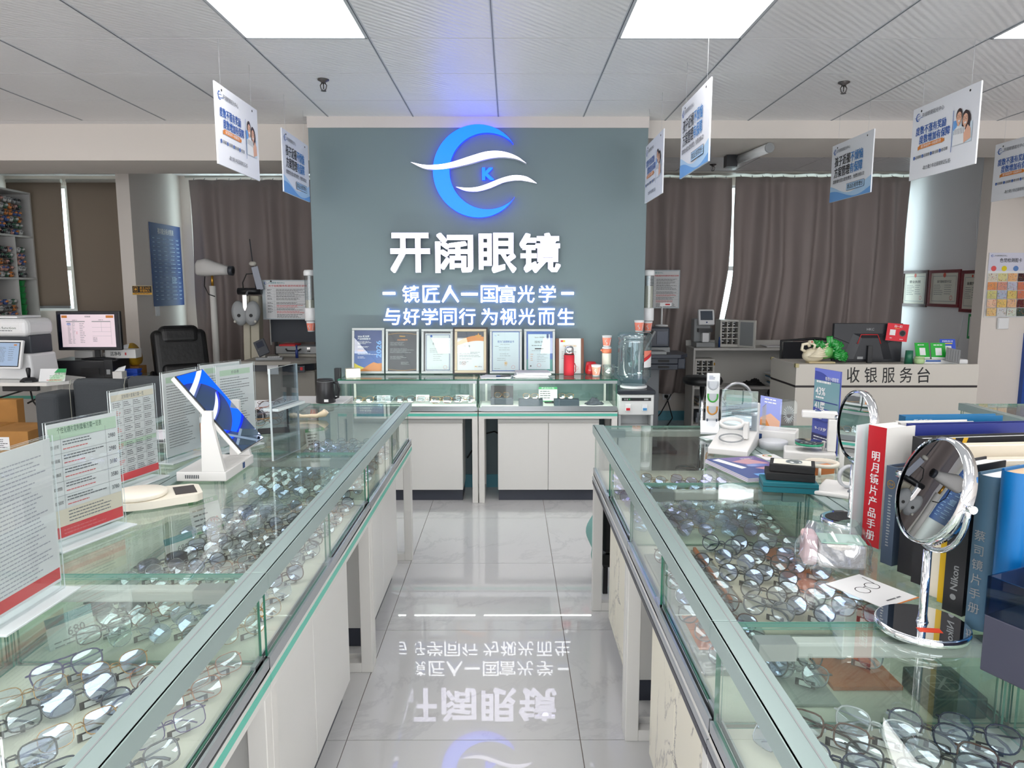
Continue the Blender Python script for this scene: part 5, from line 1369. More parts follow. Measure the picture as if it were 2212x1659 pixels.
t = th('frame_rack', 'small rack stacked with metal spectacle frames on the far left case', 'frame rack', (-1.08, 3.17, TZ), 20)
g = G().box(-0.09, 0.09, -0.06, 0.06, 0, 0.004)
for x in (-0.085, 0.085):
    for z in (0.02, 0.045, 0.07, 0.095): g.tube([(x, -0.055, z), (x, 0.055, z)], 0.003, 6)
    g.box(x - 0.004, x + 0.004, -0.004, 0.004, 0, 0.11)
pt(t, 'rack', g, BLACKP)
for k in range(4): spectacles(-1.08 + 0.004 * k, 3.165 + 0.004 * k, TZ + 0.025 + 0.026 * k, 20 + 6 * k, 'round', 0, ['gold_wire', 'gunmetal', 'rose_wire', 'brown_frame'][k], 'lens_clear', '%s level of the small rack on the far left case' % ('bottom', 'second', 'third', 'top')[k], 'frames on the small rack', 1, lay=70)
tag(pt(None, 'bone_model', G().tube([(-0.09, 0, 0.014), (-0.07, 0, 0.015), (-0.03, 0, 0.010), (0.04, 0, 0.011), (0.075, 0, 0.022), (0.085, 0.0, 0.034)], [0.012, 0.013, 0.008, 0.010, 0.018, 0.016], 10), mat('bone_cream', (222, 206, 178), 0.5), loc=(-0.99, 3.50, TZ), rot=(0, 0, R(5))), 'cream shoehorn-shaped piece lying on the far left case', 'ornament')
# kettle table
t = th('side_table', 'low white table carrying the black kettle, left of the lit counter', 'table', (-1.2, 4.32, 0))
pt(t, 'tabletop', G().box(-0.25, 0.20, -0.22, 0.24, 0.83, 0.85), mat('white_lacquer', (226, 225, 222), 0.28), 0.003)
for x in (-0.23, 0.18):
    for y in (-0.2, 0.22): pt(t, 'leg', G().box(x - 0.018, x + 0.018, y - 0.018, y + 0.018, 0, 0.83), STEELW)
t = th('kettle', 'black electric kettle with a handle on the right', 'kettle', (-1.11, 4.30, 0.8505))
pt(t, 'body', G().lathe([(0.057, 0.0), (0.058, 0.004), (0.055, 0.07), (0.050, 0.125), (0.049, 0.128)], (0, 0, 0), 28), mat('kettle_black', (36, 36, 40), 0.28)); pt(t, 'lid', G().lathe([(0.0492, 0.129), (0.049, 0.138), (0.045, 0.142), (0.002, 0.143)], (0, 0, 0), 28), BLACKP)
pt(t, 'rim', G().lathe([(0.0497, 0.1275), (0.0497, 0.1295)], (0, 0, 0), 28), ORANGE if False else GREYP)
pt(t, 'handle', G().tube([(0.046, 0, 0.12), (0.075, 0, 0.115), (0.084, 0, 0.08), (0.075, 0, 0.03), (0.055, 0, 0.025)], 0.007, 8), BLACKP); pt(t, 'sticker', G().box(0.005, 0.03, -0.0585, -0.0575, 0.01, 0.026), PAPER)

# ================================================================ left background
# dark grey padded chair seen from behind the case
CHF = mat('charcoal_fabric', (56, 60, 64), 0.95, bump=(300, 0.3)); SEAM = mat('pale_stitch', (150, 150, 140), 0.8)
t = th('lounge_chair', 'charcoal fabric lounge chair back rising behind the outer left cases', 'chair', (-2.30, 4.16, 0), -8)
g = G()
n = 28
def chb(u, v):
    x = (u - 0.5) * 0.86; cz = 0.48 + 0.50 * v
    return x, 0.06 * (2 * abs(u - 0.5)) ** 2 * -1.6, cz
for k in range(3):
    x0, x1 = [(-0.39, -0.245), (-0.235, 0.10), (0.11, 0.36)][k]
    hh = [0.94, 1.01, 1.03][k]
    g = G().box(x0, x1, -0.05 if k != 0 else -0.16, 0.05, 0.40, hh)
    pt(t, 'back_panel', g, CHF, 0.03, seg=4)
sm = G()
for x, hh in ((-0.24, 1.005), (0.105, 1.025)): sm.tube([(x, -0.056, 0.45), (x, -0.056, hh - 0.04), (x, -0.04, hh), (x, 0.03, hh)], 0.002, 5)
sm.tube([(-0.2, -0.053, 0.70), (0.34, -0.053, 0.705)], 0.002, 5)
pt(t, 'stitching', sm, SEAM); pt(t, 'seat', G().box(-0.38, 0.36, 0.06, 0.56, 0.28, 0.44), CHF, 0.03, seg=3)
for x in (-0.34, 0.32):
    for y in (0.0, 0.5): pt(t, 'leg', G().cyl((x, y, 0), (x, y, 0.30), 0.015, 8), CHROME)
# black leather office chair
LEA = mat('black_leather', (14, 14, 16), 0.42, bump=(30, 0.2))
t = th('office_chair', 'high-backed black leather office chair beside the white partition', 'office chair', (-2.80, 6.25, 0), 38)
def cushion(parent, name, w_, d_, h_, c, rot, m_, n=3):
    g = G()
    def f(u, v):
        a_ = (u - 0.5) * 2; b_ = (v - 0.5) * 2
        return None
    g.box(-w_ / 2, w_ / 2, -d_ / 2, d_ / 2, -h_ / 2, h_ / 2)
    return pt(parent, name, g, m_, min(d_, w_, h_) * 0.45, loc=c, rot=rot, seg=5)
cushion(t, 'backrest', 0.46, 0.12, 0.62, (0.0, 0.20, 0.86), (R(-14), 0, 0), LEA)
cushion(t, 'headrest', 0.34, 0.13, 0.18, (0.0, 0.255, 1.11), (R(-14), 0, 0), LEA)
cushion(t, 'lumbar_pad', 0.36, 0.10, 0.26, (0.0, 0.12, 0.74), (R(-12), 0, 0), LEA)
cushion(t, 'seat', 0.5, 0.48, 0.12, (0, -0.05, 0.50), (0, 0, 0), LEA)
for s_ in (-1, 1):
    pt(t, 'armrest', G().tube([(s_ * 0.25, 0.16, 0.80), (s_ * 0.28, 0.02, 0.72), (s_ * 0.28, -0.18, 0.71), (s_ * 0.27, -0.24, 0.62), (s_ * 0.26, -0.16, 0.50)], 0.022, 8), LEA)
pt(t, 'gas_lift', G().cyl((0, -0.05, 0.12), (0, -0.05, 0.44), 0.025, 10), CHROME)
for k in range(5):
    a_ = 2 * PI * k / 5; o = pt(t, 'leg', G().tube([(0, -0.05, 0.12), (0.28 * math.cos(a_), -0.05 + 0.28 * math.sin(a_), 0.07)], 0.02, 8), CHROME); pt(o, 'caster', G().sph((0.28 * math.cos(a_), -0.05 + 0.28 * math.sin(a_), 0.028), 0.028, 8), BLACKP)
# black swivel stool seat by the refraction unit
t = th('stool', 'round black stool in front of the eye test table', 'stool', (-2.27, 5.45, 0))
pt(t, 'seat', G().lathe([(0.10, 0.80), (0.16, 0.805), (0.175, 0.83), (0.16, 0.855), (0.002, 0.862)], (0, 0, 0), 28), LEA); pt(t, 'post', G().cyl((0, 0, 0.03), (0, 0, 0.8), 0.022, 10), CHROME); pt(t, 'base', G().lathe([(0.2, 0), (0.2, 0.012), (0.03, 0.03)], (0, 0, 0), 28), CHROME)
pt(t, 'lever', G().tube([(0.03, -0.02, 0.77), (0.09, -0.08, 0.74)], 0.006, 6), BLACKP)
# refraction unit
GM = mat('unit_grey', (158, 154, 146), 0.45); GMD = mat('unit_dark', (56, 60, 68), 0.4)
t = th('eye_test_unit', 'beige-grey eye test table cabinet with a rounded top and switch panel', 'eye test unit', (-2.08, 6.55, 0))
pt(t, 'cabinet', G().box(-0.29, 0.32, -0.10, 0.18, 0, 0.795), GM, 0.01)
pt(t, 'side_panel', G().box(0.08, 0.325, -0.105, -0.10, 0.02, 0.78), GM, 0.002)
pt(t, 'tabletop', G().prism([(-0.29, -0.22), (-0.20, -0.26), (0.16, -0.26), (0.34, -0.10), (0.34, 0.42), (-0.26, 0.42), (-0.26, 0.17), (-0.30, 0.17)], 0.862, 0.892), GM, 0.008)
pt(t, 'under_tray', G().prism([(-0.22, -0.21), (0.14, -0.21), (0.31, -0.07), (0.31, 0.18), (-0.22, 0.18)], 0.80, 0.861), GMD, 0.004)
g = G().box(0.09, 0.235, -0.235, -0.21, 0.79, 0.85); o = pt(t, 'switch_panel', g, GMD, 0.003, rot=(0, 0, R(8)))
for k in range(4): pt(o, 'switch', G().box(0.105 + 0.03 * k, 0.127 + 0.03 * k, -0.239, -0.2355, 0.81, 0.838), RED if k == 3 else BLACKP, 0.001)
pt(t, 'socket_plate', G().box(-0.06, 0.04, -0.225, -0.215, 0.775, 0.86), WPLAS, 0.003); pt(t, 'vents', G().box(0.26, 0.28, -0.1075, -0.1055, 0.5, 0.53), BLACKM)
t = th('instrument_column', 'tall beige column of the eye test unit, left of the table', 'instrument arm', (-2.46, 6.85, 0))
pt(t, 'foot', G().box(-0.09, 0.068, -0.10, 0.10, 0, 0.845), GMD, 0.01)
g = G(); g.T = Matrix.Rotation(R(1.5), 4, 'Y'); g.box(-0.075, -0.01, -0.06, 0.06, 0.85, 1.46); g.box(-0.006, 0.075, -0.06, 0.06, 0.85, 1.46)
pt(t, 'column', g, mat('unit_ivory', (182, 176, 158), 0.45), 0.008)
pt(t, 'clamp', G().cyl((-0.09, -0.02, 1.50), (0.13, -0.02, 1.50), 0.032, 14), BLACKP)
pt(t, 'cable', G().tube([(-0.045, 0, 1.5), (-0.05, 0, 1.58), (-0.01, 0, 1.66), (0.08, 0, 1.665), (0.1, 0, 1.55)], 0.006, 6), BLACKM)
pt(t, 'chart_rod', G().cyl((0.085, -0.03, 1.50), (0.045, -0.03, 1.98), 0.005, 8), GMD)
pt(t, 'rod_clip', G().sph((0.065, -0.035, 1.755), 0.024, 10, sc=(1.5, 0.8, 1)), IVORY)
g = G(); g.T = Matrix.Translation((0.105, -0.04, 1.62)) @ Matrix.Rotation(R(-12), 4, 'Y'); g.box(-0.032, 0.032, -0.005, 0.005, -0.11, 0.11)
pt(t, 'near_chart', g, mat('chart_grey', (150, 156, 170), 0.4), 0.004)
t = th('phoropter', 'grey butterfly-shaped lens tester hanging from the column', 'phoropter', (-2.43, 6.68, 1.30))
for s_ in (-1, 1):
    o = pt(t, 'lens_drum', G().lathe([(0.05, -0.03), (0.075, -0.02), (0.08, 0.0), (0.075, 0.02), (0.05, 0.03)], (0, 0, 0), 24, sx=0.9, sy=1.45), GREYP, loc=(s_ * 0.058, 0, 0), rot=(R(90), R(8 * s_), 0))
    pt(o, 'dial', G().sph((0.045 * s_, -0.07, 0.03), 0.014, 8), IVORY); pt(o, 'aperture', G().cyl((0, -0.02, 0.031), (0, -0.02, 0.034), 0.016, 12), BLACKM)
pt(t, 'bridge', G().box(-0.02, 0.02, -0.025, 0.025, 0.02, 0.17), CHROME, 0.004); pt(t, 'suspension', G().cyl((0, 0, 0.13), (0, 0.06, 0.20), 0.012, 8), CHROME)
t = th('chart_projector', 'white chart projector aimed right on a tall white pole by the curtain', 'projector', (-2.855, 7.0, 0))
pt(t, 'pole', G().cyl((0, 0, 0.02), (0, 0, 1.55), 0.030, 14), WHITE); pt(t, 'base', G().lathe([(0.2, 0), (0.2, 0.015), (0.03, 0.03)], (0, 0, 0), 24), WHITE); pt(t, 'neck', G().cyl((0, 0, 1.55), (0, 0, 1.65), 0.012, 10), GOLD)
g = G(); rr = []
for x, w_, h_, zc in ((-0.14, 0.05, 0.055, 1.71), (-0.12, 0.065, 0.075, 1.72), (-0.04, 0.07, 0.085, 1.725), (0.02, 0.065, 0.07, 1.715), (0.12, 0.055, 0.05, 1.70), (0.165, 0.045, 0.042, 1.695)):
    rr.append([(x, w_ * math.cos(q) * (abs(math.cos(q)) ** -0.35 if abs(math.cos(q)) > 0.01 else 1), zc + h_ * math.sin(q) * (abs(math.sin(q)) ** -0.35 if abs(math.sin(q)) > 0.01 else 1)) for q in [2 * PI * k / 20 for k in range(20)]])
g.rings(rr); pt(t, 'head', g, mat('projector_white', (200, 198, 196), 0.4)); pt(t, 'hood', G().cyl((0.166, 0, 1.695), (0.205, 0, 1.692), 0.045, 16), DGREY); pt(t, 'lens', G().cyl((0.205, 0, 1.692), (0.208, 0, 1.692), 0.026, 16), BLACKM)
pt(t, 'cord', G().tube([(-0.06, -0.02, 1.64), (-0.07, -0.02, 1.55), (-0.03, -0.03, 1.47), (0.03, -0.03, 1.45)], 0.005, 6), BLACKM)
t = th('control_keypad', 'tilted grey keypad with display on the eye test table', 'keypad', (-2.17, 6.45, 0.8925), 12)
pt(t, 'base', G().box(-0.10, 0.13, -0.06, 0.07, 0, 0.025), GREYP, 0.005); g = G(); g.T = Matrix.Translation((-0.05, 0.0, 0.11)) @ Matrix.Rotation(R(-24), 4, 'Y') @ Matrix.Rotation(R(-25), 4, 'X'); g.box(-0.05, 0.05, -0.012, 0.012, -0.075, 0.075)
pt(t, 'pad', g, DGREY, 0.006); g2_ = G(); g2_.T = g.T; g2_.box(-0.032, 0.032, -0.014, -0.0125, 0.0, 0.055); pt(t, 'pad_screen', g2_, mat('lcd_dark', (36, 42, 60), 0.2)); pt(t, 'support', G().box(-0.08, -0.02, -0.02, 0.02, 0.024, 0.09), IVORY, 0.006)
kb = G()
for i in range(6):
    for j in range(3): kb.box(0.0 + i * 0.018, 0.013 + i * 0.018, -0.045 + j * 0.022, -0.03 + j * 0.022, 0.0255, 0.03)
pt(t, 'keys', kb, WPLAS, kind='stuff')
t = th('instrument_case', 'aluminium flight case with black handle at the back of the test table', 'case', (-1.98, 6.80, 0.8925), -4)
pt(t, 'shell', G().box(-0.20, 0.20, -0.09, 0.12, 0.03, 0.10), mat('case_alu', (150, 152, 154), 0.4, 0.3), 0.004); pt(t, 'foot_tray', G().box(-0.17, 0.19, -0.11, 0.12, 0, 0.029), GM, 0.008); pt(t, 'handle', G().tube([(-0.10, -0.095, 0.075), (-0.08, -0.12, 0.06), (0.02, -0.12, 0.06), (0.04, -0.095, 0.075)], 0.007, 8), BLACKP)
pt(t, 'latch', G().box(0.10, 0.13, -0.096, -0.09, 0.05, 0.09), CHROME); pt(t, 'red_book', G().box(-0.17, -0.02, -0.08, 0.08, 0.1005, 0.116), RED)
for k, (x, m_, n_) in enumerate([(0.05, mat('bottle_blue', (40, 60, 130), 0.3), 'small blue bottle behind the keypad on the test table')]):
    tt = th('dropper_bottle', n_, 'bottle', (-1.96, 6.62, 0.8925)); pt(tt, 'body', G().lathe([(0.014, 0), (0.014, 0.07), (0.007, 0.08), (0.007, 0.1)], (0, 0, 0), 14), m_); pt(tt, 'cap', G().lathe([(0.009, 0.1), (0.009, 0.118), (0.002, 0.119)], (0, 0, 0), 12), m_)
# dark display board behind the unit and the hung notice
t = th('dark_screen_board', 'dark grey board with white edges standing behind the test table', 'board', (-2.05, 7.02, 0.88))
pt(t, 'panel', G().box(-0.27, 0.20, 0, 0.02, 0.13, 0.42), mat('board_slate', (62, 66, 74), 0.6)); pt(t, 'side_edge', G().box(-0.28, -0.2705, -0.002, 0.022, 0.10, 0.42), WHITE); pt(t, 'side_edge', G().box(0.2005, 0.21, -0.002, 0.022, 0.10, 0.42), WHITE)
pt(t, 'stand_leg', G().box(-0.24, -0.22, 0.0, 0.02, 0.0, 0.13), BLACKM); pt(t, 'stand_leg', G().box(0.15, 0.17, 0.0, 0.02, 0.0, 0.13), BLACKM)
def notice(label, x0, y, z0_, w_, h_):
    t = th('notice_board', label, 'notice board', (x0, y, z0_)); pt(t, 'board', G().box(0, w_, 0, 0.004, 0, h_), mat('notice_pale', (196, 206, 212), 0.6)); pt(t, 'pin', G().cyl((w_ * .2, -0.001, h_ - .012), (w_ * .2, -0.008, h_ - .012), 0.008, 10), BLACKM)
    a = Art(); a.rect(w_ * .07, h_ * .03, w_ * .97, h_ * .97, PAPER); logo(a, w_ * .08, h_ * .92, .013); a.text('开阔眼镜·视光中心', w_ * .32, h_ * .925, .014, mat('teal_print', (60, 150, 160), 0.5), w=w_ * .35)
    a.text('关于验配服务和退换的规定说明', w_ * .55, h_ * .85, .017, RED, w=w_ * .82); lg = mat('grid_line', (150, 154, 158), 0.6)
    for k in range(8):
        yy = h_ * (.79 - .075 * k - (0.03 if k > 3 else 0)); a.rect(w_ * .09, yy, w_ * .97, yy + .001, lg); a.lines(w_ * .11, yy - h_ * .035, w_ * .12, 2, h_ * .02, .003, BLACKI); a.lines(w_ * .3, yy - h_ * .03, w_ * .64, 3, h_ * .022, .0032, RED if k in (5, 7) else BLACKI)
    a.lines(w_ * .3, h_ * .12, w_ * .64, 4, h_ * .025, .0032, BLACKI); a.rect(w_ * .26, h_ * .05, w_ * .262, h_ * .79, lg)
    a.build(t, 'print', (0, -0.0006, 0), FRONT)
notice('white rules notice hung before the left curtain by the cup tube', -2.335, 6.86, 1.235, 0.44, 0.37)
# partition items
t = th('analysis_chart', 'blue poster with a table of white text on the partition side', 'poster', (-3.689, 7.53, 1.34), 0)
pt(t, 'sheet', G().box(0, 0.004, 0, 0.70, 0, 0.86), mat('poster_blue', (18, 62, 128), 0.5))
a = Art(); a.text('视功能分析对照表', .35, .78, .055, PAPER, w=.36, bold=.02); pb = mat('poster_line', (92, 140, 196), 0.6); pw = mat('poster_text', (168, 196, 226), 0.6); yy = .72
for k in range(15):
    a.rect(.03, yy, .67, yy + .0016, pb); dh = .075 if k == 9 else .043
    for x, w_ in ((.05, .05), (.15, .07), (.28, .08), (.42, .13), (.58, .08)): a.lines(x, yy - dh * .45, w_, 5 if (k == 9 and x == .42) else 1, .014, .008, pw, (.7, 1))
    yy -= dh
for x in (.13, .26, .40, .56): a.rect(x, .05, x + .0014, .72, pb)
a.build(t, 'print', (0.0046, 0, 0), FACEPX)
t = th('staff_only_sign', 'small black and gold staff-only sign on the partition end', 'sign', (-3.72, 7.178, 1.462)); pt(t, 'plate', G().box(0, 0.195, 0, 0.006, 0, 0.09), mat('sign_ivory', (214, 196, 150), 0.5), 0.002)
a = Art(); a.rect(.004, .022, .191, .086, BLACKI); a.rect(.004, .004, .191, .021, mat('amber_print', (216, 160, 44), 0.5)); a.text('员工入口', .125, .067, .022, GOLD, w=.10, bold=.02); a.text('非请勿入', .125, .04, .022, GOLD, w=.10, bold=.02); a.frame(.015, .032, .055, .078, .003, GOLD); a.disc(.035, .055, .012, GOLD, 8); a.lines(.02, .01, .15, 1, .01, .004, BLACKI); a.build(t, 'print', (0, -0.0005, 0), FRONT)
t = th('light_switch', 'white wall switch below the blue poster', 'switch', (-3.689, 7.55, 1.24)); pt(t, 'plate', G().box(0, 0.008, 0, 0.086, 0, 0.10), WPLAS, 0.002); pt(t, 'rocker', G().box(0.0082, 0.012, 0.015, 0.071, 0.02, 0.08), WPLAS, 0.002)
# shelf of bagged goods along the left wall
SH = mat('shelf_white', (206, 204, 202), 0.5)
t = th('storage_shelf', 'white shelf unit packed with bagged eye straps at the far left', 'shelf', (-5.25, 6.0, 0.9))
zs_ = [0, 0.30, 0.72, 1.17, 1.64]
g = G().box(-0.30, -0.29, 0, 2.12, 0, 1.66); pt(t, 'back_panel', g, SH)
for z in zs_: pt(t, 'shelf_board', G().box(-0.289, 0, 0.02, 2.10, z, z + 0.02), SH)
for y in (0, 2.10): pt(t, 'side_panel', G().box(-0.289, 0, y, y + 0.02, 0, 1.66), SH)
for zi in (1, 2, 3): 
    for y in ((0.7, 1.40, 1.80) if zi < 3 else (1.05,)): 
        if zi < 3 or y: pt(t, 'divider', G().box(-0.289, -0.002, y, y + 0.015, zs_[zi] + 0.0205, zs_[zi + 1] - 0.0005), SH)
bagc = [mat('bag_' + n_, c, 0.25, coat=0.6) for n_, c in (('blue', (70, 96, 160)), ('orange', (226, 140, 70)), ('grey', (150, 152, 154)), ('white', (212, 212, 210)), ('brown', (110, 80, 66)), ('pink', (214, 160, 150)), ('green', (70, 110, 90)), ('black', (44, 46, 52)))]
bags = {}
def bag_mesh(k):
    if k in bags: return bags[k]
    rn = random.Random(k); g = G()
    g.sph((0, 0, 0.031), 0.05, 10, 0, (0.5, 0.58, 0.68)); 
    g.v = [(x + rn.uniform(-.004, .004), y + rn.uniform(-.003, .003), z + rn.uniform(-.003, .003)) for x, y, z in g.v]
    g.tube([(0.02, -0.018, 0.034), (0.028, 0, 0.04), (0.02, 0.018, 0.034)], 0.011, 6, 1)
    bags[k] = g.mesh('pouch', [bagc[k % 8], bagc[(k * 3 + 1) % 8]]); return bags[k]
tiers = [(3, 'top tier', 6, 12, 0.072), (2, 'second tier', 5, 10, 0.075), (1, 'third tier', 3, 9, 0.08)]
cnt = 0
for zi, nm, nr, nc, dz in tiers:
    for r_ in range(nr):
        for c_ in range(nc):
            y = 7.95 - c_ * 0.068; 
            if zi == 1 and y > 7.78: continue
            if abs((y - 6.0) - 1.4) < 0.03 or abs((y - 6.0) - 1.80) < 0.035:
                if zi < 3: continue
            k = (r_ * 5 + (c_ // 2) + zi * 3) % 8 if r_ % 2 else (r_ * 3 + c_ * 5 + zi) % 16
            o = pt(None, 'bagged_pouch', bag_mesh(k), None, loc=(-5.285 + random.uniform(-.004, .004), y, 0.9 + zs_[zi] + 0.0215 + r_ * 0.066))
            tag(o, 'wrapped %s pouch, %s layer up, %s from the window end, shelf %s' % (('blue', 'orange', 'grey', 'white', 'brown', 'pink', 'green', 'black')[k % 8], ordn(r_), ordn(c_), nm), 'pouch', 'pouches on the %s' % nm)
            cnt += 1
GRB = mat('green_basket', (20, 150, 70), 0.4)
for k in range(6):
    t = th('plastic_basket', 'bright green plastic basket, %s in its stack beside the pouches' % ('lowest', 'second from the bottom', 'third from the bottom', 'fourth from the bottom', 'second from the top', 'topmost')[k], 'basket', (-5.36, 7.955, 1.2215 + 0.065 * k), 0, 'stacked green baskets')
    g = G(); g.lathe([(0.055, 0.0), (0.068, 0.06)], (0, 0, 0), 4 * 6, 0, False); pt(t, 'wall', g, GRB); pt(t, 'rim', G().lathe([(0.068, 0.055), (0.074, 0.057), (0.074, 0.062), (0.068, 0.062)], (0, 0, 0), 24, 0, False), GRB)
    pt(t, 'bottom', G().lathe([(0.055, 0), (0.055, 0.003)], (0, 0, 0), 24), GRB)
# desk, machine, monitor, printer
t = th('adjustable_desk', 'white height-adjustable desk at the far left with cables beneath', 'desk', (-4.2, 5.6, 0))
pt(t, 'desktop', G().prism([(-1.0, -0.25), (0.74, -0.25), (0.83, -0.12), (0.83, 0.10), (0.6, 0.23), (-1.0, 0.23)], 0.805, 0.83), LAC, 0.004)
g = G().box(0.62, 0.70, -0.05, 0.05, 0.02, 0.44); g.box(0.635, 0.685, -0.035, 0.035, 0.44, 0.80); pt(t, 'leg', g, STEELW, 0.003); g = G().box(-0.8, -0.72, -0.05, 0.05, 0.02, 0.8); pt(t, 'leg', g, STEELW, 0.003)
pt(t, 'foot', G().box(0.62, 0.70, -0.25, 0.22, 0, 0.02), STEELW, 0.003); pt(t, 'foot', G().box(-0.8, -0.72, -0.25, 0.22, 0, 0.02), STEELW, 0.003)
pt(t, 'control_box', G().box(0.40, 0.66, -0.24, -0.2, 0.765, 0.803), BLACKP, 0.003)
pt(t, 'power_strip', G().box(0.05, 0.12, -0.2, -0.16, 0.52, 0.78), BLACKP, 0.004, rot=(0, R(6), 0))
t = th('desk_cables', 'tangle of black and white cables hanging under the desk', 'cables', (-4.2, 5.45, 0))
for k, (m_, P) in enumerate([(BLACKM, [(-0.3, 0, 0.78), (-0.1, 0, 0.66), (0.1, 0, 0.64), (0.3, 0, 0.7), (0.5, 0, 0.76)]), (BLACKM, [(0.55, 0, 0.76), (0.56, 0, 0.68), (0.6, 0, 0.62), (0.65, 0, 0.65), (0.6, 0, 0.7), (0.52, 0, 0.66)]), (WPLAS, [(0.0, 0, 0.7), (0.2, 0, 0.6), (0.3, 0, 0.4), (0.36, 0, 0.3)]), (BLACKM, [(0.2, 0, 0.46), (0.35, 0, 0.43), (0.5, 0, 0.44)]), (BLACKM, [(-0.5, 0, 0.78), (-0.35, 0, 0.7), (-0.1, 0, 0.74), (0.1, 0, 0.78)])]): pt(t, 'cable', G().tube(P, 0.007, 6), m_)
t = th('vision_tester', 'white vision function tester with rounded head and tilted touch screen', 'medical device', (-3.83, 5.675, 0.8305), -8)
g = G().prism([(-0.30, 0), (0.22, 0), (0.24, 0.10), (0.24, 0.17), (-0.30, 0.17)], -0.15, 0.15); 
g = G(); pr = [(-0.32, 0.0), (0.17, 0.0), (0.19, 0.04), (0.17, 0.20), (-0.32, 0.20)]
g._add([(x, y_, z) for y_ in (-0.14, 0.14) for x, z in pr], [tuple(range(5)), tuple(range(9, 4, -1))] + [(i, i + 5, (i + 1) % 5 + 5, (i + 1) % 5) for i in range(5)]); pt(t, 'lower_body', g, WPLAS, 0.02, seg=3)
pt(t, 'waist', G().box(-0.32, 0.16, -0.10, 0.12, 0.20, 0.34), DGREY, 0.01); pt(t, 'head', G().box(-0.32, 0.17, -0.15, 0.15, 0.33, 0.47), WPLAS, 0.05, seg=4); pt(t, 'tray', G().box(-0.32, 0.08, -0.12, 0.12, 0.472, 0.487), WPLAS, 0.005)
TT = Matrix.Translation((0.07, -0.20, 0.19)) @ Matrix.Rotation(R(-14), 4, 'X')
g = G(); g.T = TT; g.box(-0.13, 0.10, -0.012, 0.012, -0.10, 0.12); pt(t, 'tablet', g, WPLAS, 0.006)
g = G(); g.T = TT; g.box(-0.115, 0.085, -0.0135, -0.0125, -0.085, 0.105); pt(t, 'tablet_bezel', g, BLACKP)
g = G(); g.T = TT; g.box(-0.108, 0.078, -0.0145, -0.0138, -0.078, 0.098); pt(t, 'tablet_screen', g, mat('screen_blue_lit', (150, 172, 200), 0.3, emit=0.25))
a = Art(); a.rect(0.005, 0.155, 0.02, 0.165, ORANGE); a.rect(0.14, 0.155, 0.165, 0.165, ORANGE); a.lines(0.02, 0.14, 0.06, 12, 0.01, 0.0026, GREYI); a.lines(0.1, 0.14, 0.06, 7, 0.016, 0.0026, GREYI); o = a.build(t, 'screen_print'); o.matrix_local = TT @ Matrix.Translation((-0.108, -0.0148, -0.078)) @ Matrix.Rotation(R(90), 4, 'X')
a = Art(); a.text('Visual function', 0, 0, 0.02, mat('dark_green_ink', (60, 90, 70), 0.6), w=0.22, bold=0); a.lines(-0.11, -0.025, 0.2, 1, .01, 0.006, GREYI); a.build(t, 'lettering', (-0.02, -0.1506, 0.40), FRONT)
t = th('joystick', 'black joystick controller on the desk in front of the tester', 'joystick', (-3.63, 5.415, 0.8305), 5)
pt(t, 'base', G().lathe([(0.062, 0), (0.062, 0.012), (0.04, 0.03), (0.02, 0.034)], (0, 0, 0), 8, smooth=False), BLACKP); pt(t, 'stick', G().lathe([(0.010, 0.034), (0.013, 0.06), (0.017, 0.09), (0.014, 0.105), (0.002, 0.107)], (0, 0, 0), 14), BLACKP)
card('white and green folded notice card on the desk by the joystick', (-3.47, 5.43, 0.8305), 4, 0.19, 0.10, lambda a, w_, h_: (a.poly([(w_ * .72, h_), (w_ * .35, 0.0), (w_ * .9, 0), (w_, h_ * .3), (w_, h_)], mat('pale_green_print', (196, 220, 196), 0.6)), a.poly([(w_ * .68, h_), (w_ * .55, h_ * .68), (w_, h_ * .68), (w_, h_)], GREENP), a.text('立等可取', w_ * .8, h_ * .6, .018, GREYI), a.lines(w_ * .4, h_ * .4, w_ * .55, 3, h_ * .15, .004, GREENP), a.lines(w_ * .3, h_ * .08, w_ * .6, 1, .01, .004, RED)), -22)
t = th('printer_cabinet', 'white counter with a glass top and teal stripe under the printer', 'cabinet', (-3.95, 6.10, 0))
pt(t, 'carcass', G().box(-0.75, 0.77, -0.2, 0.40, 0.02, 0.76), LAC, 0.003); pt(t, 'stripe', G().box(-0.75, 0.772, -0.202, -0.2005, 0.625, 0.65), TEAL); pt(t, 'glass_cover', G().box(-0.75, 0.78, -0.21, 0.40, 0.765, 0.773, 0, 1, 2), [GLASS, GEDGE]); pt(t, 'end_panel', G().box(0.7705, 0.774, -0.2, 0.40, 0.66, 0.76), LAC)
t = th('printer', 'black inkjet printer under the monitor', 'printer', (-3.535, 6.11, 0.7735), 5)
pt(t, 'body', G().box(-0.28, 0.22, -0.17, 0.18, 0, 0.165), BLACKP, 0.012); pt(t, 'ink_tank', G().box(0.165, 0.235, -0.19, -0.171, 0.02, 0.17), BLACKP, 0.004); pt(t, 'output_slot', G().box(-0.02, 0.12, -0.174, -0.1705, 0.05, 0.10), BLACKM); pt(t, 'ink_window', G().box(0.185, 0.215, -0.193, -0.1905, 0.05, 0.09), GREYP)
t = th('desktop_monitor', 'black monitor showing a pinkish-white software form', 'monitor', (-3.445, 5.92, 0.9395), 2)
pt(t, 'stand_foot', G().lathe([(0.11, 0.0), (0.11, 0.008), (0.02, 0.02)], (0, 0.12, 0), 20, sx=1.3, sy=0.45), BLACKP); pt(t, 'stand_neck', G().box(-0.02, 0.02, 0.10, 0.12, 0.015, 0.12), BLACKP)
pt(t, 'bezel', G().box(-0.255, 0.255, 0.0, 0.035, 0.085, 0.405), BLACKP, 0.006); pt(t, 'screen', G().box(-0.24, 0.24, -0.0025, -0.0005, 0.105, 0.392), mat('screen_off', (18, 24, 40), 0.15))
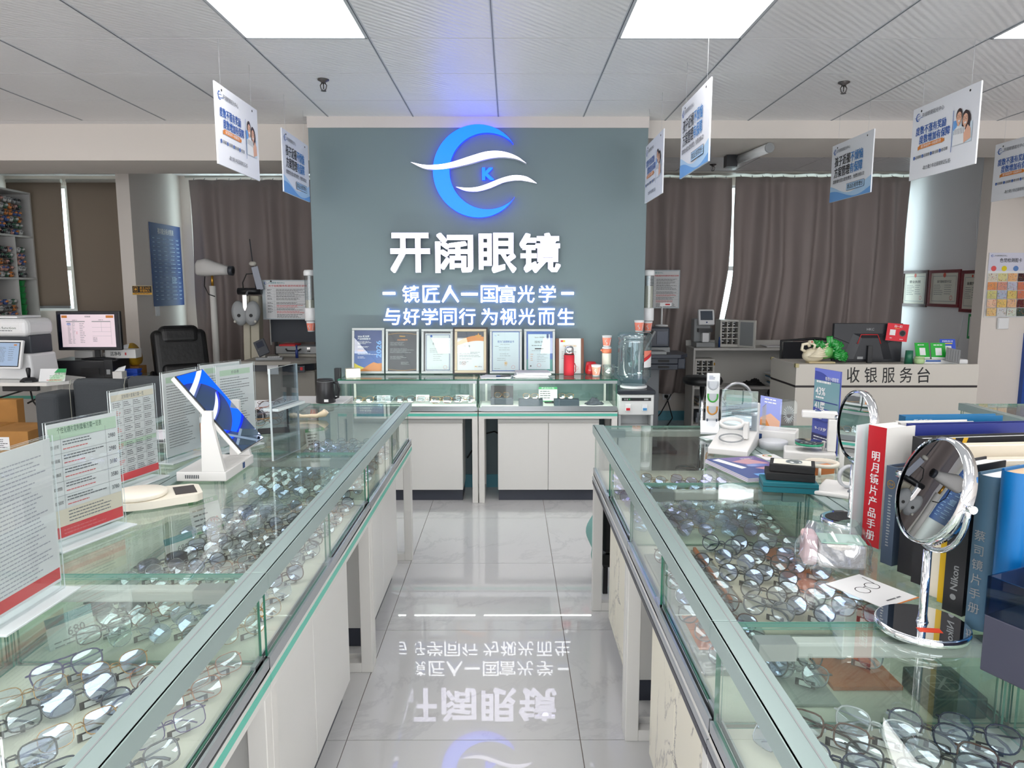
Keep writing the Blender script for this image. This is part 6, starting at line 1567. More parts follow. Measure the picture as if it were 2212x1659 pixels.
pt(t, 'lit_area', G().box(-0.215, 0.213, -0.0035, -0.0028, 0.112, 0.378), mat('screen_pink_lit', (214, 196, 204), 0.3, emit=0.45))
a = Art(); a.rect(.006, .238, .05, .258, ORANGE); a.rect(.36, .238, .42, .258, ORANGE); a.text('检测结果', .214, .248, .012, BLACKI, w=.045); a.lines(.09, .218, .05, 1, .01, .003, BLACKI); a.lines(.30, .22, .05, 1, .01, .003, BLACKI)
a.rect(.04, .205, .19, .212, GREYP); a.rect(.245, .205, .395, .212, GREYP); lg = mat('grid_line', (150, 154, 158), 0.6)
a.lines(.05, .195, .03, 16, .011, .003, GREYI); a.lines(.085, .195, .025, 16, .011, .003, lg); a.lines(.145, .19, .045, 12, .014, .003, GREYI); a.lines(.115, .12, .015, 2, .012, .003, RED)
for y in (.16, .125, .09): a.rect(.245, y, .395, y + .0012, lg)
a.rect(.32, .125, .3212, .205, lg); a.rect(.395, .02, .3962, .205, lg); a.lines(.247, .075, .04, 4, .01, .003, GREYI); a.rect(.045, .18, .075, .195, mat('cell_blue', (170, 180, 230), 0.6)); a.build(t, 'screen_print', (-0.215, -0.0038, 0.112), FRONT)
def tissue(label, loc, rz, w_, d_, h_, txt=True):
    t = th('tissue_box', label, 'tissue box', loc, rz); pt(t, 'box', G().box(-w_ / 2, w_ / 2, -d_ / 2, d_ / 2, 0, h_), mat('tissue_card', (228, 226, 224), 0.7), 0.002)
    g = G()._add([(-0.04, 0, h_), (0.04, 0, h_), (0.05, 0.01, h_ + 0.045), (0.0, -0.01, h_ + 0.03), (-0.01, 0.02, h_ + 0.01)], [(0, 1, 2, 3), (0, 3, 4)]); o = pt(t, 'tissue', g, PAPER); o.modifiers.new('thickness', 'SOLIDIFY').thickness = 0.001
    if txt: a = Art(); a.text('洁净布', w_ * .35, h_ * .5, h_ * .42, BLACKI, w=w_ * .35, bold=.02); a.rect(w_ * .65, h_ * .35, w_ * .7, h_ * .65, RED); a.build(t, 'print', (-w_ / 2, -d_ / 2 - 0.0006, 0), FRONT)
tissue('long cleaning-cloth box lettered in black, right of the monitor stand', (-3.31, 6.17, 0.9395), 5, 0.25, 0.12, 0.075)
tissue('white and red tissue box half behind the monitor stand', (-3.62, 6.19, 0.9395), -12, 0.18, 0.11, 0.06, False)
tissue('small speckled tissue box on the glass beside the printer', (-3.235, 5.95, 0.7735), 4, 0.075, 0.09, 0.075, False)
for k in range(6):
    tag(pt(None, 'blue_packet', G().box(-0.055, 0.055, -0.04, 0.04, 0, 0.012), mat('packet_blue', (40, 80, 190), 0.35), 0.003, loc=(-3.232 + 0.004 * (k % 3), 6.15, 0.7735 + 0.0125 * k), rot=(0, 0, R(6 - 5 * (k % 3)))), 'flat blue packet, %s from the bottom of the pile by the yellow reel' % ordn(k), 'packet', 'blue packets')
t = th('yellow_reel', 'yellow round grinding wheel machine by the partition', 'machine', (-3.36, 6.42, 0.7735))
pt(t, 'disc', G().lathe([(0.03, -0.03), (0.10, -0.028), (0.104, 0.0), (0.10, 0.028), (0.03, 0.03)], (0, 0, 0), 28, sx=1), mat('yellow_cast', (206, 160, 40), 0.4), loc=(0, 0, 0.17), rot=(0, R(72), 0)); pt(t, 'hub', G().cyl((0.02, -0.02, 0.17), (0.06, -0.03, 0.18), 0.025, 12), DGREY); pt(t, 'base', G().box(-0.08, 0.08, -0.07, 0.07, 0, 0.07), CARD, 0.002)
t = th('clear_lamp_device', 'small clear-hooded desk device in front of the brown blind', 'device', (-3.62, 6.40, 0.7735)); pt(t, 'hood', G().box(-0.12, 0.02, -0.06, 0.06, 0.10, 0.30), ACR); pt(t, 'body', G().box(0.03, 0.12, -0.05, 0.05, 0, 0.19), WPLAS, 0.006); pt(t, 'black_lid', G().box(0.03, 0.13, -0.03, 0.03, 0.20, 0.215), BLACKP, 0.004); pt(t, 'cord', G().tube([(0.0, -0.06, 0.2), (0.05, -0.08, 0.16), (0.12, -0.08, 0.12)], 0.004, 6), BLACKM)
def carton(label, x0, x1, y0, y1, z0_, z1_, labs=()):
    t = th('cardboard_box', label, 'cardboard box', (x0, y0, z0_)); pt(t, 'carton', G().box(0, x1 - x0, 0, y1 - y0, 0, z1_ - z0_), CARD, 0.003)
    pt(t, 'tape', G().box((x1 - x0) / 2 - 0.025, (x1 - x0) / 2 + 0.025, -0.0006, y1 - y0 + .0006, z1_ - z0_, z1_ - z0_ + 0.0007), mat('brown_tape', (150, 104, 52), 0.25))
    for x, z, w_, h_ in labs:
        pt(t, 'address_label', G().box(x, x + w_, -0.0008, -0.0002, z, z + h_), PAPER); a = Art(); a.lines(.008, h_ - .02, w_ - .02, 5, h_ * .15, h_ * .05, BLACKI, dash=.012); a.build(t, 'label_print', (x, -0.0012, z), FRONT)
carton('brown carton with two white labels, front of the pile under the desk', -3.95, -3.30, 4.86, 5.20, 0.33, 0.56, [(0.26, 0.07, 0.09, 0.11), (0.42, 0.10, 0.10, 0.09)])
carton('brown carton at the bottom of the pile under the desk', -3.97, -3.28, 4.84, 5.22, 0.0, 0.325)
carton('brown carton standing upright behind the labelled one', -4.15, -3.62, 5.24, 5.32, 0.0, 0.72)
# ================================================================ right case tops
t = th('lens_display_stand', 'tall white stand with four coloured half lenses, far right case', 'display stand', (0.897, 3.16, TZ), -12)
pt(t, 'panel', G().box(-0.028, 0.028, -0.004, 0.006, 0.01, 0.262), WPLAS, 0.003)
for k, m_ in enumerate([mat('lens_ring_grey', (176, 180, 186), 0.2), mat('lens_ring_green', (60, 170, 60), 0.2), mat('lens_ring_amber', (206, 140, 50), 0.2), mat('lens_ring_dark', (70, 82, 100), 0.2)]):
    zc = 0.215 - 0.056 * k
    P = [(0.02 * math.cos(a_) , -0.007, zc + 0.024 * math.sin(a_)) for a_ in fr_(PI, 2 * PI, 12)]
    pt(t, 'half_lens', G().tube([(-0.02, -0.007, zc + 0.012)] + P + [(0.02, -0.007, zc + 0.012)], 0.0035, 6), m_)
    pt(t, 'lens_fill', G().prism([(p[0] * .85, p[2]) for p in P] + [(0.017, zc + .012), (-0.017, zc + .012)], 0.005, 0.0065), mat('lens_fill_grey', (196, 200, 206), 0.2), rot=(R(90), 0, 0))
a = Art(); a.lines(-.018, .02, .03, 3, .006, .002, NAVY); a.build(t, 'print', (0, -0.0046, 0.228), FRONT)
g = G()._add([(-0.05, -0.05, 0), (0.03, -0.05, 0), (0.03, 0.01, 0), (-0.05, 0.01, 0), (-0.05, -0.05, 0.008), (0.03, -0.05, 0.008), (0.03, 0.01, 0.05), (-0.05, 0.01, 0.05)], [(0, 3, 2, 1), (4, 5, 6, 7), (0, 1, 5, 4), (2, 3, 7, 6), (1, 2, 6, 5), (0, 4, 7, 3)])
g.v = [(x, y - 0.016, z) for x, y, z in g.v]; pt(t, 'wedge_foot', g, mat('acrylic_white', (232, 236, 242), 0.1, coat=0.5))
t = th('gooseneck_lamp', 'small silver lamp on an arched flexible neck', 'lamp', (1.03, 3.12, TZ))
P = [(0.03, 0, 0.0), (0.035, 0, 0.06), (0.028, 0, 0.14)] + [(-0.038 + 0.064 * math.cos(a_), 0, 0.155 + 0.068 * math.sin(a_)) for a_ in fr_(0.1, PI - 0.1, 12)] + [(-0.104, 0, 0.11), (-0.094, 0, 0.078)]
pt(t, 'flexible_neck', G().tube(P, 0.0065, 8), mat('flex_steel', (160, 160, 164), 0.3, 0.8))
g = G(); g.T = Matrix.Translation((-0.094, 0, 0.078)) @ Matrix.Rotation(R(168), 4, 'Y'); g.lathe([(0.007, -0.005), (0.014, 0.012), (0.021, 0.032), (0.019, 0.05), (0.008, 0.056)], (0, 0, 0), 18); pt(t, 'lamp_head', g, CHROME)
pt(t, 'base', G().lathe([(0.035, 0), (0.035, 0.01), (0.008, 0.014)], (0.03, 0, 0), 20), BLACKP); pt(t, 'cord', G().tube([(-0.09, 0.01, 0.03), (-0.075, 0.02, 0.05), (-0.06, 0.03, 0.03), (-0.04, 0.03, 0.006), (0.0, 0.02, 0.006)], 0.004, 6), BLACKM)
t = th('leaflets', 'small fan of printed leaflets at the foot of the lens stand', 'leaflets', (0.865, 3.01, TZ), 10)
for k in range(4): pt(t, 'leaflet', G().box(-0.05, 0.05, -0.035, 0.035, 0, 0.001), PAPER if k % 2 else mat('teal_pale', (190, 214, 210), 0.6), loc=(0.004 * k, 0.003 * k, 0.0012 * k), rot=(0, 0, R(6 * k)))
def wedge(w_, d0, d1, h0, h1):
    return G()._add([(-w_ / 2, d0, 0), (w_ / 2, d0, 0), (w_ / 2, d1, 0), (-w_ / 2, d1, 0), (-w_ / 2, d0, h0), (w_ / 2, d0, h0), (w_ / 2, d1, h1), (-w_ / 2, d1, h1)], [(0, 3, 2, 1), (4, 5, 6, 7), (0, 1, 5, 4), (2, 3, 7, 6), (1, 2, 6, 5), (0, 4, 7, 3)])
def ringm(g, c, r, w_, h_, n=28):
    return g.lathe([(r, 0), (r + w_, 0), (r + w_, h_), (r, h_), (r, 0)], c, n, 0, False)
t = th('lens_demo_device', 'white wedge lens demonstrator with a raised ring and clear upright panel', 'demo device', (0.885, 2.80, TZ), -28)
pt(t, 'base', wedge(0.15, -0.12, 0.10, 0.025, 0.065), SHW, 0.004); pt(t, 'rear_block', G().box(-0.075, 0.075, 0.101, 0.13, 0, 0.175), SHW, 0.004)
g = G(); g.T = Matrix.Translation((-0.005, -0.03, 0.105)) @ Matrix.Rotation(R(14), 4, 'X'); ringm(g, (0, 0, 0), 0.038, 0.009, 0.012); pt(t, 'magnifier_ring', g, SHW)
g = G(); g.T = Matrix.Translation((-0.005, -0.03, 0.05)) @ Matrix.Rotation(R(10), 4, 'X'); ringm(g, (0, 0, 0), 0.042, 0.005, 0.004); pt(t, 'seat_ring', g, GREYP)
pt(t, 'ring_arm', G().box(0.036, 0.056, -0.02, 0.012, 0.05, 0.115), SHW, 0.003); pt(t, 'upright_panel', G().box(-0.07, 0.07, 0.088, 0.094, 0.066, 0.225, 0, 1, 1), [clear('acrylic_shiny', (232, 240, 246), 1.49), ACRE])
pt(t, 'panel_card', G().box(-0.055, 0.045, 0.0955, 0.0975, 0.09, 0.205), mat('teal_pale', (190, 214, 210), 0.6)); a = Art(); a.rect(0, 0.085, 0.1, 0.1, TEAL); a.lines(0.01, 0.07, 0.08, 6, 0.01, 0.003, GREYI); a.build(t, 'print', (-0.055, 0.0951, 0.095), FRONT)
t = th('lens_demo_device', 'white block demonstrator with small navy logo and a flower-etched clear panel', 'demo device', (1.10, 2.94, TZ), -28)
pt(t, 'base', G().box(-0.085, 0.085, -0.05, 0.06, 0, 0.055), SHW, 0.004); pt(t, 'logo_square', G().box(-0.06, -0.045, -0.0512, -0.0502, 0.018, 0.04), NAVY)
pt(t, 'puck', G().lathe([(0.055, 0), (0.055, 0.028), (0.053, 0.03), (0.002, 0.03)], (0.01, -0.115, 0), 32), mat('device_grey', (206, 208, 214), 0.35))
g = G(); g.prism([(-0.035, 0.056), (0.03, 0.056), (0.03, 0.17), (0.022, 0.182), (-0.027, 0.182), (-0.035, 0.17)], -0.003, 0.003, 0); pt(t, 'etched_panel', g, ACR, rot=(R(90), 0, 0), loc=(0.05, 0.0, 0))
g = G()
for k in range(20):
    a_ = 2 * PI * k / 20; g.tube([(0.05 + 0.010 * math.cos(a_), -0.0045, 0.12 + 0.014 * math.sin(a_)), (0.05 + 0.022 * math.cos(a_), -0.0045, 0.12 + 0.036 * math.sin(a_))], 0.0009, 4)
pt(t, 'etching', g, mat('etch_white', (222, 230, 232), 0.5)); pt(t, 'side_panel', G().box(-0.05, -0.046, -0.05, 0.05, 0.056, 0.15), ACR)
t = th('magnifier_stand', 'white C-shaped arm stand holding a dark lens with a green edge', 'demo device', (1.115, 2.60, TZ), -20)
pt(t, 'base', G().box(-0.10, 0.075, -0.055, 0.055, 0, 0.045), SHW, 0.006); g = G().box(0.045, 0.075, -0.02, 0.02, 0.0455, 0.165); g.box(-0.045, 0.075, -0.02, 0.02, 0.1655, 0.19); pt(t, 'arm', g, SHW, 0.004)
pt(t, 'logo_square', G().box(0.0, 0.02, -0.01, 0.01, 0.1905, 0.1912), NAVY)
pt(t, 'dark_lens', G().lathe([(0.048, 0.0), (0.05, 0.003), (0.002, 0.004)], (-0.015, -0.01, 0.075), 28), mat('dark_lens_glass', (62, 70, 76), 0.08, coat=0.5)); g = G(); ringm(g, (-0.015, -0.01, 0.066), 0.046, 0.003, 0.008); pt(t, 'green_edge', g, mat('lens_green_edge', (40, 160, 120), 0.15)); pt(t, 'lens_post', G().cyl((0.035, 0.0, 0.045), (0.035, 0, 0.08), 0.006, 8), SHW)
t = th('small_bracket', 'small white hook-shaped bracket right of the C-shaped stand', 'bracket', (1.175, 2.50, TZ), -20); pt(t, 'upright', G().box(-0.008, 0.008, -0.012, 0.012, 0, 0.115), SHW, 0.002); pt(t, 'hook', G().box(-0.008, 0.045, -0.012, 0.012, 0.1155, 0.13), SHW, 0.004)
t = th('photo_leaflet', 'lilac photo leaflet leaning behind the white demonstrators', 'leaflet', (1.17, 3.20, TZ), 14)
g = G(); g.T = Matrix.Rotation(R(-16), 4, 'X') @ Matrix.Rotation(R(12), 4, 'Y'); g.box(-0.055, 0.055, 0, 0.002, 0.012, 0.15); pt(t, 'sheet', g, mat('lilac_print', (150, 160, 226), 0.5)); pt(t, 'foot', G().box(-0.05, 0.05, -0.01, 0.05, 0, 0.006), ACR)
a = Art(); a.poly([(0, 0), (.10, 0), (.10, .03), (.05, .06), (.0, .035)], SKIN); a.poly([(0, 0), (.05, 0), (.03, .03), (0, .025)], ORANGE); a.lines(.015, .12, .06, 2, .014, .006, PAPER); o = a.build(t, 'print'); o.matrix_local = Matrix.Rotation(R(-16), 4, 'X') @ Matrix.Rotation(R(12), 4, 'Y') @ Matrix.Translation((-0.05, -0.0006, 0.015)) @ Matrix.Rotation(R(90), 4, 'X')
t = th('acrylic_poster', 'tall blue clear poster reading 43% and 41 degrees in front of the cash desk', 'poster stand', (1.215, 2.74, TZ), -76)
PB = mat('poster_violet', (74, 86, 170), 0.25, coat=0.4); PB2 = mat('poster_glassy', (126, 166, 176), 0.15, coat=0.5)
pt(t, 'panel', G().box(-0.075, 0.075, 0.0, 0.004, 0.004, 0.325), PB); pt(t, 'base', G().box(-0.08, 0.08, -0.03, 0.03, 0, 0.0035), ACRE)
a = Art(); W, H = .15, .321; a.rect(.002, H * .52, W - .002, H * .86, PB2)
for k in range(12):
    f = lambda q: H * (.965 - .10 * (1 / (1 + math.exp(-(q / 12 - .5) * 10)))); a.poly([(W * k / 12, f(k)), (W * (k + 1) / 12, f(k + 1)), (W * (k + 1) / 12, H), (W * k / 12, H)], mat('poster_lav', (112, 124, 214), 0.4))
a.text('有效小镜管理', W * .68, H * .89, .014, PAPER, w=W * .5); a.lines(W * .1, H * .83, W * .6, 1, .01, .008, PAPER, dash=.01); a.text('43%', W * .27, H * .73, .03, PAPER, w=W * .38, bold=.02); a.text('41度', W * .27, H * .55, .032, PAPER, w=W * .4, bold=.02)
a.lines(W * .1, H * .64, W * .5, 1, .01, .007, PAPER, dash=.01)
for y in (.60, .44, .36): a.rect(W * .05, H * y, W * .95, H * (y + .012), mat('poster_navy', (52, 62, 140), 0.4))
a.lines(W * .1, H * .47, W * .75, 1, .01, .007, PAPER, dash=.01); a.lines(W * .1, H * .39, W * .4, 1, .01, .006, PAPER, dash=.01); a.text('9-13岁', W * .35, H * .27, .013, PAPER, w=W * .45); a.rect(0.002, .003, W - .002, H * .2, mat('poster_deep', (48, 50, 96), 0.4)); a.lines(W * .1, H * .16, W * .7, 4, .012, .004, PAPER, dash=.01)
a.build(t, 'print', (-W / 2, -0.0006, 0.004), FRONT)
t = th('brochure', 'brochure with hands and a lens on its lilac and blue cover', 'brochure', (0.845, 2.475, TZ), 14)
for k in range(5): pt(t, 'pages', G().box(-0.10, 0.10, -0.14, 0.14, 0.0025 * k, 0.0025 * k + 0.0022), mat('lilac_page', (196, 180, 214), 0.6) if k % 2 else PAPER, loc=(0.001 * k, 0, 0))
a = Art(); a.rect(0, 0, .2, .28, mat('cover_navy', (60, 78, 140), 0.4)); a.poly([(.05, .28), (.2, .28), (.2, .03), (.14, .08), (.08, .2)], mat('cover_purple', (110, 90, 150), 0.4)); a.poly([(.07, .22), (.15, .25), (.19, .17), (.12, .16)], mat('cover_rose', (196, 150, 160), 0.5)); a.poly([(.10, .12), (.18, .13), (.20, .08), (.2, .03), (.15, .06)], mat('cover_rose', (196, 150, 160), 0.5)); a.disc(.13, .155, .04, mat('cover_lens', (120, 136, 200), 0.2), 20, .02)
a.poly([(.015, .26), (.045, .27), (.075, .13), (.05, .12)], PAPER); a.rect(.05, .02, .12, .05, mat('sky_blue_print', (110, 164, 224), 0.6)); a.text('智能镜片', .15, .25, .012, PAPER); a.build(t, 'cover_print', (-.096, -.14, .0126))
t = th('open_leaflet', 'white leaflet with an orange ring printed, behind the brochure', 'leaflet', (0.99, 2.665, TZ), 8); pt(t, 'sheet', G().box(-0.045, 0.03, -0.04, 0.045, 0, 0.002), PAPER); a = Art(); a.ring(-0.01, 0.02, 0.018, 0.006, ORANGE); a.disc(0, 0.02, 0.008, GREENP, 12); a.build(t, 'print', (0, 0, 0.0021))
def boxstack(nm, label, loc, rz, w_, d_, h_, m_, inset=None):
    t = th(nm, label, 'box', loc, rz); pt(t, 'box', G().box(-w_ / 2, w_ / 2, -d_ / 2, d_ / 2, 0, h_), m_, 0.0015); 
    pt(t, 'lid_seam', G().box(-w_ / 2 - .0004, w_ / 2 + .0004, -d_ / 2 - .0004, d_ / 2 + .0004, h_ * .55, h_ * .6), BLACKM)
    return t
boxstack('teal_box', 'flat teal box at the bottom of the small stack', (0.885, 2.235, TZ), -12, 0.165, 0.10, 0.032, mat('teal_card', (20, 110, 124), 0.4))
boxstack('black_box', 'flat black box in the middle of the small stack', (0.893, 2.25, TZ + 0.0325), -16, 0.145, 0.09, 0.024, BLACKM)
t = boxstack('lens_box', 'open black box on top of the stack with a lens on cream lining', (0.905, 2.26, TZ + 0.057), -22, 0.135, 0.09, 0.024, BLACKM)
pt(t, 'lining', G().box(-0.056, 0.056, -0.034, 0.034, 0.0242, 0.0252), mat('cream_tray', (236, 233, 222), 0.6)); pt(t, 'lens', G().lathe([(0.026, 0.0254), (0.024, 0.028), (0.012, 0.031), (0.001, 0.032)], (0.005, 0, 0), 22), clear('lens_demo', (226, 232, 236), 1.5, extra=0.1))
t = th('lens_tray', 'white tray with grey plate, grey ring handle and clear lens dishes', 'demo tray', (1.12, 2.15, TZ), -35)
pt(t, 'tray', G().box(-0.16, 0.10, -0.085, 0.085, 0, 0.014), SHW, 0.005); pt(t, 'grey_plate', G().box(-0.07, 0.09, -0.05, 0.06, 0.0145, 0.019), mat('plate_grey', (112, 116, 126), 0.4), 0.001)
for x, y, r_, z in ((0.02, 0.0, 0.045, 0.022), (0.02, 0.01, 0.05, 0.075)): pt(t, 'clear_dish', G().lathe([(r_ * .6, z), (r_, z + .006), (r_, z + .014), (r_ * .95, z + .014), (r_ * .6, z + .004)], (x, y, 0), 30), clear('dish_acrylic', (232, 238, 240), 1.49, extra=0.12))
pt(t, 'dish_post', G().cyl((0.02, 0.005, 0.03), (0.02, 0.005, 0.076), 0.008, 8), WPLAS)
g = G(); g.T = Matrix.Translation((-0.075, 0.0, 0.052)) @ Matrix.Rotation(R(90), 4, 'X') @ Matrix.Rotation(R(38), 4, 'Y'); ringm(g, (0, 0, -0.006), 0.029, 0.008, 0.012); pt(t, 'ring_handle', g, mat('ring_grey', (206, 208, 212), 0.4))
t = th('ring_holder', 'cream open ring holder behind the clear lens dishes', 'ring holder', (1.075, 2.43, TZ), 0); g = G(); ringm(g, (0, 0, 0.03), 0.048, 0.008, 0.012); pt(t, 'ring', g, mat('cream_plastic', (236, 230, 216), 0.35)); g = G()
for k in range(3): g.cyl((0.052 * math.cos(2.1 * k), 0.052 * math.sin(2.1 * k), 0), (0.052 * math.cos(2.1 * k), 0.052 * math.sin(2.1 * k), 0.031), 0.005, 8)
pt(t, 'peg', g, mat('cream_plastic', (236, 230, 216), 0.35)); tag(pt(None, 'orange_block', G().box(-0.04, 0.04, -0.018, 0.018, 0, 0.028), mat('wood_orange', (196, 116, 60), 0.5), loc=(1.075, 2.43, TZ), rot=(0, 0, R(20))), 'orange wooden block inside the cream ring holder', 'block')
t = th('lens_carousel', 'clear two-tier dish carousel on thin posts behind the first mirror', 'display stand', (1.25, 1.99, TZ)); 
for z in (0.035, 0.115): pt(t, 'clear_tier', G().lathe([(0.002, z), (0.055, z), (0.058, z + 0.004), (0.058, z + 0.016), (0.055, z + 0.016), (0.054, z + 0.005), (0.002, z + 0.004)], (0, 0, 0), 30), clear('dish_acrylic', (232, 238, 240), 1.49))
pt(t, 'post', G().cyl((0.0, 0.0, 0.0), (0, 0, 0.16), 0.002, 6), GMD); pt(t, 'post', G().cyl((0.03, 0.01, 0.0), (0.03, 0.01, 0.13), 0.002, 6), GMD); pt(t, 'foot', G().lathe([(0.05, 0), (0.05, 0.004), (0.002, 0.005)], (0, 0, 0), 24), ACR)
t = th('folded_leaflet', 'white and leaf-printed card standing beside the first mirror', 'leaflet', (1.075, 1.985, TZ), -25); g = G(); g.T = Matrix.Rotation(R(-12), 4, 'X'); g.box(-0.06, 0.05, 0, 0.0018, 0.0, 0.16); pt(t, 'sheet', g, PAPER)
a = Art(); a.rect(.06, .07, .11, .15, mat('pale_green_print', (196, 220, 196), 0.6)); a.disc(.085, .1, .018, GREENP, 10, .012); a.lines(.01, .12, .04, 3, .012, .003, GREYI)
for k in range(5): a.poly([(.06 + .01 * k, .01), (.066 + .01 * k, .01), (.056 + .01 * k, .06), (.05 + .01 * k, .06)], NAVY)
o = a.build(t, 'print'); o.matrix_local = Matrix.Rotation(R(-12), 4, 'X') @ Matrix.Translation((-0.06, -0.0006, 0)) @ Matrix.Rotation(R(90), 4, 'X')
MIR = mat('mirror_face', (245, 247, 250), 0.005, 1.0)
def mirror(label, loc, zc, r_, rb, az, tiltz, textured=False, stick=False):
    t = th('table_mirror', label, 'mirror', loc)
    pt(t, 'base', G().lathe([(rb, 0), (rb + .001, .002), (rb + .001, .012), (rb - .002, .014)], (0, 0, 0), 48), CHROME)
    pt(t, 'base_top', G().lathe([(rb - .003, .0141), (rb - .003, .0148)], (0, 0, 0), 48), MIR)
    if textured: pt(t, 'dark_mat', G().lathe([(rb * .72, .0149), (rb * .72, .0162)], (-rb * .08, rb * .12, 0), 36, sx=1.05, sy=.8), mat('black_glitter', (34, 34, 38), 0.5, bump=(500, 0.8)))
    if stick: pt(t, 'red_sticker', G().box(-.022, .018, -.045, -.028, .0149, .0153), mat('orange_red', (230, 70, 36), 0.5), rot=(0, 0, R(-8)))
    H_ = zc - loc[2]
    pt(t, 'pole', G().lathe([(.011, .014), (.009, .02), (.0075, .03), (.0075, H_ - r_ - .014)], (0, 0, 0), 20), CHROME)
    M = Matrix.Translation((0, 0, H_)) @ Matrix.Rotation(R(az), 4, 'Z')
    g = G(); g.T = M     # fork, in the plane across the facing direction (local x)
    g.tube([(0, (r_ + .008) * math.sin(a_), (r_ + .008) * -math.cos(a_)) for a_ in fr_(-PI / 2, PI / 2, 20)], .005, 8); pt(t, 'fork', g, CHROME)
    g = G(); g.T = M
    for s_ in (-1, 1): g.cyl((0, s_ * (r_ + .002), 0), (0, s_ * (r_ + .022), 0), .007, 12)
    pt(t, 'pivot_knob', g, CHROME)
    M2 = M @ Matrix.Rotation(R(-tiltz), 4, 'Y') @ Matrix.Rotation(R(90), 4, 'Y')
    g = G(); g.T = M2; g.lathe([(r_ - .006, .010), (r_, .008), (r_ + .001, 0), (r_, -.012), (r_ - .006, -.014)], (0, 0, 0), 56, 0, False); g.lathe([(r_ - .006, -.0139), (r_ - .02, -.0145), (.001, -.015)], (0, 0, 0), 56, 0, False); pt(t, 'rim', g, CHROME)
    g = G(); g.T = M2; g.lathe([(r_ - .006, .0065), (.0005, .0066)], (0, 0, 0), 56, 0, False, False); pt(t, 'mirror_glass', g, MIR)
    return t
mirror('round chrome table mirror farther along the right counter, standing on a dark glitter base', (0.925, 1.895, TZ), 1.172, 0.093, 0.075, 180.5, 4, textured=True)
mirror('nearest round chrome table mirror, tilted, before the catalogue books', (0.775, 1.285, TZ), 1.168, 0.100, 0.080, 179, 16, stick=True)
# packet
t = th('plastic_packet', 'crinkled clear packet with pink and mint prints beside the first mirror', 'packet', (0.745, 1.60, TZ + .002), -12)
FILM = clear('packet_film', (240, 242, 246), 1.45, extra=0.16, rough=0.08)
pt(t, 'inner_box', G().box(-0.035, 0.065, -0.035, 0.035, 0.002, 0.060), mat('packet_white', (232, 228, 224), 0.5, bump=(70, 0.6)), 0.006)
pt(t, 'mint_flap', G().box(-0.033, 0.064, -0.033, 0.033, 0.0605, 0.063), mat('mint_card', (176, 216, 198), 0.5)); pt(t, 'pink_part', G().box(-0.068, -0.037, -0.028, 0.03, 0.002, 0.075), mat('pink_card', (232, 196, 200), 0.5), 0.008)
rn = random.Random(5); g = G().box(-0.08, 0.075, -0.045, 0.045, 0.0, 0.095)
g = G(); 
def ff(u, v):
    a_ = 2 * PI * u; c_, s_ = math.cos(a_), math.sin(a_); e = (abs(c_) ** 5 + abs(s_) ** 5) ** -0.2
    k = 1 - 0.35 * v ** 2
    return (e * c_ * 0.082 * k + 0.004 * math.sin(17 * u + 9 * v), e * s_ * 0.048 * (1 - 0.7 * v ** 2) + 0.004 * math.sin(23 * u + 5 * v), 0.001 + 0.098 * v + 0.006 * math.sin(14 * u))
g.grid(ff, 40, 10); pt(t, 'film', g, FILM)
# catalogue books, spines to the aisle, covers to the camera
def book(label, x0, y, th_, w_, h_, m_, rz=16, spine=None, body=None, rounded=False, stripes=None, page=True):
    t = th('catalogue_book', label, 'book', (x0, y, TZ), rz, 'catalogue books on the right counter')
    g = G().box(0.004, w_, -th_ / 2, -th_ / 2 + .003, 0, h_); g.box(0.004, w_, th_ / 2 - .003, th_ / 2, 0, h_)
    if rounded:
        g.grid(lambda u, v: (0.004 + .4 * th_ * math.cos(PI / 2 + PI * u), th_ / 2 * math.sin(PI / 2 + PI * u), h_ * v), 12, 1)
        xs_ = -.4 * th_ + .0035
    else:
        g.box(0, 0.004, -th_ / 2, th_ / 2, 0, h_); xs_ = 0
    pt(t, 'cover', g, m_); pt(t, 'page_block', G().box(0.008, w_ - .004, -th_ / 2 + .0035, th_ / 2 - .0035, .004, h_ - .005), body or PAPER)
    if spine:
        a = Art(); spine(a, th_, h_); a.build(t, 'spine_print', (xs_ - .0006, th_ / 2, 0), FACENX)
    if stripes:
        a = Art(); stripes(a, w_, h_); a.build(t, 'cover_print', (0, -th_ / 2 - .0005, 0), FRONT)
    return t
cream = mat('book_cream', (226, 216, 198), 0.5); dgb = mat('book_black', (28, 28, 34), 0.4)
book('bright blue catalogue at the back of the book row', 1.035, 1.875, .03, .265, .302, mat('book_blue', (28, 110, 160), 0.4), 3, page=True, stripes=lambda a, w, h: a.text('医疗视光', w * .18, h * .955, .010, PAPER, w=.05))
book('white catalogue whose corner shows left of the back blue one', 0.995, 1.822, .026, .20, .295, mat('book_white', (226, 224, 220), 0.5), 6)
book('long dark blue folder with brown inner edge', 1.0, 1.775, .026, .34, .298, mat('book_royal', (38, 50, 128), 0.4), 6, body=mat('brown_glossy', (60, 48, 46), 0.15))
book('red catalogue with white characters down its spine', 0.895, 1.725, .052, .095, .302, mat('book_white', (226, 224, 220), 0.5), 22, rounded=False, spine=lambda a, w, h: (a.rect(0, 0, w, h, mat('book_red', (190, 18, 36), 0.4)), a.text('明月镜片产品手册', w * .5, h * .80, .022, PAPER, vert=True, w=.0285, bold=.03)))
tag(pt(None, 'acrylic_slab', G().box(0, 0.004, 0, 0.06, 0, 0.30), ACRE, loc=(0.855, 1.752, TZ), rot=(0, 0, R(-60))), 'white acrylic panel pressed against the red catalogue', 'panel')
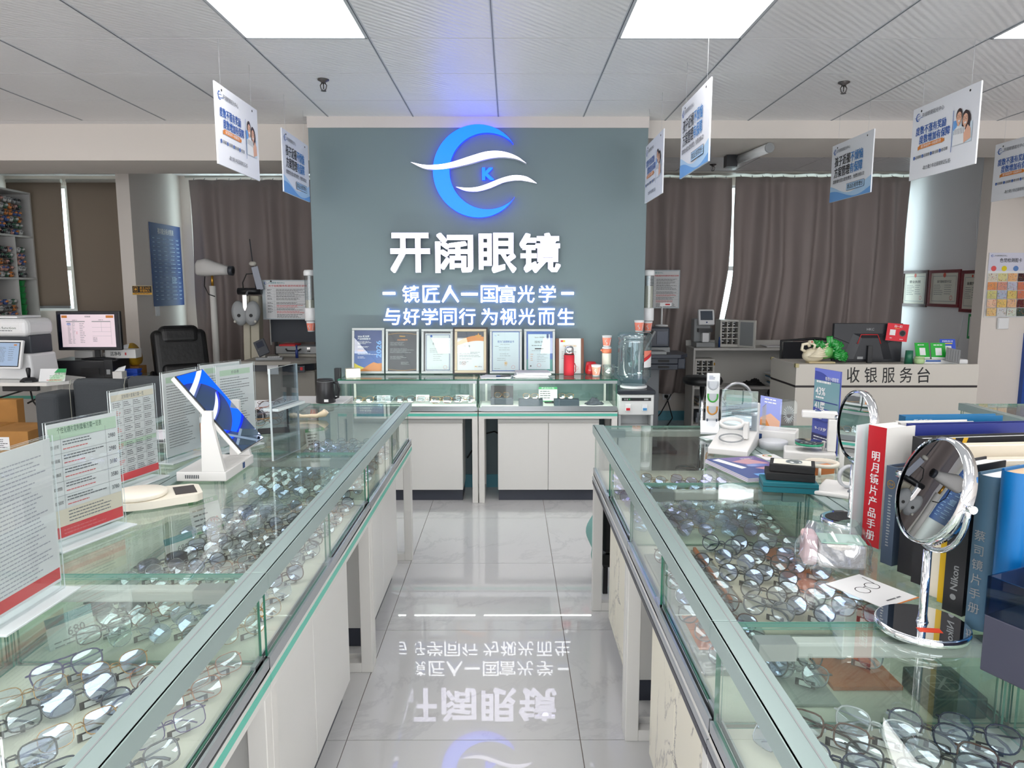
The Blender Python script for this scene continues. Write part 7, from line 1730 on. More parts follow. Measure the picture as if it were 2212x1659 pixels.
book('black catalogue with two yellow stripes and gold spine lettering', 0.965, 1.675, .035, .32, .285, dgb, 8, spine=lambda a, w, h: a.text('SEIKO', w * .5, h * .62, .010, GOLD, w=.04, rot=R(-90), bold=.02), stripes=lambda a, w, h: (a.poly([(.05, h * .8), (.062, h * .8), (.085, h), (.072, h)], mat('stripe_yellow', (226, 178, 50), 0.4)), a.poly([(.085, h * .8), (.097, h * .8), (.118, h), (.106, h)], mat('stripe_yellow', (226, 178, 50), 0.4))))
book('thin slate catalogue with a gold round badge on its spine', 0.872, 1.605, .03, .09, .232, mat('book_slate', (70, 84, 104), 0.45), 24, body=dgb, spine=lambda a, w, h: (a.ring(w * .5, h * .82, .010, .0014, GOLD), a.text('凯米', w * .5, h * .82, .006, GOLD), a.lines(w * .35, h * .7, w * .3, 18, h * .03, .003, GREYP, dash=.01)))
book('cream padded album with an open rounded corner', 1.0, 1.615, .036, .32, .280, cream, 5)
book('plain cream album with a stitched seam', 1.0, 1.535, .040, .32, .265, cream, 4)
book('slate grey album behind the near mirror', 0.985, 1.455, .04, .34, .262, mat('book_slate2', (84, 100, 116), 0.45), 4)
book('wide black folder left of the near mirror pole', 0.885, 1.545, .04, .10, .235, dgb, 26)
book('black boxy catalogue directly behind the near mirror pole', 0.885, 1.485, .045, .085, .26, dgb, 26)
book('white thin catalogue beside the yellow one', 0.878, 1.43, .022, .085, .27, mat('book_ivory', (232, 226, 210), 0.5), 26)
book('yellow thin catalogue behind the near mirror pole', 0.878, 1.398, .018, .085, .275, mat('book_yellow', (222, 180, 20), 0.45), 26)
book('black catalogue lettered along its spine, right of the mirror pole', 0.872, 1.352, .040, .10, .302, dgb, 26, spine=lambda a, w, h: (a.disc(w * .5, h * .11, .006, GREYP, 12), a.text('Nikon', w * .5, h * .24, .014, GREYP, w=.05, rot=R(90), bold=.02)))
book('grey-blue cloth catalogue with embossed characters down its spine', 0.882, 1.29, .046, .13, .296, mat('book_denim', (78, 112, 136), 0.55), 26, rounded=True, spine=lambda a, w, h: a.text('蔡司镜片手册', w * .5, h * .66, .018, GREYP, vert=True, w=.028))
book('saturated blue catalogue, nearest to the camera', 0.885, 1.232, .045, .22, .318, mat('book_azure', (0, 108, 176), 0.4), 26, rounded=True, body=mat('book_kraft', (210, 180, 146), 0.6))
t = th('acrylic_box', 'clear-topped dark box with a white shape inside, right edge', 'box', (0.86, 1.105, TZ), 24)
DB = mat('dark_box_violet', (66, 66, 84), 0.45); pt(t, 'lower_tray', G().box(-0.05, 0.16, -0.06, 0.06, 0, 0.098), DB, 0.002)
g = G().box(-0.05, -0.047, -0.06, 0.06, 0.0985, 0.165); g.box(0.157, 0.16, -0.06, 0.06, 0.0985, 0.165); g.box(-0.047, 0.157, -0.06, -0.057, 0.0985, 0.165); g.box(-0.047, 0.157, 0.057, 0.06, 0.0985, 0.165); pt(t, 'clear_walls', g, clear('tinted_acrylic', (150, 176, 200), 1.49)); pt(t, 'white_insert', G().lathe([(0.05, 0.099), (0.035, 0.15), (0.002, 0.155)], (0.07, 0.0, 0), 5, smooth=False), WPLAS)
a = Art(); a.text('20', 0, 0, .024, GREYP, w=.03); a.build(t, 'print', (0.07, -0.061, 0.12), FRONT)
t = th('spectacles_leaflet', 'white leaflet with a photo of thin-rimmed glasses lying under the books', 'leaflet', (0.765, 1.455, TZ), 28); pt(t, 'sheet', G().box(-0.055, 0.055, -0.07, 0.07, 0, 0.0015), PAPER); a = Art(); a.ring(-.015, .01, .016, .002, BLACKI); a.ring(.022, .015, .016, .002, BLACKI); a.rect(-.001, .018, .008, .020, BLACKI); a.poly([(.036, .02), (.038, .02), (.045, .055), (.043, .055)], BLACKI); a.rect(-.055, -.07, .055, -.066, ORANGE); a.lines(-.02, -.05, .05, 1, .01, .004, GREYI); a.build(t, 'print', (0, 0, .0016))
# demo lens paddles and etched logo inside the near right case
t = th('demo_lens_card', 'dark green case with a circular emblem seen inside the right middle case', 'case', (0.895, 1.40, 0.6835), 0); pt(t, 'body', G().box(-0.05, 0.055, -0.065, 0.06, 0, 0.045), mat('deep_green_box', (40, 66, 70), 0.4), 0.004); a = Art(); a.ring(0, 0, .032, .003, GREYP); a.rect(-.0015, -.03, .0015, .03, GREYP); a.rect(-.03, -.0015, .03, .0015, GREYP); a.poly([(-.022, -.02), (-.018, -.023), (.022, .02), (.018, .023)], GREYP); a.build(t, 'emblem', (-0.005, -0.01, .0456))
# teal cloth and black chair under the right case
t = th('side_chair', 'black chair tucked under the far right case with a teal cloth over it', 'chair', (0.46, 3.46, 0), 0); pt(t, 'back', G().box(0.0, 0.28, 0.0, 0.05, 0.22, 0.58), BLACKM, 0.02); pt(t, 'seat', G().box(0.0, 0.28, 0.0, 0.30, 0.14, 0.215), BLACKM, 0.02)
for x in (0.02, 0.26):
    for y in (0.03, 0.27): pt(t, 'leg', G().box(x - .012, x + .012, y - .012, y + .012, 0, 0.14), BLACKP)
def fc(u, v):
    return (-0.045 * math.sin(PI * min(1, v * 1.3)) - 0.01 * math.sin(11 * v + 3 * u), 0.16 * (u - 0.5) * (0.6 + 0.4 * math.sin(PI * v)) + 0.01 * math.sin(8 * v), 0.40 * (v - 1))
t = th('teal_cloth', 'teal and white cloth draped beside the black chair, bulging into the aisle', 'cloth', (0.44, 3.42, 0.56)); o = pt(t, 'cloth', G().grid(fc, 12, 20), mat('teal_cloth', (128, 178, 172), 0.9)); o.modifiers.new('thickness', 'SOLIDIFY').thickness = 0.006

# ================================================================ right background
notice('white rules notice pinned to the right curtain by the cup tube', 1.50, 8.03, 1.305, 0.37, 0.42)
DESKD = mat('equipment_dark', (48, 54, 68), 0.4)
t = th('instrument_table', 'dark two-drawer instrument table right of the water barrel', 'table', (1.37, 6.75, 0)); pt(t, 'tabletop', G().prism([(-0.30, -0.24), (0.18, -0.24), (0.265, -0.12), (0.265, 0.24), (-0.30, 0.24)], 0.90, 0.93), DESKD, 0.006)
for z in (0.79, 0.845): o = pt(t, 'drawer', G().box(-0.25, 0.16, -0.20, 0.18, z, z + 0.05), DESKD, 0.003); pt(o, 'drawer_pull', G().box(-0.02, 0.08, -0.206, -0.2005, z + 0.015, z + 0.035), BLACKM)
pt(t, 'side_pod', G().box(0.165, 0.24, -0.16, 0.10, 0.79, 0.895), DESKD, 0.01); pt(t, 'column', G().box(-0.14, 0.02, -0.08, 0.10, 0.04, 0.79), mat('column_grey', (128, 132, 138), 0.4), 0.01); pt(t, 'foot', G().box(-0.30, 0.18, -0.2, 0.2, 0, 0.04), DESKD, 0.01)
t = th('slit_instrument', 'dark box-shaped instrument with a cross logo on the table', 'instrument', (1.40, 6.86, 0.9305)); pt(t, 'body', G().box(-0.19, 0.09, -0.12, 0.12, 0.05, 0.235), DESKD, 0.012); pt(t, 'face_plate', G().box(-0.03, 0.07, -0.126, -0.1205, 0.08, 0.20), mat('face_plate_blue', (40, 52, 78), 0.3)); pt(t, 'lower_step', G().box(-0.18, 0.10, -0.11, 0.11, 0, 0.049), GREYP, 0.006)
t = th('tilted_screen', 'light grey panel leaning beside the dark instrument', 'panel', (1.20, 6.60, 0.9305), 0); g = G(); g.T = Matrix.Rotation(R(26), 4, 'Y'); g.box(-0.01, 0.01, -0.1, 0.1, 0.03, 0.24); pt(t, 'panel', g, GREYP, 0.004); pt(t, 'base', G().box(0.02, 0.22, -0.08, 0.08, 0, 0.03), GREYP, 0.006)
t = th('white_mic_stand', 'thin white stand with round foot in front of the right notice', 'stand', (1.455, 6.95, 1.166)); pt(t, 'foot', G().lathe([(0.065, 0), (0.06, 0.012), (0.012, 0.018)], (0, 0, 0), 24), WPLAS); pt(t, 'rod', G().cyl((0, 0, 0.016), (0, 0, 0.19), 0.009, 10), WPLAS); pt(t, 'top_sign', G().box(-0.02, 0.09, -0.004, 0.004, 0.19, 0.225), WPLAS); pt(t, 'red_strip', G().box(0.03, 0.075, -0.0055, -0.0045, 0.20, 0.215), RED)
# low shelving behind
t = th('low_shelf_unit', 'long white open shelf unit under the right curtains', 'shelf', (2.5, 7.93, 0)); SHG = mat('shelf_grey_white', (196, 194, 190), 0.5)
pt(t, 'top_board', G().box(-0.56, 0.62, -0.33, 0.02, 0.875, 0.90), SHG, 0.002); pt(t, 'back_panel', G().box(-0.55, 0.6, 0.0, 0.015, 0.03, 0.875), SHG)
for x in (-0.56, -0.02 + 0.0, 0.60): pt(t, 'side_panel', G().box(x, x + 0.02, -0.325, -0.001, 0.0, 0.874 if x != -0.02 else 0.46), SHG)
for z in (0.46, 0.25, 0.06): pt(t, 'shelf_board', G().box(-0.539, 0.599, -0.32, -0.001, z, z + 0.025), SHG, 0.001)
pt(t, 'back_splash', G().box(-0.56, 0.62, 0.021, 0.035, 0.9, 0.96), SHG)
def trialcase(label, x, y, z, w_, h_, rows_, opened):
    t = th('trial_lens_cabinet', label, 'lens cabinet', (x, y, z)); g = G()
    g.box(0, w_, 0, 0.20, 0, 0.03); g.box(0, w_, 0, 0.20, h_ - 0.02, h_); g.box(0, 0.02, 0, 0.20, 0.03, h_ - 0.02); g.box(w_ - 0.02, w_, 0, 0.20, 0.03, h_ - 0.02); g.box(0.02, w_ - 0.02, 0.19, 0.20, 0.03, h_ - 0.02); pt(t, 'cabinet', g, mat('lens_cabinet_white', (212, 210, 204), 0.4), 0.003)
    cw = (w_ - 0.04) / 3; chh = (h_ - 0.05) / rows_
    g = G()
    for k in (1, 2): g.box(0.02 + cw * k - .004, 0.02 + cw * k + .004, 0.0, 0.18, 0.03, h_ - .02)
    for k in range(1, rows_): g.box(0.02, w_ - .02, 0.001, 0.18, 0.03 + chh * k - .004, 0.03 + chh * k + .004)
    pt(t, 'divider', g, mat('lens_cabinet_white', (212, 210, 204), 0.4)); rn = random.Random(3)
    for i in range(3):
        for j in range(rows_):
            g = G(); x0 = 0.02 + cw * i + .007; z0_ = 0.03 + chh * j + .006
            for q in range(4):
                zq = z0_ + .006 + q * (chh - .02) / 4
                g.box(x0 + q * .006, x0 + q * .006 + cw * .35, 0.03 + q * .01, 0.04 + q * .01, zq, zq + .012, 0 if q % 2 else 1)
            g.box(x0, x0 + cw - .014, 0.09, 0.12, z0_, z0_ + chh - .02, 1 if j != rows_ - 3 else 2)
            pt(t, 'lens_tray', g, [PAPER, BLACKM, mat('lens_tray_maroon', (84, 44, 44), 0.5)])
    if opened:
        g = G(); g.T = Matrix.Translation((w_ + .002, 0, 0)) @ Matrix.Rotation(R(-52), 4, 'Z'); g.box(0, w_ * .95, -.025, 0, 0, h_); pt(t, 'door', g, mat('lens_cabinet_white', (212, 210, 204), 0.4), 0.003)
        g = G(); g.T = Matrix.Translation((w_ + .002, 0, 0)) @ Matrix.Rotation(R(-52), 4, 'Z'); g.box(.02, w_ * .95 - .02, -.027, -.0255, .02, h_ - .02); pt(t, 'door_panel', g, GREYP)
    for zc in (.06, h_ - .07): pt(t, 'hinge', G().box(w_ - .012, w_ + .001, -.006, -.0005, zc, zc + .03), GOLD)
trialcase('open white trial lens cabinet on top of the low shelf', 2.255, 7.75, 0.9005, 0.21, 0.29, 4, True); trialcase('white trial lens cabinet standing on the lower shelf at left', 1.985, 7.70, 0.486, 0.21, 0.29, 4, False)
t = th('lensmeter', 'grey desktop lensmeter with a tilted screen on the low shelf', 'lensmeter', (2.09, 7.78, 0.9005)); pt(t, 'base', G().box(-0.10, 0.10, -0.08, 0.14, 0, 0.05), GREYP, 0.006); pt(t, 'column', G().box(-0.11, 0.07, 0.0, 0.14, 0.0505, 0.30), GREYP, 0.012); pt(t, 'nose', G().box(-0.04, 0.03, -0.09, -0.001, 0.055, 0.155), WPLAS, 0.006); pt(t, 'dark_gap', G().box(-0.075, 0.075, -0.06, -0.0005, 0.16, 0.20), BLACKP)
g = G(); g.T = Matrix.Translation((0.005, -0.03, 0.31)) @ Matrix.Rotation(R(-16), 4, 'X'); g.box(-0.085, 0.085, -0.03, 0.02, -0.08, 0.09); pt(t, 'screen_head', g, WPLAS, 0.012); g2_ = G(); g2_.T = g.T; g2_.box(-0.065, 0.065, -0.0325, -0.031, -0.03, 0.07); pt(t, 'screen', g2_, mat('screen_grey', (74, 84, 96), 0.2)); g3 = G(); g3.T = g.T; g3.cyl((0, -.031, -.055), (0, -.036, -.055), .008, 12); pt(t, 'button', g3, NAVY)
tag(pt(None, 'marker_pen', G().lathe([(0.011, 0), (0.011, 0.07), (0.007, 0.09), (0.007, 0.11)], (0, 0, 0), 12), NAVY, loc=(2.235, 7.70, 0.9005)), 'blue marker standing between the lensmeter and the open lens cabinet', 'pen')
def pile(nm, label, cat, loc, n, w_, d_, th_, cols, rz=0, jit=.02):
    t = th(nm, label, cat, loc, rz); rn = random.Random(n)
    for k in range(n): pt(t, 'item', G().box(-w_ / 2, w_ / 2, -d_ / 2, d_ / 2, 0, th_ * .93), cols[k % len(cols)], loc=(rn.uniform(-jit, jit), rn.uniform(-.01, .01), k * th_), rot=(0, 0, R(rn.uniform(-5, 5))))
pile('folder_pile', 'pile of folders and papers on the middle shelf right', 'papers', (2.92, 7.76, 0.4855), 8, 0.22, 0.24, 0.017, [PAPER, mat('folder_blue', (90, 130, 160), 0.5), mat('folder_tan', (200, 186, 160), 0.6), PAPER]); pile('booklet_pile', 'pile of booklets on the second lowest shelf, left', 'papers', (2.12, 7.77, 0.2755), 6, 0.2, 0.22, 0.013, [PAPER, mat('folder_tan', (200, 186, 160), 0.6), GREYP])
pile('flat_sheets', 'flat white sheets on the top of the low shelf, right', 'papers', (2.86, 7.80, 0.9005), 3, 0.2, 0.2, 0.004, [PAPER, GREYP]); pile('shoe_box_pile', 'grey boxes on the lowest shelf at left', 'box', (2.13, 7.77, 0.0855), 2, 0.24, 0.22, 0.06, [mat('folder_grey', (150, 158, 168), 0.5)], jit=.004)
tag(pt(None, 'small_carton', G().box(-0.06, 0.06, -0.05, 0.05, 0, 0.055), PAPER, loc=(2.93, 7.78, 0.623), rot=(0, 0, R(8))), 'small white and green carton on top of the folder pile', 'box'); pt(bpy.data.objects['small_carton'], 'green_band', G().box(-0.0605, 0.0605, -0.0505, -0.0501, 0.035, 0.055), GREENP)
crumple('white crumpled bag with red print on the second shelf', 'crumpled_bag', 'bag', (2.62, 7.80, 0.2765), 0.2, 0.12, 0.08, mat('bag_white_film', (216, 214, 214), 0.35), 14); tag(pt(None, 'white_bottle', G().lathe([(0.025, 0), (0.025, 0.09), (0.014, 0.1), (0.014, 0.12)], (0, 0, 0), 16), GREYP, loc=(2.80, 7.80, 0.2755)), 'grey bottle on the second shelf beside the crumpled bag', 'bottle')
crumple('black cloth heap left of the folders on the middle shelf', 'dark_cloth', 'cloth', (2.645, 7.80, 0.4865), 0.22, 0.2, 0.07, BLACKM, 15)
t = th('stool', 'black padded stool in front of the low shelf, right', 'stool', (1.60, 5.95, 0)); pt(t, 'seat', G().lathe([(0.12, 0.735), (0.155, 0.745), (0.165, 0.77), (0.15, 0.80), (0.002, 0.805)], (0, 0, 0), 28), LEA); pt(t, 'post', G().cyl((0, 0, 0.03), (0, 0, 0.735), 0.022, 10), CHROME); pt(t, 'base', G().lathe([(0.2, 0), (0.2, 0.012), (0.03, 0.03)], (0, 0, 0), 28), CHROME)
t = th('wall_sockets', 'row of white wall sockets with black plugs below the right curtain', 'socket', (1.75, 8.298, 0.24)); 
for k in range(3): pt(t, 'socket_plate', G().box(-0.26 + 0.14 * k, -0.16 + 0.14 * k, -0.01, -0.001, 0, 0.09), WPLAS, 0.002)
for k in range(3): pt(t, 'plug', G().box(-0.22 + 0.13 * k, -0.18 + 0.13 * k, -0.045, -0.0105, 0.03, 0.06), BLACKM, 0.004)
t = th('floor_cables', 'black cables running from the sockets along the floor to the instrument table', 'cables', (1.55, 8.0, 0.0))
for k, P in enumerate([[(0.0, 0.24, 0.28), (-0.04, 0.15, 0.10), (-0.15, 0.0, 0.012), (-0.2, -0.5, 0.012), (-0.16, -1.0, 0.012)], [(0.13, 0.25, 0.28), (0.1, 0.1, 0.1), (0.0, -0.1, 0.012), (-0.15, -0.6, 0.012), (-0.1, -1.0, 0.012)], [(0.26, 0.25, 0.28), (0.30, 0.1, 0.06), (0.2, -0.1, 0.012), (-0.05, -0.4, 0.012), (-0.12, -1.0, 0.02)], [(0.34, 0.15, 0.6), (0.30, 0.15, 0.35), (0.15, 0.05, 0.12), (0.0, -0.1, 0.014)]]): pt(t, 'cable', G().tube(P, 0.007, 6), BLACKM)
# cash desk
CD = mat('cash_desk_white', (200, 195, 187), 0.5); CDS = mat('cash_desk_strip', (38, 30, 34), 0.35)
t = th('cash_desk', 'off-white cash desk with a dark strip and five brushed black characters', 'reception desk', (2.235, 5.6, 0))
pt(t, 'front_panel', G().box(0, 1.43, 0, 0.02, 0.0, 0.757), CD); pt(t, 'upper_front', G().box(0, 1.43, 0, 0.02, 0.775, 0.941), CD); pt(t, 'strip', G().box(0.0, 1.43, 0.004, 0.02, 0.7575, 0.7745), CDS)
pt(t, 'side_panel', G().box(0, 0.02, 0.0205, 0.55, 0.0, 0.757), CD); pt(t, 'upper_side', G().box(0, 0.02, 0.0205, 0.55, 0.775, 0.941), CD); pt(t, 'strip', G().box(0.004, 0.02, 0.0205, 0.55, 0.7575, 0.7745), CDS)
pt(t, 'worktop', G().box(0.0205, 1.43, 0.0205, 0.55, 0.912, 0.93), CD); pt(t, 'corner_bracket', G().box(-0.008, 0.02, -0.004, 0.03, 0.915, 0.9465), mat('brass_tarnish', (170, 160, 120), 0.4, 0.6), 0.002); pt(t, 'corner_bracket', G().box(-0.006, 0.02, 0.53, 0.556, 0.925, 0.9465), mat('brass_tarnish', (170, 160, 120), 0.4, 0.6), 0.002)
a = Art()
for k, ch in enumerate('收银服务台'):
    a.text(ch, 0.448 + 0.138 * k, 0.852, 0.112, BLACKI, w=0.10, bold=0.008, rot=R(3))
a.build(t, 'lettering', (0, -0.0008, 0), FRONT)
t = th('jade_cabbage', 'carved cabbage ornament, cream stem and vivid green leaves', 'ornament', (2.50, 5.80, 0.9305)); t.scale = (1.12, 1, 1.12)
CRM = mat('cabbage_cream', (232, 222, 196), 0.2, coat=0.6); GRN = mat('cabbage_green', (10, 150, 50), 0.2, coat=0.7); MIDG = mat('cabbage_pale_green', (120, 196, 110), 0.2, coat=0.6)
g = G(); g.T = Matrix.Rotation(R(-8), 4, 'Y'); g.sph((-0.035, 0, 0.065), 0.075, 18, 0, (1.15, .75, .72)); pt(t, 'bulb', g, CRM)
g = G()
for k in range(6): g.tube([(-0.10 + .01 * k, -0.052, 0.05 + .008 * k), (-0.03, -0.062 + .002 * k, 0.05 + .012 * k), (0.035, -0.05, 0.055 + .018 * k)], [.004, .010, .006], 6)
pt(t, 'stem_rib', g, CRM)
g = G(); g.tube([(-0.115, -0.02, 0.085), (-0.14, -0.02, 0.10), (-0.135, -0.02, 0.135), (-0.10, -0.02, 0.142), (-0.085, -0.02, 0.12)], .012, 8); g.sph((-0.078, -0.02, 0.15), .024, 10, 0, (1, 1, .8)); g.tube([(-.075, -.02, .15), (-.05, -.03, .13), (-.06, -.03, .10)], .010, 8); pt(t, 'carved_insect', g, CRM)
pt(t, 'red_bead', G().sph((-0.078, -0.042, 0.155), .006, 8), RED)
g = G(); g.tube([(0.0, 0, 0.08), (0.03, -0.01, 0.085), (0.06, 0, 0.08)], [.052, .056, .05], 12); pt(t, 'leaf_base', g, MIDG)
rn = random.Random(11)
for k in range(34):
    a_ = rn.uniform(-0.6, 2.4); r_ = rn.uniform(.05, .15); cx_ = 0.055 + r_ * .75 * math.cos(a_); cz_ = 0.065 + r_ * .62 * math.sin(a_); yy = rn.uniform(-.055, .03)
    cz_ = max(cz_, .045)
    s_ = rn.uniform(.022, .04)
    def fl(u, v, s_=s_, a_=a_): 
        p_ = (u - .5) * 2; q_ = (v - .5) * 2
        return (cx_ + s_ * (p_ * math.cos(a_) - q_ * .6 * math.sin(a_)), yy - .012 * (1 - p_ * p_) + .004 * math.sin(14 * v + k), cz_ + s_ * (p_ * math.sin(a_) + q_ * .6 * math.cos(a_)) + .004 * math.sin(12 * u + k))
    g = G().grid(fl, 8, 8); o = pt(t, 'leaf', g, GRN); o.modifiers.new('thickness', 'SOLIDIFY').thickness = .004
g = G(); g.sph((0.10, 0.0, 0.085), 0.055, 14, 0, (1.1, .7, .9)); pt(t, 'leaf_core', g, GRN)
pt(t, 'stand', G().box(-0.09, 0.10, -0.04, 0.04, 0, 0.012), mat('ornament_stand', (206, 190, 150), 0.4), 0.004)
t = th('gaming_monitor', 'large black monitor seen from behind with a red angular line', 'monitor', (2.90, 5.86, 0.9305), -2)
MB_ = mat('monitor_back', (38, 40, 46), 0.4)
pt(t, 'back_shell', G().box(-0.275, 0.275, -0.02, 0.02, 0.005, 0.318), MB_, 0.006)
pt(t, 'rear_bulge', G()._add([(x, y, z) for x, y, z in ((-.20, -.021, .03), (.20, -.021, .03), (.14, -.021, .235), (-.12, -.021, .235), (-.12, -.05, .03), (.12, -.05, .03), (.07, -.05, .20), (-.06, -.05, .20))], [(0, 4, 7, 3), (4, 5, 6, 7), (5, 1, 2, 6), (7, 6, 2, 3), (0, 1, 5, 4), (0, 3, 2, 1)]), MB_)
pt(t, 'red_line', G().tube([(-0.095, -0.053, 0.155), (-0.07, -0.050, 0.228), (0.062, -0.050, 0.228), (0.09, -0.053, 0.155)], .0035, 6), mat('red_glow_strip', (214, 40, 44), 0.4))
pt(t, 'crease', G().tube([(-0.27, -0.0215, 0.205), (-0.12, -0.0215, 0.145), (-0.09, -0.05, 0.165)], .002, 5), BLACKM); pt(t, 'crease', G().tube([(0.26, -0.0215, 0.205), (0.12, -0.0215, 0.145), (0.09, -0.05, 0.165)], .002, 5), BLACKM)
pt(t, 'stand_neck', G().box(-0.018, 0.018, -0.075, -0.051, 0.0, 0.14), BLACKP, .003); pt(t, 'power_label', G().box(-.09, -.045, -.0515, -.0505, .03, .05), GREYP); pt(t, 'joystick_port', G().cyl((-.235, -.0225, .07), (-.235, -.0205, .07), .01, 12), BLACKM)
a = Art(); a.text('HKC', 0, 0, .02, GREYP, w=.058, bold=.01); a.build(t, 'brand_lettering', (0.015, -0.0206, 0.27), FRONT)
t = th('red_card', 'red promotional card on the corner of the black monitor', 'card', (3.02, 5.80, 1.115), -2); g = G(); g.T = Matrix.Rotation(R(5), 4, 'Y'); g.box(0, 0.17, 0, .003, 0, 0.14); pt(t, 'card', g, mat('card_red', (216, 26, 48), 0.4))
a = Art(); a.text('扫一扫', .085, .118, .018, PAPER, w=.06, bold=.02); a.rect(.035, .045, .08 - .003, .088, PAPER) if False else a.rect(.025, .045, .07, .09, PAPER); a.disc(.127, .066, .026, BLACKI, 20); a.ring(.127, .066, .023, .0015, GREYP); a.lines(.06, .10, .05, 1, .01, .004, GOLD); a.lines(.03, .02, .03, 1, .01, .005, PAPER); a.lines(.11, .015, .035, 1, .01, .005, PAPER); o = a.build(t, 'print'); o.matrix_local = Matrix.Rotation(R(5), 4, 'Y') @ Matrix.Translation((0, -.0008, 0)) @ Matrix.Rotation(R(90), 4, 'X')
def paycard(label, loc, rz, w_, h_, m_, arts):
    t = th('payment_card', label, 'payment sign', loc, rz, 'payment signs on the cash desk'); L = Matrix.Rotation(R(-16), 4, 'X'); g = G(); g.T = L; g.box(0, w_, 0, .003, 0, h_); pt(t, 'card', g, m_); a = Art(); arts(a, w_, h_); o = a.build(t, 'print'); o.matrix_local = L @ Matrix.Translation((0, -.0006, 0)) @ Matrix.Rotation(R(90), 4, 'X'); pt(t, 'foot', G().box(0, w_, 0.004, .05, 0, .006), ACR)
wg = mat('pay_green', (20, 170, 50), 0.4)
def pc(a, w, h):
    a.rect(w * .3, h * .22, w * .72, h * .68, PAPER); a.lines(w * .2, h * .84, w * .6, 1, .01, h * .05, PAPER); a.rect(0, 0, w, h * .1, PAPER)
paycard('green payment sign, left one of the green pair', (3.235, 5.72, 0.972), 4, .115, .13, wg, pc); paycard('green payment sign, right one of the green pair', (3.355, 5.715, 0.972), -2, .115, .13, wg, pc); paycard('blue payment sign right of the green pair', (3.48, 5.80, 0.972), -4, .12, .155, mat('pay_blue', (24, 70, 190), 0.4), lambda a, w, h: (a.rect(w * .3, h * .28, w * .72, h * .64, PAPER), a.text('扫码支付', w * .5, h * .88, .014, PAPER, w=w * .7), a.rect(w * .2, h * .74, w * .8, h * .79, mat('cert_yellow', (226, 206, 30), 0.5)), a.rect(0, 0, w, h * .14, PAPER)))
t = th('desk_printer', 'white low desk printer under the payment signs', 'printer', (3.26, 5.70, 0.9305)); pt(t, 'body', G().box(-0.05, 0.38, 0.0, 0.22, 0, 0.038), WPLAS, 0.008); g = G(); g.T = Matrix.Translation((0.17, -0.02, 0.012)) @ Matrix.Rotation(R(24), 4, 'Y'); pt(t, 'blue_label', G().box(0.04, 0.16, -0.0008, -0.0002, 0.02, 0.033), BLUEP)
t = th('card_reader', 'grey ribbed card stand leaning in front of the blue payment sign', 'stand', (3.42, 5.64, 0.969)); g = G(); g.T = Matrix.Rotation(R(-20), 4, 'X') @ Matrix.Rotation(R(14), 4, 'Y'); g.box(0, .11, 0, .006, 0, .11)
for k in range(5): g.box(.012 + .02 * k, .018 + .02 * k, -.003, 0, .01, .10)
pt(t, 'panel', g, mat('ribbed_grey', (120, 122, 124), 0.4)); pt(t, 'foot', G().box(0, .10, 0.01, .04, 0, .004), GREYP)
t = lathe_thing('green_jar', 'pale green round lidded jar on the cash desk', 'jar', (3.215, 5.64, 0.942), [('body', [(0.03, 0), (0.038, 0.01), (0.038, 0.035), (0.034, 0.04)], mat('jar_green', (176, 206, 150), 0.4)), ('lid', [(0.035, 0.041), (0.037, 0.045), (0.034, 0.056), (0.002, 0.058)], mat('jar_green', (176, 206, 150), 0.4))]); lathe_thing('green_cup', 'dark green upturned tumbler behind the pale jar', 'cup', (3.165, 5.70, 0.9305), [('body', [(0.033, 0), (0.027, 0.11), (0.002, 0.111)], mat('tumbler_green', (40, 110, 84), 0.3))])
t = th('mesh_chair', 'black mesh office chair behind the cash desk', 'chair', (2.86, 6.75, 0)); g = G()
for k in range(5): g.box(-0.30 + .14 * k, -0.296 + .14 * k, 0, .004, .62, 1.02)
pt(t, 'mesh_back', G().box(-0.30, 0.28, 0.004, 0.008, 0.62, 1.03), mat('mesh_black', (24, 26, 34), 0.7)); pt(t, 'back_frame', G().tube([(-0.31, 0, 0.6), (-0.32, 0, 1.04), (0.0, 0, 1.06), (0.29, 0, 1.04), (0.28, 0, 0.6)], .014, 8), BLACKP); pt(t, 'seat', G().box(-0.26, 0.26, 0.03, 0.5, 0.44, 0.52), BLACKM, .03); pt(t, 'post', G().cyl((0, .2, 0), (0, .2, .44), .03, 10), BLACKP)
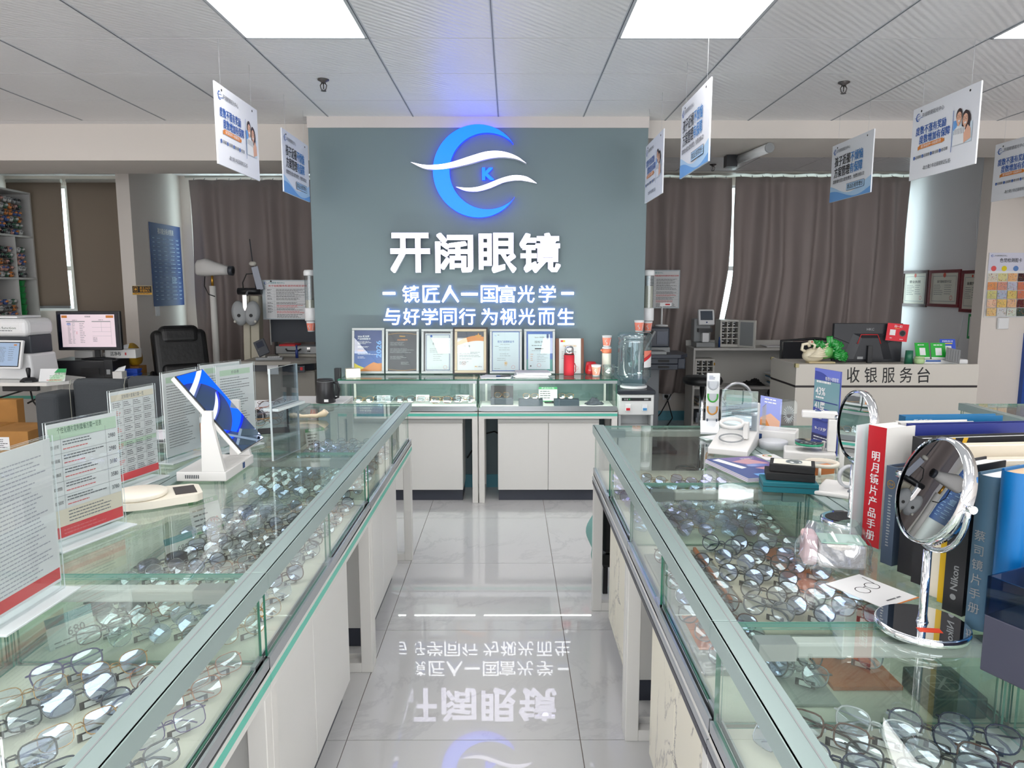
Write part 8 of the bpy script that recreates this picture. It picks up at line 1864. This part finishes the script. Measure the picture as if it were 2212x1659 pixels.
# certificates on the side wall (face -X)
RW = mat('rosewood_frame', (112, 28, 38), 0.3, coat=0.3); 
def wallcert(label, y1, y0, z0_, z1_, dark=False, vert=False, title=''):
    w_ = y1 - y0; h_ = z1_ - z0_; t = th('wall_certificate', label, 'certificate', (4.468, y1, z0_), 0, 'licence frames on the side wall'); b = .032
    def q(g, a0, a1_, c0, c1, d0, d1): return g.box(-d1, -d0, -a1_, -a0, c0, c1)
    g = G(); q(g, 0, w_, 0, b, 0, .02); q(g, 0, w_, h_ - b, h_, 0, .02); q(g, 0, b, b, h_ - b, 0, .02); q(g, w_ - b, w_, b, h_ - b, 0, .02); pt(t, 'frame', g, RW if not dark else mat('rosewood_dark', (70, 30, 34), 0.3), .003)
    g = G(); q(g, b, w_ - b, b, h_ - b, 0, .008); pt(t, 'sheet', g, mat('licence_paper', (220, 218, 206), 0.6)); iw, ih = w_ - 2 * b, h_ - 2 * b
    a = Art(); a.frame(iw * .08, ih * .08, iw * .92, ih * .9, .004, mat('licence_border', (130, 140, 150), 0.5)); a.disc(iw * .5, ih * .93, iw * .05, mat('emblem_red', (206, 70, 44), 0.5), 16); a.text(title, iw * .5, ih * .72, ih * .08, BLACKI, w=iw * (.5 if not vert else .6)); a.lines(iw * .14, ih * .6, iw * .35, 6, ih * .06, ih * .014, GREYI); a.lines(iw * .52, ih * .6, iw * .3, 5, ih * .07, ih * .014, GREYI); a.ring(iw * .78, ih * .2, iw * .05, iw * .01, RED)
    a.build(t, 'print', (-.0086, -b, b), FACENX)
wallcert('wider licence in a dark red frame, leftmost of three on the side wall', 8.27, 7.77, 1.325, 1.72, True, title='营业执照'); wallcert('licence in a rosewood frame, middle of three on the side wall', 7.75, 7.21, 1.335, 1.715, title='医疗器械经营许可证'); wallcert('upright licence in a rosewood frame, rightmost of three on the side wall', 7.19, 6.86, 1.295, 1.70, vert=True, title='备案凭证')
t = th('green_wall_sticker', 'green and white scan-to-pay poster under the rightmost licence', 'poster', (4.469, 7.06, 1.02)); pt(t, 'sheet', G().box(-.002, 0, -.24, 0, 0, .27), PAPER); a = Art(); a.rect(.01, .02, .23, .26, GREENP); a.rect(.03, .045, .21, .235, PAPER); a.text('收款码', .12, .215, .022, BLACKI, w=.12); a.frame(.055, .05, .185, .19, .005, GREENP); a.rect(.08, .075, .16, .15, mat('pale_cover', (214, 226, 230), 0.5)); a.build(t, 'print', (-.0026, 0, 0), FACENX)
tag(pt(None, 'wall_wire', G().tube([(4.462, 7.0, 2.7), (4.460, 7.04, 2.2), (4.462, 6.98, 1.75)], .004, 5), PAPER), 'thin white cable running down the grey side wall above the licences', 'cable'); tag(pt(None, 'wall_wire', G().tube([(4.462, 7.12, 1.28), (4.462, 7.15, 1.1), (4.462, 7.18, 0.95)], .004, 5), PAPER), 'thin white cable running down the side wall below the licences', 'cable')
# colour vision chart on the pillar
t = th('colour_vision_chart', 'colour vision chart with coloured dots and dotted squares on the white pillar', 'poster', (4.318, 6.597, 1.265)); pt(t, 'sheet', G().box(0, 0.36, -.003, 0, 0, 0.58), PAPER); a = Art(); a.rect(0, .42, .36, .58, mat('chart_lilac', (214, 214, 230), 0.6)); logo(a, .03, .553, .011); a.text('开阔眼镜视光中心', .05, .553, .012, GREYI, 'L'); a.text('色觉检测图卡', .20, .512, .034, BLACKI, w=.2)
for x, c in ((.05, mat('dot_red', (226, 90, 90), 0.6)), (.145, mat('cert_yellow', (226, 206, 30), 0.5)), (.25, mat('dot_blue', (90, 130, 190), 0.6))): a.disc(x, .44, .024, c, 20)
cols = [mat('dotsq_%d' % k, c, 0.7) for k, c in enumerate([(214, 206, 190), (216, 208, 150), (230, 180, 130), (60, 24, 30), (224, 150, 96), (214, 150, 130), (190, 190, 206), (210, 120, 90), (206, 200, 130), (176, 186, 206), (214, 190, 110), (206, 120, 90), (230, 190, 160), (226, 190, 110), (226, 180, 140), (90, 24, 30), (226, 190, 130), (206, 206, 206), (206, 212, 200), (50, 70, 60)])]
dark = [mat('speck_%d' % k, c, 0.7) for k, c in enumerate([(190, 90, 70), (120, 140, 90), (150, 110, 80), (110, 130, 170)])]
rn = random.Random(2)
for r_ in range(5):
    for c_ in range(4):
        x = .004 + c_ * .09; y = .325 - r_ * .078; a.rect(x, y, x + .084, y + .072, cols[r_ * 4 + c_])
        for k in range(26): a.disc(x + rn.uniform(.004, .08), y + rn.uniform(.004, .068), rn.uniform(.002, .0042), dark[(k + r_ + c_) % 4], 5)
a.build(t, 'print', (0, -.0036, 0), FRONT)
t = th('wall_box', 'small white switch box low on the white pillar under the chart', 'switch box', (4.44, 6.596, 1.16)); pt(t, 'cover', G().box(0, .10, -.02, 0, 0, .10), WPLAS, .003); pt(t, 'seam', G().box(0.004, .006, -.0212, -.0202, 0.005, .095), GREYP)
